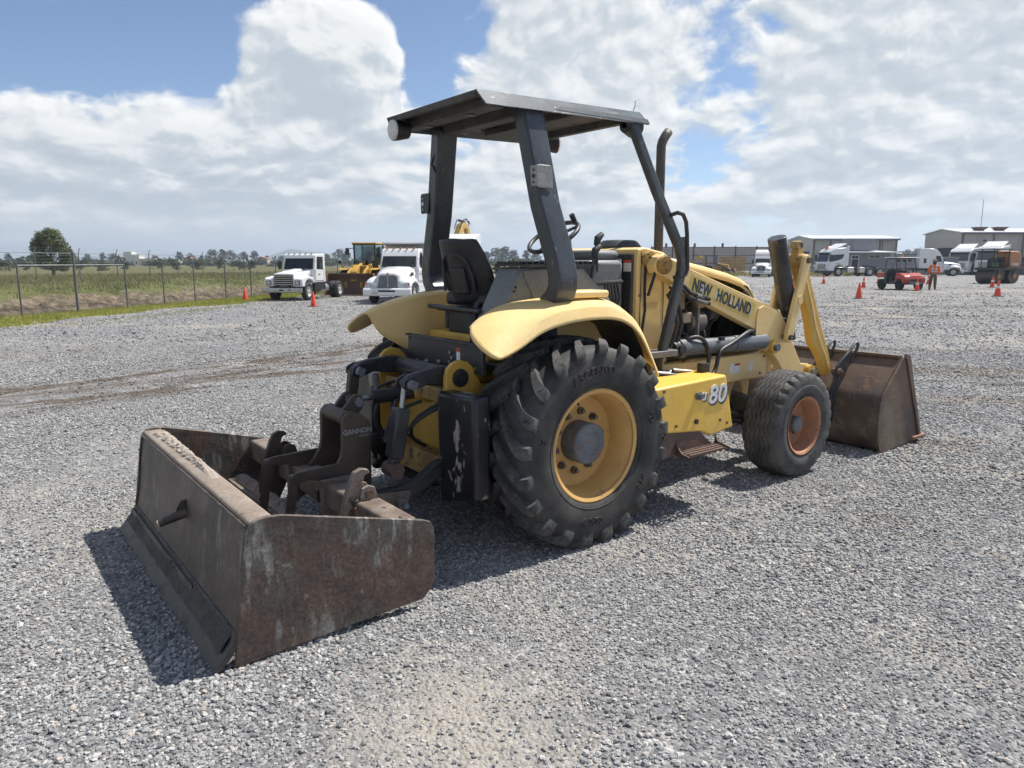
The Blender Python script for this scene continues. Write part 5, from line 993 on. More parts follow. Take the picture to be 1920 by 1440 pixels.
# ---- rear plumbing, bolt heads and seams
for k, pth in enumerate(([(-0.50, -0.05, 1.06), (-0.60, -0.02, 1.02), (-0.72, 0.06, 0.95), (-0.86, 0.07, 0.93), (-0.92, 0.04, 0.90)], [(-0.50, 0.10, 1.05), (-0.64, 0.14, 0.98), (-0.72, 0.12, 0.90), (-0.70, 0.08, 0.86)],
        [(-0.50, 0.22, 1.04), (-0.66, 0.24, 0.92), (-0.74, 0.20, 0.74), (-0.70, 0.12, 0.60), (-0.60, 0.05, 0.52)], [(-0.55, -0.28, 0.86), (-0.70, -0.22, 0.80), (-0.78, -0.14, 0.70), (-0.72, -0.05, 0.58), (-0.58, 0.0, 0.50)],
        [(-0.62, -0.38, 0.86), (-0.74, -0.30, 0.80), (-0.86, -0.24, 0.70), (-0.96, -0.26, 0.60)], [(-0.52, 0.30, 0.96), (-0.70, 0.34, 0.86), (-0.80, 0.33, 0.66), (-0.72, 0.30, 0.5)])):
    pp = [Vector(p) for p in pth]
    for _ in range(2):
        q = [pp[0]]
        for i in range(len(pp)-1): q += [pp[i]*0.75 + pp[i+1]*0.25, pp[i]*0.25 + pp[i+1]*0.75]
        pp = q + [pp[-1]]
    b = MB(); b.tube(pp, 0.011 + 0.002*(k % 2), 8); h_ = P(b, 'rear_hose', HOSE, smooth=60)
    b = MB(); b.cyl(pp[-1], pp[-3], 0.017, n=6); b.cyl(pp[0], pp[2], 0.016, n=6); P(b, 'hose_fitting', ALU, h_)
bm_ = MB(); bm_.cyl((0, 0, 0), (0, -0.008, 0), 0.011, n=6); BM = bm_.mesh('bolt_head')
for x, y, z in ((0.55, -0.951, 0.84), (0.62, -0.951, 0.865), (1.22, -0.951, 0.60), (1.30, -0.951, 0.57), (0.75, -0.951, 0.62), (0.70, -0.456, 0.90), (1.75, -0.456, 0.78), (1.62, -0.456, 0.76), (2.42, -0.456, 0.76), (2.47, -0.456, 0.90), (0.96, -0.406, 1.20), (0.96, -0.406, 1.45), (1.18, -0.406, 1.70), (0.98, -0.406, 1.72)):
    o = put('bolt_head', BM, NUTM, TR); o.location = (x, y, z)
b = MB(); b.bb(0.965, 0.971, -0.408, -0.4055, 0.98, 1.76); P(b, 'panel_seam', BLACK, cowl)
b = MB(); b.bb(1.215, 1.219, -0.408, -0.4055, 0.98, 1.70); P(b, 'panel_seam', BLACK, cowl)
b = MB(); b.bb(1.02, 1.17, -0.4085, -0.4055, 1.40, 1.66); P(b, 'access_plate', YEL_FADE, cowl, bevel=0.001)


# ================================================================ box scraper on the rear hitch
BX = thing('box_scraper', 'wide brown steel box scraper on the gravel behind the tractor', 'box scraper', (-1.7, 0, 0))
def Q(b, name, m, parent=None, **k): return b.build(name, m, parent or BX, world=True, **k)
PL = [(-2.157, 0.012), (-2.075, 0.575), (-2.062, 0.610), (-2.035, 0.632), (-1.99, 0.636), (-1.925, 0.630), (-1.235, 0.452), (-1.195, 0.435), (-1.175, 0.400), (-1.178, 0.140), (-1.20, 0.085), (-1.245, 0.045), (-1.70, 0.028), (-2.13, 0.006)]
for sg in (-1, 1):
    b = MB(); b.prism(PL, sg*1.052, sg*1.030); Q(b, 'end_plate', PLATE, bevel=0.004, label='scratched rusty end plate facing the camera' if sg < 0 else None)
# moldboard, curved a little, with a dusty top flange
b = MB(); rows = []
prof = [(-2.058, 0.600), (-2.075, 0.53), (-2.088, 0.44), (-2.098, 0.34), (-2.112, 0.24), (-2.135, 0.14)]
b.prism(prof + [(x + 0.022, z) for x, z in prof[::-1]], -1.029, 1.029); mb_ = Q(b, 'moldboard', BOXST)
b = MB(); b.prism([(-2.062, 0.602), (-2.058, 0.616), (-2.046, 0.624), (-1.955, 0.624), (-1.945, 0.612), (-1.945, 0.50), (-1.96, 0.50), (-1.962, 0.60)], -1.029, 1.029); Q(b, 'top_flange', mat('dusty_top_flange_steel', (0.30, 0.245, 0.20), (0.22, 0.17, 0.135), 7, 0.8, 0.7, 0.15, spots=(0.13, 0.095, 0.075), spot_scale=15, spot_cut=0.63, spot_w=0.08), bevel=0.006)
b = MB(); b.prism([(-2.140, 0.150), (-2.160, 0.108), (-2.200, 0.060), (-2.245, 0.002), (-2.225, -0.004), (-2.17, 0.05), (-2.13, 0.10), (-2.115, 0.15)], -1.045, 1.045); Q(b, 'cutting_edge', EDGE, bevel=0.003)
b = MB(); b.prism([(-2.152, 0.130), (-2.160, 0.112), (-2.170, 0.118), (-2.160, 0.138)], -0.42, 1.02); Q(b, 'edge_lip', EDGE)
# grit lying along the left half of the top flange
rnd = random.Random(3); b = MB(); n = 70; rows = []
for j in range(7):
    row = []
    for i in range(n + 1):
        u = i / n; y = 0.98 - u * 1.30; w_ = 0.045 * (1 - 0.5*u) * (0.75 + 0.5*rnd.random()); v_ = -1 + j / 3
        h = max(0.0, 1 - v_*v_) * 0.022 * (0.6 + 0.6*rnd.random()) * min(1, u*12) * min(1, (1-u)*5)
        row.append((-1.985 + v_ * w_ + rnd.uniform(-0.004, 0.004), y + rnd.uniform(-0.006, 0.006), 0.6235 + h))
    rows.append(row)
b.grid(rows); g = Q(b, 'grit', DUSTM, smooth=0); g['kind'] = 'stuff'
# welded spout on the back
b = MB(); b.cyl((-2.085, -0.10, 0.410), (-2.215, -0.068, 0.366), 0.026, 0.020, n=16); sp = Q(b, 'welded_stub', BOXST)
b = MB(); b.cyl((-2.215, -0.068, 0.366), (-2.221, -0.0665, 0.364), 0.019, n=16); Q(b, 'stub_end', mat('bare_wood_plug', (0.50, 0.36, 0.24), None, 20, 0.4, 0.7, 0.1), sp)
b = MB(); b.prism([(-2.09, 0.41), (-2.14, 0.40), (-2.13, 0.44), (-2.11, 0.47), (-2.085, 0.475)], -0.09, -0.078); Q(b, 'stub_gusset', BOXST, sp)
# front blade inside the box
b = MB(); b.prism([(-1.56, 0.215), (-1.44, 0.225), (-1.43, 0.205), (-1.535, 0.195), (-1.60, 0.02), (-1.63, 0.02)], -1.028, 1.028); Q(b, 'inner_blade', BARM, bevel=0.004)
b = MB(); n = 60; rows = []
for j in range(6):
    row = []
    for i in range(n + 1):
        u = i / n; y = 1.0 - u * 1.0; v_ = -1 + j / 2.5
        h = max(0.0, 1 - v_*v_) * 0.035 * (0.4 + 0.9*rnd.random()) * min(1, u*10 + 0.4) * min(1, (1-u)*5)
        row.append((-1.485 + v_ * 0.05 + rnd.uniform(-0.006, 0.006), y + rnd.uniform(-0.008, 0.008), 0.222 + h))
    rows.append(row)
b.grid(rows); g = Q(b, 'grit', DUSTM, smooth=0); g['kind'] = 'stuff'
# cross tube
b = MB(); b.bb(-1.395, -1.255, -1.03, 1.03, 0.325, 0.465); Q(b, 'cross_tube', BARM, bevel=0.018, seg=3)
b = MB(); b.prism([(-1.42, 0.49), (-1.24, 0.49), (-1.24, 0.31), (-1.42, 0.20)], -0.275, -0.24); b.prism([(-1.42, 0.49), (-1.24, 0.49), (-1.24, 0.31), (-1.42, 0.20)], 0.24, 0.275); Q(b, 'tube_gusset', BARM, bevel=0.004)
# mast plates
MST = [(-1.235, 0.78), (-1.228, 0.805), (-1.205, 0.828), (-1.165, 0.835), (-1.12, 0.815), (-1.065, 0.77), (-1.055, 0.74), (-1.065, 0.40), (-1.075, 0.33), (-1.26, 0.33), (-1.40, 0.33), (-1.41, 0.40), (-1.345, 0.455), (-1.285, 0.52), (-1.252, 0.57), (-1.240, 0.62)]
for y in (-0.15, 0.15):
    b = MB(); b.prism(MST, y - 0.016, y + 0.016); ms = Q(b, 'mast_plate', TOWER, bevel=0.004)
    if y < 0: 
        lettering('lettering', 'GANNON', mat('worn_silver_letters', (0.30, 0.31, 0.31), (0.2, 0.2, 0.2), 30, 0.6, 0.5, 0.1), ms, (-1.145, -0.1675, 0.715), (1, 0, 0), (0, 0, 1), 0.042, 0.0012, sx=0.95, offset=0.0012)
        lettering('lettering', 'WOODS', MATS['worn_silver_letters'], ms, (-1.105, -0.1675, 0.685), (1, 0, 0), (0, 0, 1), 0.016, 0.0012)
b = MB(); b.cyl((-1.19, -0.135, 0.79), (-1.19, 0.135, 0.79), 0.045, n=20); Q(b, 'mast_tube', TOWER)
for y in (-0.06, 0.06):
    b = MB(); b.prism([(-1.225, 0.79), (-1.13, 0.90), (-1.10, 0.915), (-1.065, 0.905), (-1.05, 0.87), (-1.06, 0.83), (-1.11, 0.77), (-1.17, 0.75)], y - 0.014, y + 0.014); ex_ = Q(b, 'mast_ear', TOWER, bevel=0.004)
    b = MB(); b.cyl((-1.09, y - 0.03, 0.868), (-1.09, y + 0.03, 0.868), 0.028, n=14); Q(b, 'ear_pin', HUBM, ex_)
# braces from mast to moldboard
for y in (-0.20, 0.20):
    b = MB(); b.prism([(-1.24, 0.555), (-1.52, 0.545), (-1.575, 0.53), (-1.585, 0.495), (-1.54, 0.485), (-1.46, 0.49), (-1.30, 0.44), (-1.26, 0.50)], y - 0.012, y + 0.012); br = Q(b, 'brace_plate', TOWER, bevel=0.003)
    b = MB(); b.cyl((-1.555, y - 0.025, 0.515), (-1.555, y + 0.025, 0.515), 0.020, n=12); Q(b, 'brace_bolt', STEP, br)
    b = MB(); b.beam((-1.555, y - 0.02, 0.515), (-1.61, y - 0.02, 0.22), 0.016, 0.05, up=(1, 0, 0)); Q(b, 'brace_strut', TOWER, br)
# ripper shanks
SH = [(-1.475, 0.36), (-1.445, 0.47), (-1.405, 0.575), (-1.385, 0.612), (-1.345, 0.628), (-1.305, 0.618), (-1.296, 0.598), (-1.325, 0.588), (-1.338, 0.555), (-1.325, 0.515), (-1.29, 0.47), (-1.285, 0.43), (-1.305, 0.30), (-1.36, 0.19), (-1.40, 0.10), (-1.47, 0.06), (-1.50, 0.10), (-1.49, 0.22)]
for y, dx in ((-0.60, 0.0), (0.50, -0.03), (0.0, -0.03)):
    if y == 0.0: continue
    b = MB(); b.prism([(x + dx, z) for x, z in SH], y - 0.017, y + 0.017); sk = Q(b, 'ripper_shank', BARM if y < 0 else TOWER, bevel=0.005)
    for dy in (-0.055, 0.035):
        b = MB(); b.prism([(-1.36, 0.45), (-1.375, 0.49), (-1.36, 0.53), (-1.325, 0.545), (-1.29, 0.53), (-1.265, 0.45)], y + dy, y + dy + 0.02); Q(b, 'shank_ear', BARM if y < 0 else TOWER, sk, bevel=0.003)
    b = MB(); b.cyl((-1.322, y - 0.066, 0.50), (-1.322, y + 0.066, 0.50), 0.022, n=12); Q(b, 'shank_pin', STEP, sk)
b = MB(); b.cyl((-1.40, -0.66, 0.44), (-1.385, -0.66, 0.30), 0.008, n=8); Q(b, 'loose_pin', RUST_RIM)

# weld beads and caked soil
rw = random.Random(9)
def bead(p0, p1, r, m=BOXST):
    p0, p1 = Vector(p0), Vector(p1); n = max(6, int((p1 - p0).length / 0.012)); pts = [p0.lerp(p1, i/n) + Vector((rw.uniform(-1, 1), rw.uniform(-1, 1), rw.uniform(-1, 1)))*r*0.18 for i in range(n + 1)]
    b = MB(); b.tube(pts, [r*(0.8 + 0.4*((i % 3) / 2)) for i in range(n + 1)], 6); return Q(b, 'weld_bead', m, smooth=60)
bead((-2.068, -1.02, 0.598), (-2.068, 1.02, 0.598), 0.007)
for sg in (-1, 1):
    for (xa, za), (xb, zb) in zip(prof, prof[1:]): bead((xa - 0.004, sg*1.026, za), (xb - 0.004, sg*1.026, zb), 0.007)
bead((-1.325, -1.02, 0.468), (-1.325, -0.98, 0.468), 0.008, BARM)
b = MB(); rows = []; n = 90
for j in range(5):
    row = []
    for i in range(n + 1):
        u = i / n; y = -1.0 + 2.0*u; v_ = j / 4; h = (0.004 + 0.016*rw.random()*abs(math.sin(u*9) + 0.6*math.sin(u*23))) * math.sin(math.pi*min(0.98, v_ + 0.02))
        row.append((-2.142 - 0.060*v_ - h, y, 0.150 - 0.075*v_ - rw.uniform(0, 0.012)))
    rows.append(row)
b.grid(rows); g = Q(b, 'caked_soil', mat('dark_caked_soil', (0.062, 0.054, 0.047), (0.10, 0.088, 0.076), 9, 0.8, 0.9, 0.05, bump=0.4, bscale=60), smooth=50); g['kind'] = 'stuff'

# ================================================================ fences
GALV = mat('galvanised_steel', (0.20, 0.21, 0.22), (0.30, 0.31, 0.32), 5, 0.7, 0.5, 0.2, metal=0.3)
GALVD = mat('weathered_fence_post', (0.085, 0.09, 0.095), (0.15, 0.155, 0.16), 4, 0.7, 0.6, 0.2)
def chain_mesh(L, H, sp=0.075, w=0.0022):
    b = MB()
    def wire(p0, p1):
        p0, p1 = Vector(p0), Vector(p1); d = (p1 - p0).normalized(); u = Vector((d.z, 0, -d.x))
        vs = []
        for p in (p0, p1): vs += [p + u*w, p + Vector((0, w, 0))*1.2 - u*w*0.5, p - Vector((0, w, 0))*1.2 - u*w*0.5]
        b.add(vs, [(0, 1, 4, 3), (1, 2, 5, 4), (2, 0, 3, 5)])
    k = -H
    while k < L:
        a0, a1 = max(k, 0), min(k + H, L)
        wire((a0, 0, a0 - k), (a1, 0, a1 - k)); wire((a0, 0, H - (a0 - k)), (a1, 0, H - (a1 - k))); k += sp
    return b
def fence(name, label, posts, H, arm, tall=(), basez=0.0, post_r=0.028, rails=None, mesh=True, wires=True):
    """posts: points in order"""
    root = thing(name, label, 'fence', posts[0])
    O = Vector(posts[0])
    for i, p in enumerate(posts):
        q = Vector(p) - O; h = H * (1.24 if i in tall else 1.0); r = post_r * (1.5 if i in tall else 1)
        b = MB(); b.cyl(q - Vector((0, 0, 0.1)), q + Vector((0, 0, h)), r, n=8)
        if i not in tall: b.cyl(q + Vector((0, 0, h - 0.02)), q + Vector((0, 0, h + 0.30)) + Vector(arm)*0.30, r*0.9, n=6)
        b.build('post', GALVD, root)
    for i in range(len(posts) - 1):
        a, c = Vector(posts[i]) - O, Vector(posts[i+1]) - O; d = c - a; L_ = math.hypot(d.x, d.y); ang = math.atan2(d.y, d.x)
        b = MB(); b.cyl(a + Vector((0, 0, H - 0.03)), c + Vector((0, 0, H - 0.03)), post_r*0.72, n=6); b.build('top_rail', GALV, root) if (rails is None or i in rails) else None
        if mesh:
            ob = chain_mesh(L_, H - 0.05, 0.075).build('wire_mesh', GALV, root, smooth=0, fix=False); ob.location = a; ob.rotation_euler = (0, -math.atan2(d.z, L_), ang)
        if wires:
            for k in (0.08, 0.18, 0.28):
                b = MB(); A = a + Vector((0, 0, H + k)) + Vector(arm)*k; C_ = c + Vector((0, 0, H + k)) + Vector(arm)*k; b.tube([A, (A + C_)/2 - Vector((0, 0, 0.02)), C_], 0.0035, 4); b.build('barbed_wire', GALV, root)
    return root
fs_ = [-10.5, -7.9, -5.2, -2.6, 0.0, 2.21, 4.55, 6.60, 8.55, 10.78, 12.85, 15.2, 17.6, 20.0, 22.4, 24.8, 27.2, 29.6, 32.0]
fence('chain_link_fence', 'chain link fence with angled barbed wire arms at the foot of the earth bank', [fpt(s, 0.0) for s in fs_], 1.60, tuple(-FS * 0.85), tall=(5,), rails=(4, 5))
fence('far_chain_link_fence', 'second chain link fence standing farther back on the grass field', [fpt(s, 14 + 0.10*s, fz(14 + 0.10*s)) for s in (-16, -12.4, -8.8, -5.2, -1.6, 2.0, 5.6, 9.2, 12.8, 16.4, 20, 23.6, 27.2, 30.8, 34.4, 38, 41.6)], 1.70, tuple(FS * 0.45), mesh=False, post_r=0.03)

# ================================================================ trees
BARK = mat('tree_bark', (0.07, 0.055, 0.042), (0.12, 0.10, 0.08), 8, 0.7, 0.9, 0.1, bump=0.3)
LEAF = leafmat('broadleaf_foliage', (0.050, 0.072, 0.022), (0.098, 0.12, 0.040), (0.17, 0.18, 0.075), 1.6)
LEAF2 = leafmat('grey_green_foliage', (0.032, 0.045, 0.022), (0.052, 0.066, 0.032), (0.08, 0.092, 0.05), 0.4)
def crown_mesh(name, lobes, n, leaf, seed):
    rs = np.random.RandomState(seed); ctr = []; 
    lob = np.array(lobes); wgt = lob[:, 3]**2; wgt = wgt / wgt.sum()
    ch = rs.choice(len(lob), n, p=wgt); d = rs.normal(0, 1, (n, 3)); d /= np.linalg.norm(d, axis=1)[:, None]; rad = lob[ch, 3] * rs.uniform(0.55, 1.03, n)
    ctr = lob[ch, :3] + d * rad[:, None] * np.array([1, 1, 0.85])
    nr = d + rs.normal(0, 0.6, (n, 3)); nr /= np.linalg.norm(nr, axis=1)[:, None]
    u = np.cross(nr, rs.normal(0, 1, (n, 3))); u /= np.linalg.norm(u, axis=1)[:, None]; v = np.cross(nr, u); sz = leaf * rs.uniform(0.6, 1.4, n)[:, None]
    V = np.stack([ctr - u*sz, ctr + v*sz*0.6, ctr + u*sz, ctr - v*sz*0.6], 1).astype(np.float32)
    me = bpy.data.meshes.new(name); me.vertices.add(n*4); me.vertices.foreach_set('co', V.ravel())
    me.loops.add(n*4); me.loops.foreach_set('vertex_index', np.arange(n*4, dtype=np.int32)); me.polygons.add(n); me.polygons.foreach_set('loop_start', np.arange(0, n*4, 4, dtype=np.int32)); me.polygons.foreach_set('loop_total', np.full(n, 4, np.int32)); me.update(); me.validate()
    return me
def tree_lobes(h, w, k, rnd, lo=0.25):
    out = []
    for i in range(k):
        a = rnd.uniform(0, 2*math.pi); z = lo + (1 - lo) * (i + 0.5) / k; prof = math.sin(math.pi * min(1, max(0.12, (z - lo + 0.12) / (1.1 - lo)))) ** 0.6
        rr = w * 0.5 * prof * rnd.uniform(0.35, 0.72); out.append((rr*math.cos(a), rr*math.sin(a), h * z * 0.93, w * rnd.uniform(0.16, 0.25)))
    out.append((0, 0, h*0.62, w*0.30)); out.append((0, 0, h*0.85, w*0.2))
    return out
rnd = random.Random(2)
tr_ = thing('broad_tree', 'round leafy tree standing alone in the field behind the fence', 'tree', (6.2, 90.0, 0.0))
lb = [(x, y, z, r*0.70) for x, y, z, r in tree_lobes(5.25, 4.9, 30, rnd, 0.20)]
put('crown', crown_mesh('crown', lb, 6200, 0.125, 3), LEAF, tr_)
b = MB(); b.tube([(0, 0, -0.2), (0.05, 0, 0.6), (0.0, 0.1, 1.6), (-0.1, 0.1, 3.0), (0, 0, 4.4)], [0.20, 0.16, 0.13, 0.09, 0.03], 8)
for lx, ly, lz, lr in lb[::3]: b.tube([(0, 0.05, max(0.6, lz*0.45)), (lx*0.5, ly*0.5, lz*0.8), (lx, ly, lz)], [0.07, 0.045, 0.015], 5)
b.build('trunk', BARK, tr_)
# distant trees: a few crown shapes shared
kinds = []
for k in range(4):
    r_ = random.Random(40 + k); L4 = tree_lobes(1.0, (0.75, 0.9, 0.6, 1.1)[k], 9, r_, 0.18); kinds.append(crown_mesh('crown', L4, 420, 0.055, 50 + k))
tb_ = MB(); tb_.tube([(0, 0, -0.05), (0.01, 0, 0.3), (0, 0.01, 0.75)], [0.03, 0.022, 0.01], 5); TM = tb_.mesh('trunk')
TP = [(21.84, 545.33, 6), (27.62, 540.87, 7), (40, 530, 6), (50, 522, 6.4), (59.15, 516.54, 7.5), (65.72, 511.47, 6.8), (73.6, 505.38, 8), (78.86, 501.33, 7), (88, 494, 5.5), (98, 486, 5.8), (110.39, 476.99, 8.2), (115.65, 472.94, 7), (121, 468, 6), (126.16, 464.83, 9.2), (131.41, 460.77, 10), (135.35, 457.73, 8.6), (141.92, 452.66, 8.0), (147.18, 448.6, 8.4), (153, 444, 6), (160, 438, 5.5),
      (168, 432, 5.5), (177.4, 425.28, 6.5), (182.13, 421.63, 7), (187.91, 417.17, 9.4), (191.85, 414.13, 8), (200, 408, 6), (259.38, 362.01, 8.5), (264.11, 358.36, 10), (268.84, 354.71, 11), (273.31, 351.26, 9), (278.56, 347.2, 9.4), (283.82, 343.15, 8), (361.86, 282.92, 8.5), (383.67, 266.09, 9), (388.92, 262.03, 9), (398.12, 254.93, 9.4), (463.81, 204.24, 9.4), (469.07, 200.18, 10), (473.8, 196.53, 9.5)]
whr = lambda x, y: 'beyond the far field' if x < 170 else ('behind the parked trucks' if x < 230 else ('seen past the tractor seat' if x < 300 else 'above the far yard buildings'))
for i, (x, y, h) in enumerate(TP):
    w_ = rnd.uniform(1.2, 1.6)
    o = thing('distant_tree', 'hazy tree in the distant row ' + whr(x, y), 'tree', (x, y, -0.6), rnd.uniform(0, 6), h, 'distant trees ' + whr(x, y)); o.scale = (h*w_, h*w_, h)
    put('crown', kinds[i % 4], LEAF2, o); put('trunk', TM, BARK, o)
ORD = 'leftmost second third fourth fifth sixth seventh eighth ninth tenth eleventh twelfth thirteenth fourteenth fifteenth sixteenth seventeenth eighteenth nineteenth twentieth twenty-first twenty-second'.split()
def number_off(prefix):
    groups = {}
    for o in bpy.data.objects:
        if o.get('group', '').startswith(prefix) and o.parent is None: groups.setdefault(o['group'], []).append(o)
    for g_, L_ in groups.items():
        L_.sort(key=lambda o: -math.atan2(o.location.y + 3.97, o.location.x + 2.943))
        for i, o in enumerate(L_): o['label'] = ORD[i] + (' from the left, ' if i else ', ') + o['label']
number_off('distant trees')
wood = []
rs = np.random.RandomState(77)
for k in range(420):      # low scrub reading as one dark band
    az = rs.uniform(0.30, 1.60); d = rs.uniform(230, 520); hh = rs.uniform(1.5, 4.0)
    wood.append((d*math.cos(az), d*math.sin(az), hh*0.35 - 1, hh))
put('scrub_belt', crown_mesh('scrub_belt', wood, 26000, 0.9, 9), LEAF2); tag(bpy.data.objects['scrub_belt'], 'dark belt of distant scrub and hedges across the plain', 'scrub', kind='stuff')
BP_ = [(4.51, 141.86), (8.16, 151.67), (12.85, 141.74), (16.87, 151.27), (17.12, 132.13), (24.14, 151.97), (30.89, 159.39), (29.04, 135.56), (35.18, 143.45), (41.4, 151.28), (37.77, 128.82), (43.35, 137.15), (48.89, 69.71), (47.5, 64.47), (55.1, 71.24), (53.62, 66.06), (51.47, 61.41)]
for i, (x, y) in enumerate(BP_):
    near = y < 100; h = rnd.uniform(1.5, 2.1) if not near else rnd.uniform(1.4, 2.0)
    o = thing('bush', 'low dark bush ' + ('seen past the tractor seat' if near else 'at the far edge of the grass field'), 'bush', (x, y, -0.05), rnd.uniform(0, 6), h, 'bushes past the seat' if near else 'bushes at the far field edge'); o.scale = (h*2.0, h*2.0, h)
    put('foliage', kinds[(i + 1) % 4], LEAF2, o)
number_off('bushes')
# ================================================================ houses far across the field
WALLW = mat('white_render', (0.62, 0.60, 0.56), None, 1, 0.4, 0.8, 0.1); TERRA = mat('terracotta_roof', (0.30, 0.11, 0.07), None, 1, 0.4, 0.8, 0.1); WINM = glass('dark_window_glass')
for i, (x, y, w_, h, lab) in enumerate(((64.17, 361.08, 7, 4.6, 'white house with a stepped roof at the left end of the distant trees'), (69.5, 357.0, 6, 3.0, 'low cream house beside the stepped white one'), (79.71, 361.72, 9, 2.6, 'long low pale house in front of the distant trees'), (89.29, 366.96, 7, 2.8, 'small house with a red roof among distant trees'), (108.74, 364.58, 10, 2.6, 'wide pale house near the parked cab truck'), (116.88, 345.66, 6, 3.0, 'small red roofed house just left of the cab truck'))):
    r_ = thing('house', lab, 'house', (x, y, -0.3), R(-38)); b = MB(); b.bb(-w_/2, w_/2, -2.5, 2.5, 0, h)
    if i == 0: b.bb(-w_/2, 0, -2.2, 2.2, h, h + 1.6)
    b.build('wall', WALLW if i != 1 else mat('cream_render', (0.52, 0.44, 0.34), None, 1, 0.4, 0.8, 0.1), r_)
    b = MB()
    if 'red' in lab: b.prism([(-w_/2 - 0.3, h), (0, h + 1.2), (w_/2 + 0.3, h)], -2.8, 2.8)
    else: b.bb(-w_/2 - 0.15, w_/2 + 0.15, -2.65, 2.65, h + (1.6 if False else 0), h + 0.2)
    b.build('roof', TERRA if 'red' in lab else WALLW, r_)
    for k in (-0.3, 0.05, 0.32):
        b = MB(); b.bb(w_*k - 0.4, w_*k + 0.4, -2.53, -2.505, 1.0, 2.0); b.build('window', WINM, r_)

# ================================================================ traffic cones
CONEM = mat('fluorescent_orange_plastic', (0.75, 0.075, 0.035), (0.68, 0.055, 0.03), 9, 0.6, 0.5, 0.1); CBASE = mat('black_cone_base', (0.025, 0.025, 0.025), None, 9, 0.5, 0.7, 0.1); BANDM = mat('white_reflective_band', (0.72, 0.72, 0.72), None, 9, 0.4, 0.4, 0.1)
def cone(loc, h, bands, label, group=None):
    r_ = thing('traffic_cone', label, 'traffic cone', loc, rnd.uniform(0, 1.5), h / 0.7, group)
    b = MB(); b.lathe([(0.02, 0.155), (0.03, 0.145), (0.69, 0.032), (0.70, 0.025), (0.70, 0.0)], (0, 0, 0), (0, 0, 1), 20); b.build('cone_body', CONEM, r_)
    b = MB(); b.box((0, 0, 0.0125), (0.40, 0.40, 0.025)); b.build('base', CBASE, r_, bevel=0.006)
    def rad(z): return 0.145 + (0.032 - 0.145) * (z - 0.03) / 0.66 + 0.002
    if bands:
        b = MB(); b.lathe([(0.36, rad(0.36)), (0.47, rad(0.47))], (0, 0, 0), (0, 0, 1), 20); b.build('reflective_band', BANDM, r_)
for loc, h, bd, lab in (((7.33, 28.585, 0), 0.56, 0, 'plain orange cone on the grass left of the white cab truck'), ((7.9, 22.374, 0), 0.56, 0, 'plain orange cone on gravel in front of the white cab truck'),
        ((39.17, 22.827, 0), 0.68, 1, 'banded cone left of the upright tilt cylinder'), ((37.594, 20.662, 0), 0.68, 1, 'banded cone half hidden behind the bucket lever'), ((50.15, 25.73, 0), 0.66, 1, 'banded cone near the front of the white cabover tractor unit'),
        ((44.61, 19.85, 0), 0.68, 1, 'banded cone just behind the large plain cone'), ((30.1, 12.76, 0), 0.72, 0, 'large plain orange cone nearest the camera on the right'), ((54.87, 23.83, 0), 0.66, 1, 'banded cone left of the red utility vehicle'), ((41.6, 15.2, 0), 0.68, 1, 'banded cone in front of the red utility vehicle'),
        ((55.11, 20.25, 0), 0.64, 1, 'banded cone behind the worker in orange'), ((51.3, 14.685, 0), 0.72, 1, 'farther of two banded cones before the roller'), ((37.47, 9.66, 0), 0.78, 1, 'nearer of two banded cones before the roller')):
    cone(loc, h, bd, lab)

# ================================================================ vehicles: shared pieces
TW = mat('white_truck_paint', (0.72, 0.73, 0.73), (0.66, 0.67, 0.68), 1.5, 0.5, 0.28, 0.1, coat=0.3); TGL = glass('tinted_truck_glass', (0.012, 0.016, 0.018), 0.06); CHR = mat('dull_chrome', (0.50, 0.50, 0.49), (0.34, 0.33, 0.32), 4, 0.7, 0.3, 0.15, metal=0.85)
TBLK = mat('truck_black_plastic', (0.02, 0.02, 0.021), None, 5, 0.5, 0.55, 0.15); TRIM = mat('white_steel_wheel', (0.55, 0.55, 0.54), (0.40, 0.39, 0.37), 6, 0.7, 0.5, 0.15); TTY = mat('truck_tyre', (0.022, 0.022, 0.023), (0.04, 0.04, 0.04), 5, 0.7, 0.8, 0.1); AMB = mat('amber_lens', (0.75, 0.22, 0.03), None, 9, 0.4, 0.3, 0.1); HEAD = mat('headlamp_glass', (0.55, 0.57, 0.58), (0.35, 0.36, 0.37), 6, 0.6, 0.15, 0.1); GRIL = mat('grey_grille_mesh', (0.16, 0.165, 0.17), (0.10, 0.10, 0.105), 3, 0.6, 0.45, 0.1); REDP = mat('red_body_paint', (0.42, 0.045, 0.03), (0.34, 0.04, 0.03), 3, 0.5, 0.35, 0.1)
def wheel(root, p, r, w_, name='wheel', rim=None, tym=None):
    """axle along y; p = centre of the outer face plane"""
    sg = 1 if p[1] > 0 else -1; c = Vector(p) - Vector((0, sg*w_/2, 0)); b = MB()
    b.lathe([(w_/2 - 0.10, r*0.50), (w_/2 - 0.02, r*0.56), (w_/2 - 0.02, r*0.58), (w_/2 - 0.09, r*0.50), (w_/2 - 0.12, r*0.2), (w_/2 - 0.02, r*0.2), (w_/2, r*0.14), (w_/2, 0.0)], c, (0, sg, 0), 24); wo_ = b.build(name, rim or TRIM, root)
    b = MB(); b.lathe([(w_/2 - 0.05, r*0.56), (w_/2, r*0.70), (w_/2, r*0.90), (w_/2 - 0.04, r), (-w_/2 + 0.04, r), (-w_/2, r*0.9), (-w_/2, r*0.6)], c, (0, sg, 0), 28); b.build('tyre', tym or TTY, wo_)
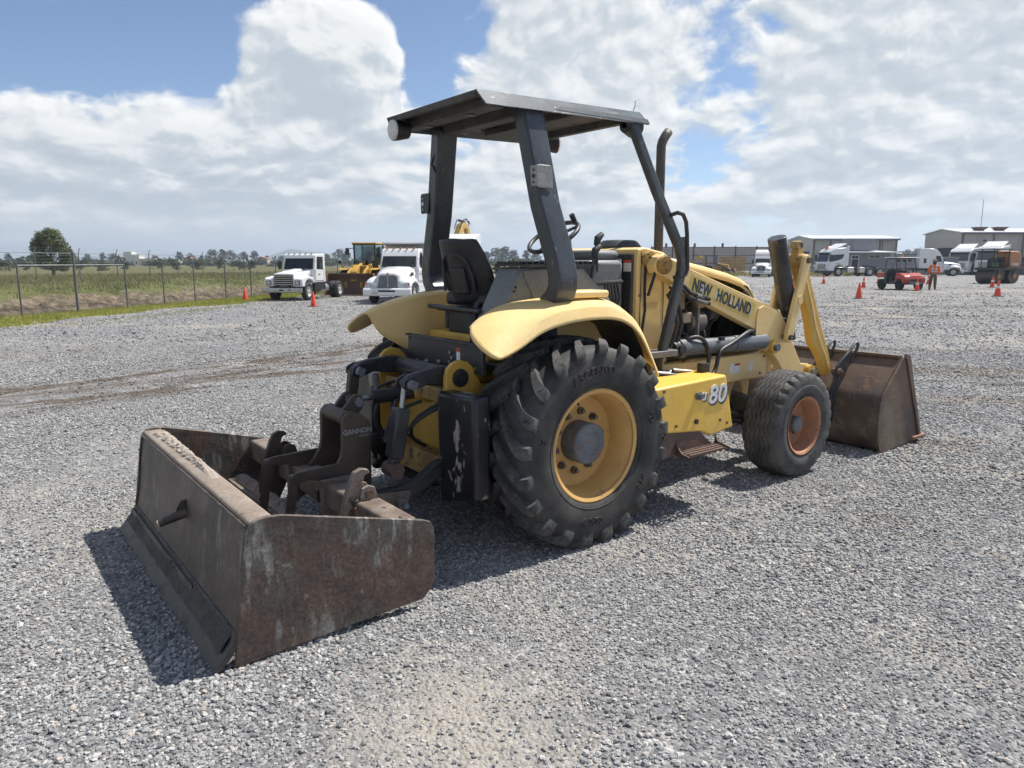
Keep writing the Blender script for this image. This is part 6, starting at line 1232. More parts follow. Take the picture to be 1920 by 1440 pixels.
def chassis(root, x_end, duals, r=0.50):
    b = MB(); b.bb(x_end, -0.3, 0.30, 0.42, 0.72, 0.95); b.bb(x_end, -0.3, -0.42, -0.30, 0.72, 0.95); b.bb(x_end, x_end + 0.1, -0.42, 0.42, 0.74, 0.93); b.bb(-2.6, -2.4, -0.42, 0.42, 0.6, 0.8); b.build('chassis', TBLK, root)
    for x in duals:
        for sg in (-1, 1): wheel(root, (x, sg*1.20, r), r, 0.28, 'rear_wheel'); wheel(root, (x, sg*0.88, r), r, 0.28, 'inner_rear_wheel')
        b = MB(); b.cyl((x, -0.9, r), (x, 0.9, r), 0.12, n=12); b.bb(x - 0.12, x + 0.12, -0.2, 0.2, r - 0.1, 0.75); b.build('drive_axle', TBLK, root)
def mirrors(root, x, z, y, m=None):
    for sg in (-1, 1):
        b = MB(); b.bb(x - 0.05, x + 0.05, sg*(y + 0.12), sg*(y + 0.30), z - 0.32, z + 0.12); b.tube([(x, sg*y, z + 0.15), (x, sg*(y + 0.2), z + 0.15)], 0.015, 6); b.build('mirror', m or TBLK, root, bevel=0.02)
def conv_truck(label, loc, rz, sc, hood='slope', roof='day', rear=None, col=None, duals=(-5.4,), xend=-6.6):
    col = col or TW; T_ = thing('conventional_truck', label, 'truck', loc, rz, sc)
    hz = 1.62 if hood == 'box' else 1.72
    # cab
    y = 1.0
    cp = [(-2.05, 0.95), (-2.05, 1.66), (-2.30, 2.52), (-2.42, 2.60), (-3.45, 2.62), (-3.5, 0.95)] if hood == 'box' else [(-2.15, 0.95), (-2.15, 1.72), (-2.55, 2.60), (-2.68, 2.70), (-3.6, 2.74), (-3.65, 0.95)]
    b = MB(); b.prism(cp, -y, y, taper=None); cab = b.build('cab', col, T_, bevel=0.07, seg=3)
    x0, z0, x1, z1 = (cp[1][0], cp[1][1] + 0.06, cp[2][0], cp[2][1] - 0.06)
    b = MB(); b.add([(x0 + 0.012, -0.90, z0), (x0 + 0.012, 0.90, z0), (x1 + 0.012, 0.86, z1), (x1 + 0.012, -0.86, z1), (x0 - 0.03, -0.90, z0), (x0 - 0.03, 0.90, z0), (x1 - 0.03, 0.86, z1), (x1 - 0.03, -0.86, z1)], [(0,1,2,3),(7,6,5,4),(0,4,5,1),(1,5,6,2),(2,6,7,3),(3,7,4,0)]); b.build('windscreen', TGL, T_)
    for sg in (-1, 1):
        b = MB(); b.prism([(x0 - 0.28, z0 + 0.02), (x1 - 0.10, z1 - 0.02), (-3.15, z1 - 0.02), (-3.15, z0 - 0.02)], sg*(y - 0.02), sg*(y + 0.008)); dg_ = b.build('side_window', TGL, T_)
        b = MB(); b.prism([(x0 - 0.12, 1.05), (x0 - 0.12, z0), (x0 - 0.17, z0), (x0 - 0.17, 1.08), (-3.22, 1.08), (-3.22, z0), (-3.25, z0), (-3.25, 1.05)], sg*(y - 0.01), sg*(y + 0.006)); b.build('door_seam', TBLK, T_)
    for k in range(5):
        b = MB(); b.box((cp[2][0] - 0.10, -0.7 + 0.35*k, cp[3][1] + 0.03), (0.12, 0.09, 0.06)); b.build('marker_lamp', AMB if hood != 'box' else CHR, T_, bevel=0.01)
    # hood and fenders
    if hood == 'box':
        b = MB(); b.add([(-0.30, -0.62, 0.80), (-0.30, 0.62, 0.80), (-0.30, 0.60, 1.50), (-0.30, -0.60, 1.50), (-2.1, -0.85, 0.80), (-2.1, 0.85, 0.80), (-2.1, 0.80, 1.66), (-2.1, -0.80, 1.66)], [(0,1,2,3),(7,6,5,4),(0,4,5,1),(1,5,6,2),(2,6,7,3),(3,7,4,0)]); b.build('hood', col, T_, bevel=0.06, seg=3)
        b = MB(); b.add([(-0.45, -0.34, 1.52), (-0.45, 0.34, 1.52), (-2.0, 0.30, 1.68), (-2.0, -0.30, 1.68), (-0.6, -0.26, 1.60), (-0.6, 0.26, 1.60), (-1.95, 0.22, 1.76), (-1.95, -0.22, 1.76)], [(0,1,5,4),(1,2,6,5),(2,3,7,6),(3,0,4,7),(4,5,6,7)]); b.build('hood_scoop', col, T_, bevel=0.03)
        b = MB(); b.bb(-0.30, -0.27, -0.56, 0.56, 0.84, 1.42); gr = b.build('grille', TBLK, T_, bevel=0.01)
        for k in range(5): b = MB(); b.bb(-0.275, -0.235, -0.55, 0.55, 0.88 + k*0.115, 0.925 + k*0.115); b.build('grille_bar', CHR, gr)
        for sg in (-1, 1):
            b = MB(); b.prism([(-0.24, 0.78), (-0.22, 1.18), (-0.36, 1.28), (-1.0, 1.36), (-1.65, 1.28), (-1.80, 0.95), (-1.62, 0.95), (-1.52, 1.08), (-1.15, 1.18), (-0.80, 1.12), (-0.62, 0.95), (-0.60, 0.78)], sg*0.60, sg*1.14); b.build('front_fender', col, T_, bevel=0.05, seg=2)
            b = MB(); b.bb(-0.225, -0.205, sg*0.70, sg*1.02, 0.86, 1.12); hd = b.build('headlamp_panel', GRIL, T_, bevel=0.01)
            b = MB(); b.cyl((-0.21, sg*0.86, 0.99), (-0.195, sg*0.86, 0.99), 0.105, n=18); b.build('headlamp', HEAD, hd)
        b = MB(); b.prism([(-0.02, 0.47), (0.0, 0.60), (-0.02, 0.72), (-0.10, 0.72), (-0.10, 0.47)], -1.22, 1.22); b.build('bumper', CHR, T_, bevel=0.015)
        b = MB(); b.bb(0.0, 0.012, -0.14, 0.12, 0.56, 0.64); b.build('bumper_slot', TBLK, T_); b = MB(); b.bb(0.0, 0.012, 0.42, 0.54, 0.58, 0.64); b.build('bumper_slot', TBLK, T_)
        b = MB(); b.bb(-2.05, -3.4, 0.9, 1.0, 0.55, 0.95); b.bb(-2.05, -3.4, -1.0, -0.9, 0.55, 0.95); b.build('cab_step', TBLK, T_)
        b = MB(); b.cyl((-1.7, 0.62, 1.72), (-1.45, 0.62, 1.72), 0.05, n=10); b.build('hood_mirror', TBLK, T_)
    else:
        rows = []
        for x, hw, zt, rr in ((-0.26, 0.50, 1.42, 0.04), (-0.34, 0.58, 1.52, 0.06), (-0.9, 0.70, 1.64, 0.10), (-1.5, 0.84, 1.74, 0.12), (-2.2, 0.96, 1.80, 0.14)):
            rows.append([(x, -hw, 0.80), (x, -hw, zt - rr*2.2), (x, -hw*0.90, zt - rr), (x, -hw*0.6, zt), (x, 0, zt + 0.015), (x, hw*0.6, zt), (x, hw*0.90, zt - rr), (x, hw, zt - rr*2.2), (x, hw, 0.80)])
        b = MB(); b.grid(rows); b.f.append(tuple(range(9))); b.build('hood', col, T_, smooth=50)
        b = MB(); b.prism([(-0.50, 0.80), (-0.46, 1.30), (-0.36, 1.40), (0.36, 1.40), (0.46, 1.30), (0.50, 0.80)], -0.27, -0.235, 'yz'); gr = b.build('grille', GRIL, T_, bevel=0.01)
        b = MB(); b.bb(-0.24, -0.215, -0.02, 0.02, 0.78, 1.42); b.build('grille_bar', CHR, gr)
        b = MB(); b.box((-0.22, 0, 1.46), (0.05, 0.08, 0.10)); b.build('badge', REDP, gr, bevel=0.01)
        if roof != 'day':
            for k in range(6): b = MB(); b.bb(-0.24, -0.222, -0.42, 0.42, 0.84 + k*0.09, 0.87 + k*0.09); b.build('grille_bar', TBLK, gr)
        for sg in (-1, 1):
            rows = []
            for x, zt in ((-0.16, 0.86), (-0.20, 1.02), (-0.34, 1.16), (-0.62, 1.28), (-1.0, 1.34), (-1.4, 1.30), (-1.68, 1.16), (-1.80, 0.90)):
                rows.append([(x, sg*0.50, zt - 0.02), (x, sg*0.80, zt), (x, sg*1.02, zt - 0.04), (x, sg*1.15, zt - 0.14), (x, sg*1.17, zt - 0.30)])
            b = MB(); b.grid(rows); fo_ = b.build('front_fender', col, T_, smooth=60); so_ = fo_.modifiers.new('solid', 'SOLIDIFY'); so_.thickness = 0.05
            b = MB(); b.bb(-0.42, -0.18, sg*0.55, sg*1.14, 0.60, 0.90); b.build('fender_front', col, T_, bevel=0.04)
            b = MB(); b.add([(-0.165, sg*0.62, 0.86), (-0.165, sg*1.10, 0.84), (-0.21, sg*1.12, 1.06), (-0.20, sg*0.88, 1.04), (-0.19, sg*0.68, 0.94)], [(0,1,2,3,4)]); hl_ = b.build('headlamp', HEAD, T_, smooth=0); so_ = hl_.modifiers.new('solid', 'SOLIDIFY'); so_.thickness = 0.03; so_.offset = 0
            b = MB(); b.bb(-0.19, -0.16, sg*1.03, sg*1.10, 0.90, 1.02); b.build('indicator', AMB, T_)
            b = MB(); b.bb(-1.60, -1.35, sg*0.86, sg*0.93, 1.36, 1.52); b.build('hood_vent', TBLK, T_)
        b = MB(); b.prism([(-0.06, 0.40), (0.0, 0.48), (0.0, 0.70), (-0.06, 0.78), (-0.20, 0.80), (-0.20, 0.40)], -1.20, 1.20); b.build('bumper', col, T_, bevel=0.03)
        b = MB(); b.bb(-0.01, 0.008, -0.42, 0.42, 0.60, 0.69); b.build('bumper_slot', TBLK, T_)
        b = MB(); b.bb(-3.6, -2.2, 0.85, 1.0, 0.5, 0.96); b.bb(-3.6, -2.2, -1.0, -0.85, 0.5, 0.96); b.build('cab_step', col, T_, bevel=0.02)
    for sg in (-1, 1): wheel(T_, (-1.10, sg*1.12, 0.50), 0.50, 0.28, 'front_wheel')
    b = MB(); b.cyl((-1.1, -0.9, 0.48), (-1.1, 0.9, 0.48), 0.08, n=10); b.bb(-1.2, -0.3, -0.3, 0.3, 0.45, 0.8); b.build('front_axle', TBLK, T_)
    mirrors(T_, x0 - 0.12, 2.05, 1.0)
    for yy in (-0.45, 0.45): b = MB(); b.tube([(x0 + 0.03, yy, z0 + 0.02), (x0 - 0.06 + 0.02, yy + 0.30, z0 + 0.36)], 0.012, 5); b.build('wiper', TBLK, T_)
    b = MB(); b.bb(0.004, 0.016, -0.75, -0.45, 0.50, 0.62); b.build('number_plate', HEAD, T_)
    for sg in (-1, 1): b = MB(); b.bb(-2.72, -2.55, sg*(y + 0.004), sg*(y + 0.03), 1.42, 1.46); b.build('door_handle', TBLK, T_); b = MB(); b.cyl((-2.9, sg*0.72, 0.62), (-3.9, sg*0.72, 0.62), 0.27, n=16); b.build('fuel_tank', CHR, T_)
    chassis(T_, xend, duals)
    if roof == 'sleeper':
        b = MB(); b.prism([(-2.60, 2.58), (-2.75, 2.95), (-3.1, 3.25), (-3.5, 3.42), (-5.0, 3.48), (-5.0, 0.95), (-3.6, 0.95), (-3.6, 2.6)], -1.02, 1.02); b.build('sleeper', col, T_, bevel=0.08, seg=3)
        b = MB(); b.bb(-4.5, -4.2, 1.0, 1.03, 1.6, 2.2); b.bb(-4.5, -4.2, -1.03, -1.0, 1.6, 2.2); b.build('sleeper_window', TGL, T_)
    if rear == 'dump':
        b = MB(); b.prism([(-4.0, 1.2), (-3.92, 2.86), (-3.45, 3.0), (-3.45, 3.04), (-4.0, 3.04), (-8.4, 2.84), (-8.5, 1.2)], -1.2, 1.2); dp = b.build('dump_body', mat('grey_white_dump_body', (0.46, 0.465, 0.46), (0.40, 0.40, 0.40), 1.5, 0.5, 0.5, 0.1), T_, bevel=0.03)
        for k in range(6): b = MB(); b.bb(-4.6 - k*0.7, -4.5 - k*0.7, -1.26, 1.26, 1.2, 2.62); b.build('side_rib', TW, dp)
        b = MB(); b.bb(-3.95, -3.35, -1.22, 1.22, 2.98, 3.06); b.build('cab_shield', TW, dp, bevel=0.02)
    return T_
conv_truck('white cab chassis truck with chrome bumper and no body by the fence', (8.35, 26.9, 0), R(221), 0.78, 'box', 'day', None, duals=(-5.0,), xend=-5.9)
conv_truck('white dump truck with mesh grille facing the camera', (10.75, 21.9, 0), R(225), 0.82, 'slope', 'day', 'dump', duals=(-5.6, -6.9), xend=-8.3)
conv_truck('tall white truck mostly hidden behind the roll bar post', (14.9, 24.0, 0), R(226), 0.88, 'slope', 'sleeper', None, duals=(-6.0, -7.2), xend=-8.2)
conv_truck('white truck cab showing between wheel loader and dump truck', (15.6, 32.6, 0), R(226), 0.92, 'slope', 'day', None, duals=(-5.4,), xend=-6.4)
conv_truck('white sleeper truck facing the camera near the tin wall', (66.59, 42.16, 0), R(209), 0.86, 'slope', 'sleeper', None, duals=(-6.0, -7.2), xend=-8.2)
conv_truck('white bonneted truck facing right behind the worker', (90.5, 31.5, 0), R(303), 0.92, 'slope', 'sleeper', None, duals=(-6.0, -7.2), xend=-8.2)

def cabover(label, loc, rz, sc=1.0, col=None, deflector=True, beacons=False, hw=1.22):
    col = col or TW; T_ = thing('cabover_truck', label, 'truck', loc, rz, sc)
    b = MB(); b.prism([(0.0, 0.62), (0.03, 1.50), (-0.02, 1.72), (-0.22, 2.62), (-0.48, 2.95), (-0.9, 3.12), (-2.25, 3.25), (-2.25, 1.05), (-1.98, 1.02), (-1.86, 1.20), (-1.5, 1.36), (-1.1, 1.28), (-0.88, 1.05), (-0.80, 0.62)], -hw, hw); b.build('cab', col, T_, bevel=0.09, seg=3)
    b = MB(); b.add([(0.028, -1.08, 1.66), (0.028, 1.08, 1.66), (-0.195, 1.02, 2.58), (-0.195, -1.02, 2.58), (-0.05, -1.08, 1.66), (-0.05, 1.08, 1.66), (-0.26, 1.02, 2.58), (-0.26, -1.02, 2.58)], [(0,1,2,3),(7,6,5,4),(0,4,5,1),(1,5,6,2),(2,6,7,3),(3,7,4,0)]); b.build('windscreen', TGL, T_)
    b = MB(); b.bb(-0.24, 0.06, -1.15, 1.15, 2.58, 2.68); b.build('sun_visor', TBLK, T_, bevel=0.02)
    for k in range(5): b = MB(); b.bb(0.02, 0.05, -0.80, 0.80, 0.82 + k*0.13, 0.88 + k*0.13); b.build('grille_slat', TBLK, T_)
    b = MB(); b.bb(-0.75, 0.08, -1.2, 1.2, 0.36, 0.64); b.build('bumper', TBLK if beacons else col, T_, bevel=0.04)
    for sg in (-1, 1):
        b = MB(); b.prism([(-0.16, 1.62), (-0.32, 2.42), (-1.95, 2.50), (-1.80, 2.05), (-1.45, 1.88), (-0.5, 1.66)], sg*(hw - 0.02), sg*(hw + 0.008)); b.build('side_window', TGL, T_)
        b = MB(); b.bb(0.04, 0.075, sg*0.72, sg*1.16, 0.66, 0.86); b.build('headlamp', HEAD, T_, bevel=0.01)
        b = MB(); b.bb(-0.20, -0.02, sg*(hw + 0.10), sg*(hw + 0.30), 1.75, 2.45); b.tube([(-0.15, sg*hw, 2.5), (-0.1, sg*(hw + 0.2), 2.48)], 0.02, 6); b.build('mirror', TBLK, T_, bevel=0.03)
        wheel(T_, (-1.42, sg*1.18, 0.50), 0.50, 0.28, 'front_wheel')
        b = MB(); b.bb(-3.35, -2.55, sg*0.65, sg*1.15, 0.42, 1.02); b.build('fuel_tank', mat('brushed_aluminium_tank', (0.55, 0.54, 0.50), None, 4, 0.5, 0.35, 0.15, metal=0.7), T_, bevel=0.05)
        b = MB(); b.bb(-4.7, -4.05, sg*0.65, sg*1.15, 0.42, 1.02); b.build('battery_box', MATS['brushed_aluminium_tank'], T_, bevel=0.04)
        b = MB(); b.bb(-1.5, -0.95, sg*(hw - 0.01), sg*(hw + 0.006), 1.46, 1.50); b.build('door_handle', TBLK, T_)
    b = MB(); b.bb(-7.3, -0.9, 0.30, 0.42, 0.74, 1.0); b.bb(-7.3, -0.9, -0.42, -0.30, 0.74, 1.0); b.build('chassis', TBLK, T_)
    for x in (-5.35, -6.65):
        for sg in (-1, 1): wheel(T_, (x, sg*1.22, 0.50), 0.50, 0.55, 'rear_wheel')
        b = MB(); b.lathe([(-1.2, 0.55), (-1.2, 0.60), (1.2, 0.60), (1.2, 0.55)], (x, 0, 0.50), (0, 1, 0), 20); 
    b = MB(); b.add([(-5.4, -0.45, 1.10), (-5.4, 0.45, 1.10), (-6.6, 0.45, 1.02), (-6.6, -0.45, 1.02), (-5.4, -0.45, 1.22), (-5.4, 0.45, 1.22), (-6.6, 0.45, 1.08), (-6.6, -0.45, 1.08)], [(0,1,2,3),(7,6,5,4),(0,4,5,1),(1,5,6,2),(2,6,7,3),(3,7,4,0)]); b.build('fifth_wheel', TBLK, T_)
    if deflector:
        b = MB(); b.prism([(-0.75, 3.10), (-1.3, 3.30), (-2.25, 3.72), (-2.25, 3.62), (-1.5, 3.20)], -1.05, 1.05); b.build('roof_deflector', col, T_, bevel=0.03)
    b = MB(); b.bb(-2.55, -2.25, sg*0.0 - 1.2, -1.05, 1.2, 3.4); b.bb(-2.55, -2.25, 1.05, 1.2, 1.2, 3.4); b.build('side_fairing', col, T_, bevel=0.03)
    if beacons:
        for yy in (-0.5, -0.25): b = MB(); b.cyl((-0.75, yy, 3.05), (-0.75, yy, 3.32), 0.12, n=14); b.build('beacon', AMB, T_)
        b = MB(); b.tube([(-0.9, -0.6, 3.16), (-0.95, -0.6, 3.30), (-1.7, -0.6, 3.32)], 0.03, 6); b.build('air_horn', CHR, T_)
    return T_
cabover('white cabover tractor unit with two amber beacons in side view', (76.6, 40.9, 0), R(152), 1.0, beacons=True)
cabover('left one of two white cabover trucks behind the roller', (98.2, 34.9, 0), R(176), 1.05)
cabover('right one of two white cabover trucks behind the roller', (98.4, 31.8, 0), R(176), 1.12)
cabover('red cabover truck at the right edge of the yard', (103.5, 28.3, 0), R(176), 0.92, col=REDP, deflector=False)

# ---- wheel loader
WL = thing('wheel_loader', 'yellow wheel loader with wide rusty bucket between the two white trucks', 'wheel loader', (12.75, 29.75, 0), R(222), 0.78)
CATY = mat('ochre_machine_yellow', (0.50, 0.29, 0.035), (0.38, 0.21, 0.03), 3, 0.7, 0.5, 0.15, spots=(0.12, 0.07, 0.03), spot_scale=5, spot_cut=0.62, spot_w=0.1)
RUSTB = mat('dark_rust_steel', (0.15, 0.085, 0.058), (0.085, 0.058, 0.046), 2.5, 0.8, 0.6, 0.2, spots=(0.17, 0.08, 0.05), spot_scale=4, spot_cut=0.6, spot_w=0.1)
b = MB(); pf = [(0.05, 0.02), (-0.85, 0.06), (-1.05, 0.30), (-1.08, 0.75), (-0.95, 1.15), (-0.62, 1.42)]; b.prism(pf + offs(pf, -0.04)[::-1], -1.55, 1.55); wb_ = b.build('bucket', RUSTB, WL, smooth=40)
for sg in (-1, 1): b = MB(); b.prism([(0.05, 0.02), (-0.85, 0.06), (-1.05, 0.30), (-1.08, 0.75), (-0.95, 1.15), (-0.62, 1.42), (-0.45, 1.35)], sg*1.58, sg*1.551); b.build('bucket_side', mat('orange_rust_side', (0.30, 0.09, 0.05), (0.2, 0.07, 0.04), 3, 0.7, 0.6, 0.2), wb_)
for sg in (-1, 1):
    b = MB(); b.prism([(-0.95, 0.45), (-0.90, 0.70), (-1.5, 1.55), (-2.5, 2.0), (-2.9, 2.0), (-2.9, 1.75), (-2.3, 1.65), (-1.6, 1.2), (-1.15, 0.45)], sg*0.62, sg*0.46); b.build('lift_arm', CATY, WL, bevel=0.03)
    wheel(WL, (-2.45, sg*1.38, 0.80), 0.80, 0.60, 'front_wheel', CATY); wheel(WL, (-5.4, sg*1.38, 0.80), 0.80, 0.60, 'rear_wheel', CATY)
    b = MB(); b.prism([(-1.7, 1.62), (-1.9, 1.72), (-3.0, 1.74), (-3.3, 1.55), (-3.2, 1.52), (-2.9, 1.66), (-1.9, 1.66)], sg*0.75, sg*1.38); b.build('fender', CATY, WL, bevel=0.02)
    b = MB(); b.tube([(-1.7, sg*0.95, 1.75), (-1.65, sg*1.15, 2.1)], 0.03, 6); b.cyl((-1.62, sg*1.15, 2.12), (-1.55, sg*1.15, 2.12), 0.11, n=12); b.build('work_lamp', TBLK, WL)
    b = MB(); b.tube([(-3.0, sg*0.75, 3.05), (-2.75, sg*1.05, 3.0)], 0.025, 6); b.bb(-2.8, -2.7, sg*0.98, sg*1.22, 2.6, 3.05); b.build('mirror', TBLK, WL)
b = MB(); b.prism([(-0.95, 0.9), (-1.0, 1.5), (-1.5, 1.9), (-1.8, 1.95), (-1.6, 1.5), (-1.3, 0.9)], -0.2, 0.2); b.cyl((-1.6, 0, 1.75), (-2.9, 0, 2.1), 0.11, n=12); b.build('tilt_linkage', CATY, WL, bevel=0.02)
b = MB(); b.bb(-3.2, -2.0, -0.55, 0.55, 0.6, 1.9); b.bb(-6.8, -3.2, -0.95, 0.95, 0.7, 1.9); b.prism([(-4.7, 1.9), (-4.7, 2.45), (-6.7, 2.35), (-6.9, 1.2), (-6.8, 1.0)], -0.85, 0.85); b.build('body', CATY, WL, bevel=0.05)
b = MB()
for x, yy in ((-3.1, -0.74), (-3.1, 0.74), (-4.55, -0.76), (-4.55, 0.76)): b.beam((x, yy, 1.75), (x + (0.06 if x > -4 else 0), yy, 3.28), 0.09, 0.09, up=(1, 0, 0))
b.bb(-4.65, -2.9, -0.80, 0.80, 3.26, 3.30); b.bb(-4.6, -3.1, -0.78, 0.78, 1.70, 1.95); cbn = b.build('cab_frame', TBLK, WL)
b = MB(); b.bb(-4.7, -2.9, -0.85, 0.85, 3.30, 3.42); b.build('cab_roof', CATY, cbn, bevel=0.04)
CLG = bpy.data.materials.new('clear_cab_glass'); CLG.use_nodes = True; t = NT(CLG.node_tree); gl_ = t.new('ShaderNodeBsdfGlossy'); gl_.inputs['Roughness'].default_value = 0.05; tp_ = t.new('ShaderNodeBsdfTransparent'); tp_.inputs['Color'].default_value = (0.45, 0.55, 0.54, 1); mx_ = t.new('ShaderNodeMixShader'); mx_.inputs[0].default_value = 0.10; t.l.new(tp_.outputs[0], mx_.inputs[1]); t.l.new(gl_.outputs[0], mx_.inputs[2]); t.l.new(mx_.outputs[0], t.n['Material Output'].inputs['Surface'])
b = MB(); b.bb(-3.08, -3.06, -0.70, 0.70, 1.95, 3.25); b.build('front_glass', CLG, cbn); b = MB(); b.bb(-4.53, -4.51, -0.70, 0.70, 2.3, 3.2); b.build('rear_glass', CLG, cbn)
b = MB(); b.bb(-3.9, -3.5, -0.28, 0.28, 1.9, 2.2); b.bb(-4.0, -3.85, -0.26, 0.26, 2.2, 2.8); b.build('seat', TBLK, cbn, bevel=0.04); b = MB(); b.bb(-3.45, -3.3, -0.3, 0.3, 1.95, 2.35); b.build('dash', TBLK, cbn, bevel=0.04)
# ---- excavator boom rising behind the hidden truck
EX = thing('excavator', 'yellow excavator with raised boom behind the white trucks', 'excavator', (27.6, 43.6, 0), R(30), 1.0)
b = MB(); b.bb(-1.6, 1.6, -1.4, 1.4, 1.0, 1.25); b.bb(-2.2, 0.6, -1.3, 1.3, 1.25, 2.3); b.build('house', CATY, EX, bevel=0.06)
for sg in (-1, 1): b = MB(); b.prism([(-2, 0.2), (-2.2, 0.5), (-1.9, 0.95), (1.9, 0.95), (2.2, 0.5), (2.0, 0.2), (1.6, 0.02), (-1.6, 0.02)], sg*0.9, sg*1.5); b.build('track', TBLK, EX, bevel=0.04)
b = MB(); b.bb(0.2, 1.6, 0.3, 1.3, 1.25, 2.9); b.build('cab', TBLK, EX, bevel=0.06)
b = MB(); b.prism([(0.4, 1.4), (0.9, 3.2), (1.9, 4.55), (2.5, 4.75), (3.1, 4.35), (3.0, 4.15), (2.4, 4.3), (1.6, 3.6), (1.0, 1.4)], -0.30, 0.20); b.build('boom', mat('pale_machine_yellow', (0.58, 0.38, 0.10), (0.45, 0.29, 0.08), 3, 0.7, 0.5, 0.15), EX, bevel=0.03)
b = MB(); b.prism([(2.8, 4.5), (3.3, 4.45), (3.9, 3.2), (3.8, 3.0), (3.5, 3.1)], -0.2, 0.15); b.build('stick', MATS['pale_machine_yellow'], EX, bevel=0.02)
b = MB(); b.tube([(1.4, -0.32, 4.2), (1.9, -0.34, 4.85), (2.5, -0.33, 5.0), (3.0, -0.33, 4.7)], 0.05, 6); b.tube([(1.5, 0.22, 4.2), (2.0, 0.24, 4.9), (2.6, 0.22, 4.95), (3.1, 0.2, 4.6)], 0.04, 6); b.tube([(2.9, -0.3, 4.45), (3.1, -0.3, 4.85), (3.3, -0.3, 4.6)], 0.03, 6); b.build('boom_hose', TBLK, EX)
b = MB(); b.cyl((0.8, 0.28, 2.2), (1.7, 0.28, 3.7), 0.10, n=10); b.cyl((1.8, -0.05, 4.85), (2.9, -0.05, 4.75), 0.09, n=10); b.build('boom_cylinder', TBLK, EX)

# ---- red utility vehicle
UT = thing('utility_vehicle', 'red utility vehicle with canopy and amber beacon among the cones', 'utility vehicle', (42.15, 15.65, 0), R(236), 0.98)
UTB = mat('black_utility_tyre', (0.02, 0.02, 0.02), None, 5, 0.5, 0.8, 0.1)
for x in (-0.45, -2.35):
    for sg in (-1, 1): wheel(UT, (x, sg*0.72, 0.32), 0.32, 0.26, 'wheel', TBLK, UTB)
b = MB(); b.prism([(0.10, 0.42), (0.14, 0.66), (0.02, 0.86), (-0.50, 1.02), (-0.86, 1.04), (-0.90, 0.42), (-0.80, 0.42), (-0.66, 0.66), (-0.34, 0.68), (-0.12, 0.42)], -0.66, 0.66); b.build('front_body', REDP, UT, bevel=0.04)
b = MB(); b.bb(-2.85, -1.80, -0.70, 0.70, 0.72, 1.02); b.build('cargo_bed', REDP, UT, bevel=0.03)
b = MB(); b.bb(-2.8, 0.0, -0.45, 0.45, 0.34, 0.50); b.bb(-1.85, -0.85, -0.66, 0.66, 0.34, 0.56); b.bb(-1.80, -1.25, -0.62, 0.62, 0.56, 0.86); b.bb(-1.86, -1.74, -0.62, 0.62, 0.86, 1.20); b.build('seat_base', TBLK, UT, bevel=0.03)
b = MB(); b.bb(-1.92, -1.62, -0.74, -0.68, 0.35, 1.05); b.bb(-1.92, -1.62, 0.68, 0.74, 0.35, 1.05); b.build('side_cover', TBLK, UT, bevel=0.02)
b = MB()
for sg in (-1, 1): b.tube([(-0.80, sg*0.64, 1.02), (-0.92, sg*0.62, 1.55), (-1.02, sg*0.60, 1.86), (-1.15, sg*0.60, 1.90), (-1.92, sg*0.60, 1.90), (-1.98, sg*0.62, 1.82), (-1.98, sg*0.66, 0.62)], 0.026, 8)
for x in (-1.05, -1.95): b.tube([(x, -0.60, 1.89), (x, 0.60, 1.89)], 0.022, 6)
b.tube([(-1.97, -0.64, 1.25), (-1.97, 0.64, 1.25)], 0.02, 6); b.tube([(-1.97, -0.2, 1.25), (-1.97, -0.2, 1.6)], 0.015, 6); b.tube([(-1.97, 0.2, 1.25), (-1.97, 0.2, 1.6)], 0.015, 6); b.build('roll_cage', TBLK, UT)
b = MB(); b.bb(-2.15, -0.72, -0.70, 0.70, 1.94, 1.98); rf_ = b.build('canopy_roof', mat('white_plastic_roof', (0.62, 0.64, 0.64), None, 4, 0.4, 0.5, 0.1), UT, bevel=0.02)
for k in range(5): b = MB(); b.bb(-2.10 + k*0.30, -2.05 + k*0.30, -0.71, 0.71, 1.975, 1.995); b.build('roof_rib', TBLK, rf_)
b = MB(); b.cyl((-1.5, 0.05, 1.98), (-1.5, 0.05, 2.10), 0.09, 0.07, n=14); b.build('beacon', AMB, UT)
for yy in (-0.5, -0.15, 0.2): b = MB(); b.cyl((-0.95, yy, 1.78), (-0.84, yy, 1.76), 0.075, n=12); b.build('work_lamp', TBLK, UT)
for sg in (-1, 1):
    b = MB(); b.add([(0.115, sg*0.34, 0.66), (0.115, sg*0.60, 0.67), (0.03, sg*0.62, 0.83), (0.05, sg*0.36, 0.80)], [(0,1,2,3)]); hl_ = b.build('headlamp', HEAD, UT, smooth=0); so_ = hl_.modifiers.new('solid', 'SOLIDIFY'); so_.thickness = 0.02; so_.offset = 0
b = MB(); b.bb(0.10, 0.15, -0.32, 0.32, 0.50, 0.66); b.build('grille', TBLK, UT)
b = MB(); b.tube([(0.20, -0.40, 0.40), (0.24, -0.38, 0.62), (0.16, -0.36, 0.86), (0.16, 0.36, 0.86), (0.24, 0.38, 0.62), (0.20, 0.40, 0.40), (0.20, -0.40, 0.40)], 0.022, 6); b.bb(0.16, 0.24, -0.36, 0.36, 0.40, 0.52); b.build('bull_bar', GRIL, UT)
b = MB(); ring = b.ring((-1.10, 0.30, 1.18), (-0.7, 0, 0.7), 0.16, 20); b.tube(ring + [ring[0]], 0.016, 6); b.cyl((-1.10, 0.30, 1.18), (-0.92, 0.30, 1.0), 0.02, n=8); b.build('steering_wheel', TBLK, UT)

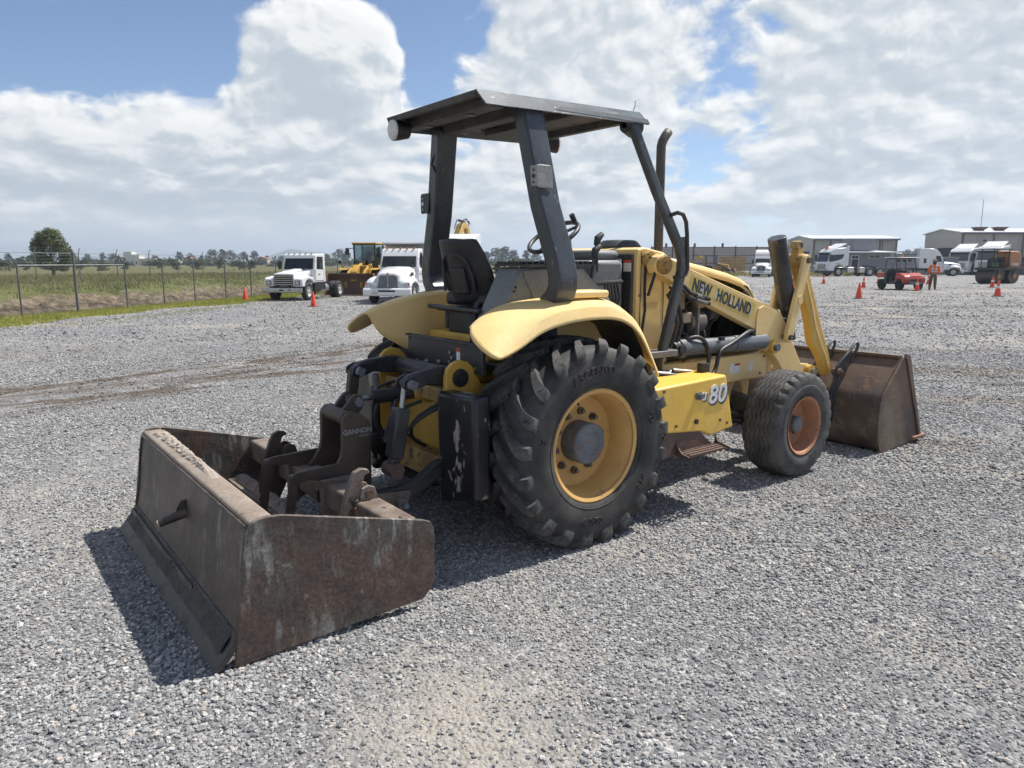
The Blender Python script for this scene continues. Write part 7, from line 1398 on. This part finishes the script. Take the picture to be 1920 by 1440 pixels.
# ---- tandem roller
RO = thing('road_roller', 'tan hooded tandem road roller behind two cones at right', 'road roller', (61.2, 17.9, 0), R(163), 1.0)
TAN = mat('tan_orange_hood', (0.42, 0.185, 0.075), (0.36, 0.16, 0.07), 3, 0.5, 0.45, 0.1); DRUM = mat('brown_steel_drum', (0.075, 0.05, 0.038), (0.05, 0.04, 0.035), 3, 0.7, 0.4, 0.15, metal=0.3)
for x in (0.75, -0.95):
    b = MB(); b.cyl((x, -0.72, 0.58), (x, 0.72, 0.58), 0.58, n=40); b.build('drum', DRUM, RO, bevel=0.02)
    for sg in (-1, 1): b = MB(); b.cyl((x, sg*0.73, 0.60), (x, sg*0.80, 0.60), 0.20, n=18); b.build('drum_hub', TAN, RO)
b = MB(); b.bb(-1.75, 1.35, -0.80, 0.80, 1.02, 1.22); b.bb(-0.35, 0.15, -0.5, 0.5, 0.3, 1.05); b.bb(0.55, 0.95, -0.80, -0.74, 0.55, 1.1); b.bb(0.55, 0.95, 0.74, 0.80, 0.55, 1.1); b.bb(-1.15, -0.75, -0.80, -0.74, 0.55, 1.1); b.bb(-1.15, -0.75, 0.74, 0.80, 0.55, 1.1); b.build('frame', TBLK, RO, bevel=0.03)
b = MB(); b.prism([(-0.55, 1.22), (-0.50, 2.30), (-0.70, 2.48), (-1.50, 2.45), (-1.72, 2.20), (-1.80, 1.45), (-1.70, 1.22)], -0.62, 0.62); hd_ = b.build('engine_hood', TAN, RO, bevel=0.10, seg=3)
b = MB(); b.bb(-1.82, -1.70, -0.5, 0.5, 1.24, 1.34); b.build('rear_vent', TBLK, hd_)
lettering('lettering', 'CASE', WHITE, hd_, (-1.10, 0.624, 1.46), (-1, 0, 0), (0, 0, 1), 0.26, 0.004, sx=1.15, offset=0.008, world=False)
lettering('lettering', 'CASE', WHITE, hd_, (-1.80, 0.0, 1.50), (0, -1, 0), (0.05, 0, 1), 0.20, 0.02, sx=1.15, offset=0.006, world=False)
b = MB()
for x, yy in ((0.95, 0.6), (0.95, -0.6), (-0.35, 0.6), (-0.35, -0.6)): b.tube([(x, yy, 1.2), (x, yy, 2.6)], 0.035, 6)
b.build('canopy_post', TBLK, RO)
b = MB(); b.bb(-0.75, 1.25, -0.75, 0.75, 2.58, 2.66); b.build('canopy_roof', TBLK, RO, bevel=0.03)
b = MB(); b.bb(-0.25, 0.15, -0.3, 0.3, 1.22, 1.62); b.bb(-0.35, -0.22, -0.3, 0.3, 1.6, 2.0); b.bb(0.55, 0.75, -0.3, 0.3, 1.22, 1.9); b.build('seat', TBLK, RO, bevel=0.04)
b = MB(); ring = b.ring((0.45, 0, 1.85), (-0.5, 0, 0.8), 0.2, 20); b.tube(ring + [ring[0]], 0.02, 6); b.build('steering_wheel', TBLK, RO)
b = MB(); b.bb(0.5, 0.9, 0.2, 0.5, 1.25, 1.6); b.build('water_tank', mat('green_cap_tank', (0.06, 0.12, 0.07), None, 4, 0.5, 0.5, 0.1), RO, bevel=0.03)

# ---- far yellow backhoe by the tin wall and pallet stacks
BH = thing('backhoe', 'brown yellow backhoe parked against the tin wall', 'backhoe', (75.2, 55.5, 0), R(300), 0.95)
for x, r in ((0.0, 0.62), (2.1, 0.45)):
    for sg in (-1, 1): wheel(BH, (x, sg*0.95, r), r, 0.42, 'wheel', TAN)
b = MB(); b.bb(-0.5, 2.4, -0.4, 0.4, 0.55, 1.0); b.prism([(1.0, 1.0), (1.0, 1.55), (2.5, 1.35), (2.6, 0.8), (1.0, 0.8)], -0.42, 0.42); b.build('body', CATY, BH, bevel=0.04)
b = MB()
for x in (-0.45, 0.9):
    for yy in (-0.65, 0.65): b.tube([(x, yy, 1.0), (x, yy, 2.5)], 0.045, 6)
b.bb(-0.6, 1.1, -0.75, 0.75, 2.48, 2.58); b.build('canopy', TBLK, BH)
b = MB(); b.prism([(-0.5, 0.9), (-0.7, 2.2), (-1.5, 2.6), (-2.4, 1.6), (-2.3, 1.5), (-1.5, 2.2), (-0.9, 2.0), (-0.7, 0.9)], -0.15, 0.15); b.build('backhoe_arm', CATY, BH, bevel=0.02)
b = MB(); b.prism([(1.0, 1.4), (2.9, 0.5), (3.3, 0.1), (3.7, 0.15), (3.3, 0.9), (2.9, 0.75), (1.1, 1.6)], -0.9, 0.9); b.build('front_bucket', RUSTB, BH)
PAL = mat('straw_coloured_timber', (0.42, 0.27, 0.09), (0.30, 0.19, 0.07), 2, 0.7, 0.8, 0.1)
for i, (x, y, w_, h, lab) in enumerate(((79.6, 55.2, 3.0, 2.3, 'stack of straw coloured timber left of the white sleeper truck'), (84.0, 50.6, 2.6, 2.2, 'stack of straw coloured timber right of the white sleeper truck'))):
    r_ = thing('timber_stack', lab, 'timber stack', (x, y, 0), R(-38))
    for k in range(6):
        b = MB(); b.bb(-w_/2, w_/2, -0.9, 0.9, k*h/6 + 0.06, (k + 1)*h/6 - 0.02); b.build('timber_layer', PAL, r_)
# ================================================================ tin boundary wall, warehouses, office
TIN = mat('grey_tin_sheet', (0.36, 0.34, 0.315), (0.30, 0.285, 0.265), 0.4, 0.6, 0.55, 0.1); TINL = mat('light_grey_cladding', (0.45, 0.435, 0.40), (0.39, 0.375, 0.345), 0.3, 0.6, 0.55, 0.1); ROOFM = mat('pale_metal_roof', (0.62, 0.64, 0.65), (0.55, 0.57, 0.58), 0.3, 0.5, 0.4, 0.1); RUSTP = mat('rust_red_post', (0.12, 0.055, 0.04), None, 2, 0.5, 0.7, 0.1); OFFW = mat('blue_grey_render', (0.22, 0.225, 0.25), (0.20, 0.205, 0.225), 0.5, 0.5, 0.8, 0.1); DARK = mat('dark_door_opening', (0.03, 0.03, 0.032), None, 1, 0.4, 0.6, 0.1)
WA = thing('tin_wall', 'long grey tin boundary wall with rust red posts behind the hood', 'wall', (77.0, 67.0, 0), math.atan2(57.39 - 64.01, 89.41 - 80.83))
for k in range(7):
    for j in range(3): b = MB(); b.bb(k*3.0 + 0.06, k*3.0 + 2.94, -0.03, 0.03, 0.35 + j*1.13, 0.35 + j*1.13 + 1.10); b.build('tin_panel', TIN, WA)
for k in range(8): b = MB(); b.bb(k*3.0 - 0.07, k*3.0 + 0.07, -0.12, 0.06, 0, 3.85); b.build('wall_post', RUSTP, WA)
for j in range(3): b = MB(); b.bb(0, 21, -0.09, -0.031, 1.38 + j*1.13, 1.46 + j*1.13); b.build('wall_rail', RUSTP, WA)
for k, xx in enumerate((2.2, 6.3, 10.3)): b = MB(); b.cyl((xx, 0.6, 3.6), (xx, 0.6, 4.25), 0.16, n=10); b.build('vent_stub', RUSTP, WA)
LR = thing('low_rail_barrier', 'low pipe rail barrier before the tin wall', 'barrier', (78.0, 59.5, 0), R(-37.6))
for k in range(9): b = MB(); b.cyl((k*2.4, 0, 0), (k*2.4, 0, 1.1), 0.05, n=8); b.build('post', GALV, LR)
for z in (0.55, 1.05): b = MB(); b.cyl((0, 0, z), (19.2, 0, z), 0.04, n=8); b.build('rail', GALV, LR)
def warehouse(label, p0, ang, W, D, He, Hr, panels, doors, gable_doors=()):
    """front eave wall along +x from p0, gable end at x=0 going back along +y"""
    r_ = thing('warehouse', label, 'warehouse', (p0[0], p0[1], 0), ang); n = panels
    for k in range(n): b = MB(); b.bb(W*k/n + 0.05, W*(k+1)/n - 0.05, 0, 0.15, 0.0, He); b.build('wall_panel', TINL, r_)
    for k in range(n + 1): b = MB(); b.bb(W*k/n - 0.10, W*k/n + 0.10, -0.06, 0.15, 0, He); b.build('wall_pilaster', mat('mid_grey_trim', (0.17, 0.17, 0.165), None, 1, 0.4, 0.6, 0.1), r_)
    b = MB(); b.prism([(0.10, 0), (0.10, He), (D/2, Hr), (D, He), (D, 0)], -0.11, -0.26, 'yz'); b.build('gable_wall', TINL, r_)
    b = MB(); b.prism([(0.10, 0), (0.10, He), (D/2, Hr), (D, He), (D, 0)], W + 0.11, W + 0.26, 'yz'); b.build('gable_wall', TINL, r_)
    for s_ in (0, 1):
        y0_, y1_ = (-0.35, D/2) if s_ == 0 else (D + 0.35, D/2); b = MB(); dz = (Hr - He) / (D/2) * 0.35
        b.add([(-0.5, y0_, He - dz + 0.02), (W + 0.5, y0_, He - dz + 0.02), (W + 0.5, y1_, Hr + 0.02), (-0.5, y1_, Hr + 0.02), (-0.5, y0_, He - dz + 0.16), (W + 0.5, y0_, He - dz + 0.16), (W + 0.5, y1_, Hr + 0.16), (-0.5, y1_, Hr + 0.16)], [(0,1,2,3),(7,6,5,4),(0,4,5,1),(1,5,6,2),(2,6,7,3),(3,7,4,0)]); b.build('roof_sheet', ROOFM, r_)
    for a, c, h in doors: b = MB(); b.bb(a, c, -0.05, -0.01, 0, h); b.build('door', DARK, r_)
    for a, c, h in gable_doors:
        b = MB(); b.bb(-0.32, -0.27, a, c, 0, h); d_ = b.build('door', DARK, r_); b = MB(); b.bb(-0.30, -0.265, a - 0.15, c + 0.15, h, h + 0.6); b.build('door_header', TINL, d_)
    return r_
def frame_of(pA, pB): return math.atan2(pB[1] - pA[1], pB[0] - pA[0])
WL_ = warehouse('grey metal warehouse left, behind the upright tilt cylinder', (100.04, 55.5), R(-37.7), 12.2, 10, 4.95, 5.5, 5, (), ((1.2, 3.8, 3.2), (5.5, 8.0, 3.4)))
b = MB(); b.bb(0.0, 12.2, -0.25, -0.12, 0.6, 1.3); b.build('plinth_rail', ROOFM, WL_)
WR = warehouse('larger grey metal warehouse at the right edge of the yard', (103.33, 36.54), R(-37.7), 24, 8.5, 5.4, 5.95, 6, ((0.5, 1.6, 2.4),), ((1.5, 5.0, 3.5),))
for wr_, w_, h_ in ((WL_, 12.2, 4.95), (WR, 24, 5.4)):
    b = MB(); b.bb(-0.3, w_ + 0.3, -0.55, -0.36, h_ - 0.16, h_ - 0.02); b.build('gutter', GALVD, wr_)
    for k in range(2): b = MB(); b.cyl((w_*(0.32 + 0.5*k), -0.30, 0), (w_*(0.32 + 0.5*k), -0.30, h_ - 0.1), 0.06, n=8); b.build('downpipe', GALVD, wr_)
    k = 0.25
    while k < w_:
        b = MB(); b.bb(k, k + 0.05, -0.035, 0.0, 0.1, h_ - 0.1); b.build('cladding_rib', TINL, wr_); k += 0.5
b = MB(); b.bb(2.6, 3.0, -0.12, -0.04, 4.3, 4.5); b.build('wall_lamp', DARK, WR)
for k, x in enumerate((2.3, 5.0)):
    b = MB(); b.bb(x + 0.3, x + 1.1, 1.2, 2.0, 5.4, 5.85); b.add([(x - 0.1, 0.9, 6.2), (x + 1.5, 0.9, 6.2), (x + 1.5, 2.3, 6.2), (x - 0.1, 2.3, 6.2), (x + 0.2, 1.1, 5.85), (x + 1.2, 1.1, 5.85), (x + 1.2, 2.1, 5.85), (x + 0.2, 2.1, 5.85)], [(0,1,2,3),(7,6,5,4),(0,4,5,1),(1,5,6,2),(2,6,7,3),(3,7,4,0)]); b.build('roof_fan', RUSTP, WR)
b = MB(); b.cyl((3.1, 1.5, 5.5), (3.1, 1.5, 9.8), 0.035, n=6); b.build('antenna', GALVD, WR)
OF = thing('office_hut', 'low blue grey office with white flat eaves behind the cabover tractor unit', 'building', (86.6, 43.0, 0), R(-30))
b = MB(); b.bb(0, 5.6, 0, 4.5, 0, 2.75); b.build('wall', OFFW, OF)
b = MB(); b.add([(-0.5, -0.8, 2.72), (6.4, -0.8, 2.72), (6.0, 4.8, 3.0), (-0.4, 4.8, 3.0), (-0.5, -0.8, 2.86), (6.4, -0.8, 2.86), (6.0, 4.8, 3.14), (-0.4, 4.8, 3.14)], [(0,1,2,3),(7,6,5,4),(0,4,5,1),(1,5,6,2),(2,6,7,3),(3,7,4,0)]); b.build('roof', ROOFM, OF)
b = MB(); b.bb(1.0, 3.9, 0.6, 3.5, 3.0, 4.5); b.build('water_tank_housing', OFFW, OF)
b = MB(); b.bb(0.25, 1.35, -0.05, -0.01, 0.1, 2.45); of_ = b.build('door_frame', WALLW, OF); b = MB(); b.bb(0.38, 1.22, -0.08, -0.055, 0.1, 1.95); b.build('door', DARK, of_)
b = MB(); b.bb(0.38, 0.77, -0.08, -0.055, 2.05, 2.35); b.build('transom_pane', WINM, of_); b = MB(); b.bb(0.83, 1.22, -0.08, -0.055, 2.05, 2.35); b.build('transom_pane', WINM, of_)
b = MB(); b.bb(2.6, 4.2, -0.05, -0.01, 2.05, 2.5); ow_ = b.build('window_frame', WALLW, OF); b = MB(); b.bb(2.68, 3.36, -0.08, -0.055, 2.11, 2.44); b.build('pane', WINM, ow_); b = MB(); b.bb(3.44, 4.12, -0.08, -0.055, 2.11, 2.44); b.build('pane', WINM, ow_)
YW = thing('yard_wall', 'plain grey block wall running right from the office', 'wall', (90.9, 40.6, 0), R(-38)); b = MB(); b.bb(0, 18, 0, 0.2, 0, 2.15); b.build('block_wall', OFFW, YW); b = MB(); b.bb(-0.05, 18.05, -0.04, 0.24, 2.15, 2.24); b.build('coping', TINL, YW); b = MB(); b.bb(0, 18, -0.05, -0.005, 1.05, 1.10); b.build('string_course', TINL, YW)
FT = thing('steel_frame_shed', 'open blue grey steel frame shed far beyond the office', 'shed', (190.0, 87.0, 0), R(-38))
for k in range(9): b = MB(); b.bb(k*1.9, k*1.9 + 0.22, 0, 0.3, 0, 4.2); b.build('column', GALV, FT)
for z in (4.0, 3.0): b = MB(); b.bb(0, 15.6, 0, 0.3, z, z + 0.25); b.build('beam', GALV, FT)
b = MB(); b.bb(0, 11.5, 0.5, 0.8, 0, 3.6); b.build('back_wall', mat('blue_grey_sheet', (0.10, 0.13, 0.16), None, 1, 0.4, 0.7, 0.1), FT)

# ================================================================ the worker
PE = thing('person', 'worker in orange reflective shirt, tan trousers and wide hat standing with back to us', 'person', (44.31, 15.475, 0), R(25), 1.0)
SKIN = mat('skin', (0.32, 0.19, 0.13), None, 20, 0.4, 0.6, 0.1); ORNG = mat('orange_high_visibility_cloth', (0.90, 0.17, 0.03), (0.82, 0.14, 0.03), 6, 0.6, 0.8, 0.1); TROU = mat('olive_brown_trousers', (0.13, 0.105, 0.075), (0.10, 0.08, 0.06), 6, 0.6, 0.85, 0.1); BOOT = mat('tan_work_boots', (0.16, 0.12, 0.085), None, 6, 0.5, 0.8, 0.1); HAT = mat('straw_hat', (0.34, 0.28, 0.19), None, 12, 0.6, 0.85, 0.1); SILV = mat('silver_reflective_tape', (0.60, 0.60, 0.60), None, 9, 0.4, 0.4, 0.1)
def skinned(name, verts, edges, radii, m, root_i=0, parent=PE):
    me = bpy.data.meshes.new(name); me.from_pydata(verts, edges, []); o = put(name, me, m, parent)
    md = o.modifiers.new('skin', 'SKIN'); md.use_smooth_shade = True
    for i, r in enumerate(radii):
        sv = me.skin_vertices[0].data[i]; sv.radius = r if isinstance(r, tuple) else (r, r); sv.use_root = (i == root_i)
    sb = o.modifiers.new('sub', 'SUBSURF'); sb.levels = 1; sb.render_levels = 2
    return o
# facing +x; arms hang a little away, right hand forward
bv = [(0, 0, 0.98), (0, 0, 1.12), (0, 0, 1.30), (0.0, 0, 1.44), (0.01, 0, 1.52), (0.03, 0, 1.60), (0.03, 0, 1.70), (0.02, 0, 1.76),
      (0, 0.17, 1.42), (0, 0.27, 1.18), (0.06, 0.30, 0.95), (0.09, 0.30, 0.85), (0, -0.17, 1.42), (-0.02, -0.27, 1.18), (0.10, -0.31, 0.97), (0.15, -0.31, 0.88),
      (0, 0.095, 0.88), (0.02, 0.13, 0.50), (-0.02, 0.16, 0.10), (0.12, 0.18, 0.04), (0, -0.095, 0.88), (0.02, -0.11, 0.50), (0.0, -0.12, 0.10), (0.14, -0.13, 0.04)]
be = [(0,1),(1,2),(2,3),(3,4),(4,5),(5,6),(6,7),(3,8),(8,9),(9,10),(10,11),(3,12),(12,13),(13,14),(14,15),(0,16),(16,17),(17,18),(18,19),(0,20),(20,21),(21,22),(22,23)]
br_ = [(0.12,0.15),(0.11,0.14),(0.12,0.17),(0.10,0.13),0.055,0.075,0.10,0.06, 0.062,0.048,0.036,0.034, 0.062,0.048,0.036,0.034, 0.085,0.060,0.042,0.038, 0.085,0.060,0.042,0.038]
body_ = skinned('body', bv, be, br_, SKIN)
skinned('shirt', bv[:4] + bv[8:11] + bv[12:15], [(0,1),(1,2),(2,3),(3,4),(4,5),(5,6),(3,7),(7,8),(8,9)], [(0.175,0.215),(0.16,0.20),(0.165,0.22),(0.12,0.155),0.098,0.085,0.066,0.098,0.085,0.066], ORNG)
skinned('trousers', [(0,0,1.0),(0,0,0.92)] + bv[16:19] + bv[20:23], [(0,1),(1,2),(2,3),(3,4),(1,5),(5,6),(6,7)], [(0.155,0.185),(0.155,0.185),0.122,0.10,0.078,0.122,0.10,0.078], TROU)
for sg, x in ((1, -0.02), (-1, 0.0)):
    b = MB(); b.cyl((x, sg*0.14 + 0.02*(sg > 0), 0.02), (x, sg*0.14 + 0.02*(sg > 0), 0.16), 0.062, 0.055, n=12); b.box((x + 0.10, sg*0.145 + 0.02*(sg > 0), 0.045), (0.20, 0.10, 0.08)); b.build('boot', BOOT, PE, bevel=0.02)
    for k in range(4):
        hx, hy, hz = (0.09, 0.30, 0.85) if sg > 0 else (0.15, -0.31, 0.88)
        b = MB(); b.tube([(hx + 0.012*k - 0.02, hy - sg*0.005, hz), (hx + 0.012*k - 0.01, hy, hz - 0.05), (hx + 0.012*k, hy - sg*0.015, hz - 0.085)], [0.010, 0.009, 0.007], 6); b.build('finger', SKIN, PE)
    b = MB(); b.tube([(hx + 0.03, hy, hz + 0.03), (hx + 0.06, hy - sg*0.01, hz), (hx + 0.065, hy - sg*0.02, hz - 0.035)], [0.012, 0.010, 0.008], 6); b.build('thumb', SKIN, PE)
b = MB(); b.lathe([(0.0, 0.19), (0.012, 0.19), (0.02, 0.115), (0.09, 0.105), (0.115, 0.08), (0.12, 0.0)], (0.02, 0, 1.71), (0.08, -0.05, 1), 24); b.build('hat', HAT, PE)
b = MB(); b.lathe([(0, 0.105), (0.12, 0.10), (0.12, 0.08)], (0.0, 0, 1.54), (0, 0, 1), 16); b.build('hair', mat('dark_hair', (0.02, 0.015, 0.012), None, 20, 0.4, 0.7, 0.1), PE)
b = MB(); b.cyl((0.128, 0, 1.645), (0.16, 0, 1.63), 0.014, n=8); b.build('nose', SKIN, PE)
for z in (1.06, 1.22): b = MB(); b.lathe([(0, 1.0), (0.05, 1.0)], (0, 0, z), (0, 0, 1), 24); b.v = [((v[0])*0.172, v[1]*0.222, v[2]) for v in b.v]; b.build('reflective_band', SILV, PE)
for sg in (-1, 1): b = MB(); b.sweep([(-0.175, sg*0.10, 1.08), (-0.180, sg*0.10, 1.25), (-0.160, sg*0.09, 1.40), (-0.09, sg*0.08, 1.50)], 0.05, 0.01, side=(0, 1, 0)); b.build('reflective_brace', SILV, PE)

# ================================================================ haze: even thin air over the plain
hb = MB(); hb.bb(-4200, 4200, -4200, 4200, -3.0, 75.0); ho = hb.build('haze', None, None, smooth=0)
hm = bpy.data.materials.new('thin_air_haze'); hm.use_nodes = True; t = NT(hm.node_tree); t.n.clear(); ou = t.new('ShaderNodeOutputMaterial'); pv = t.new('ShaderNodeVolumePrincipled'); pv.inputs['Color'].default_value = (0.72, 0.84, 1.0, 1); pv.inputs['Density'].default_value = 0.00045; pv.inputs['Anisotropy'].default_value = 0.3; t.l.new(pv.outputs[0], ou.inputs['Volume'])
ho.data.materials.append(hm); tag(ho, 'pale haze softening the far plain and hills', 'haze', kind='stuff')
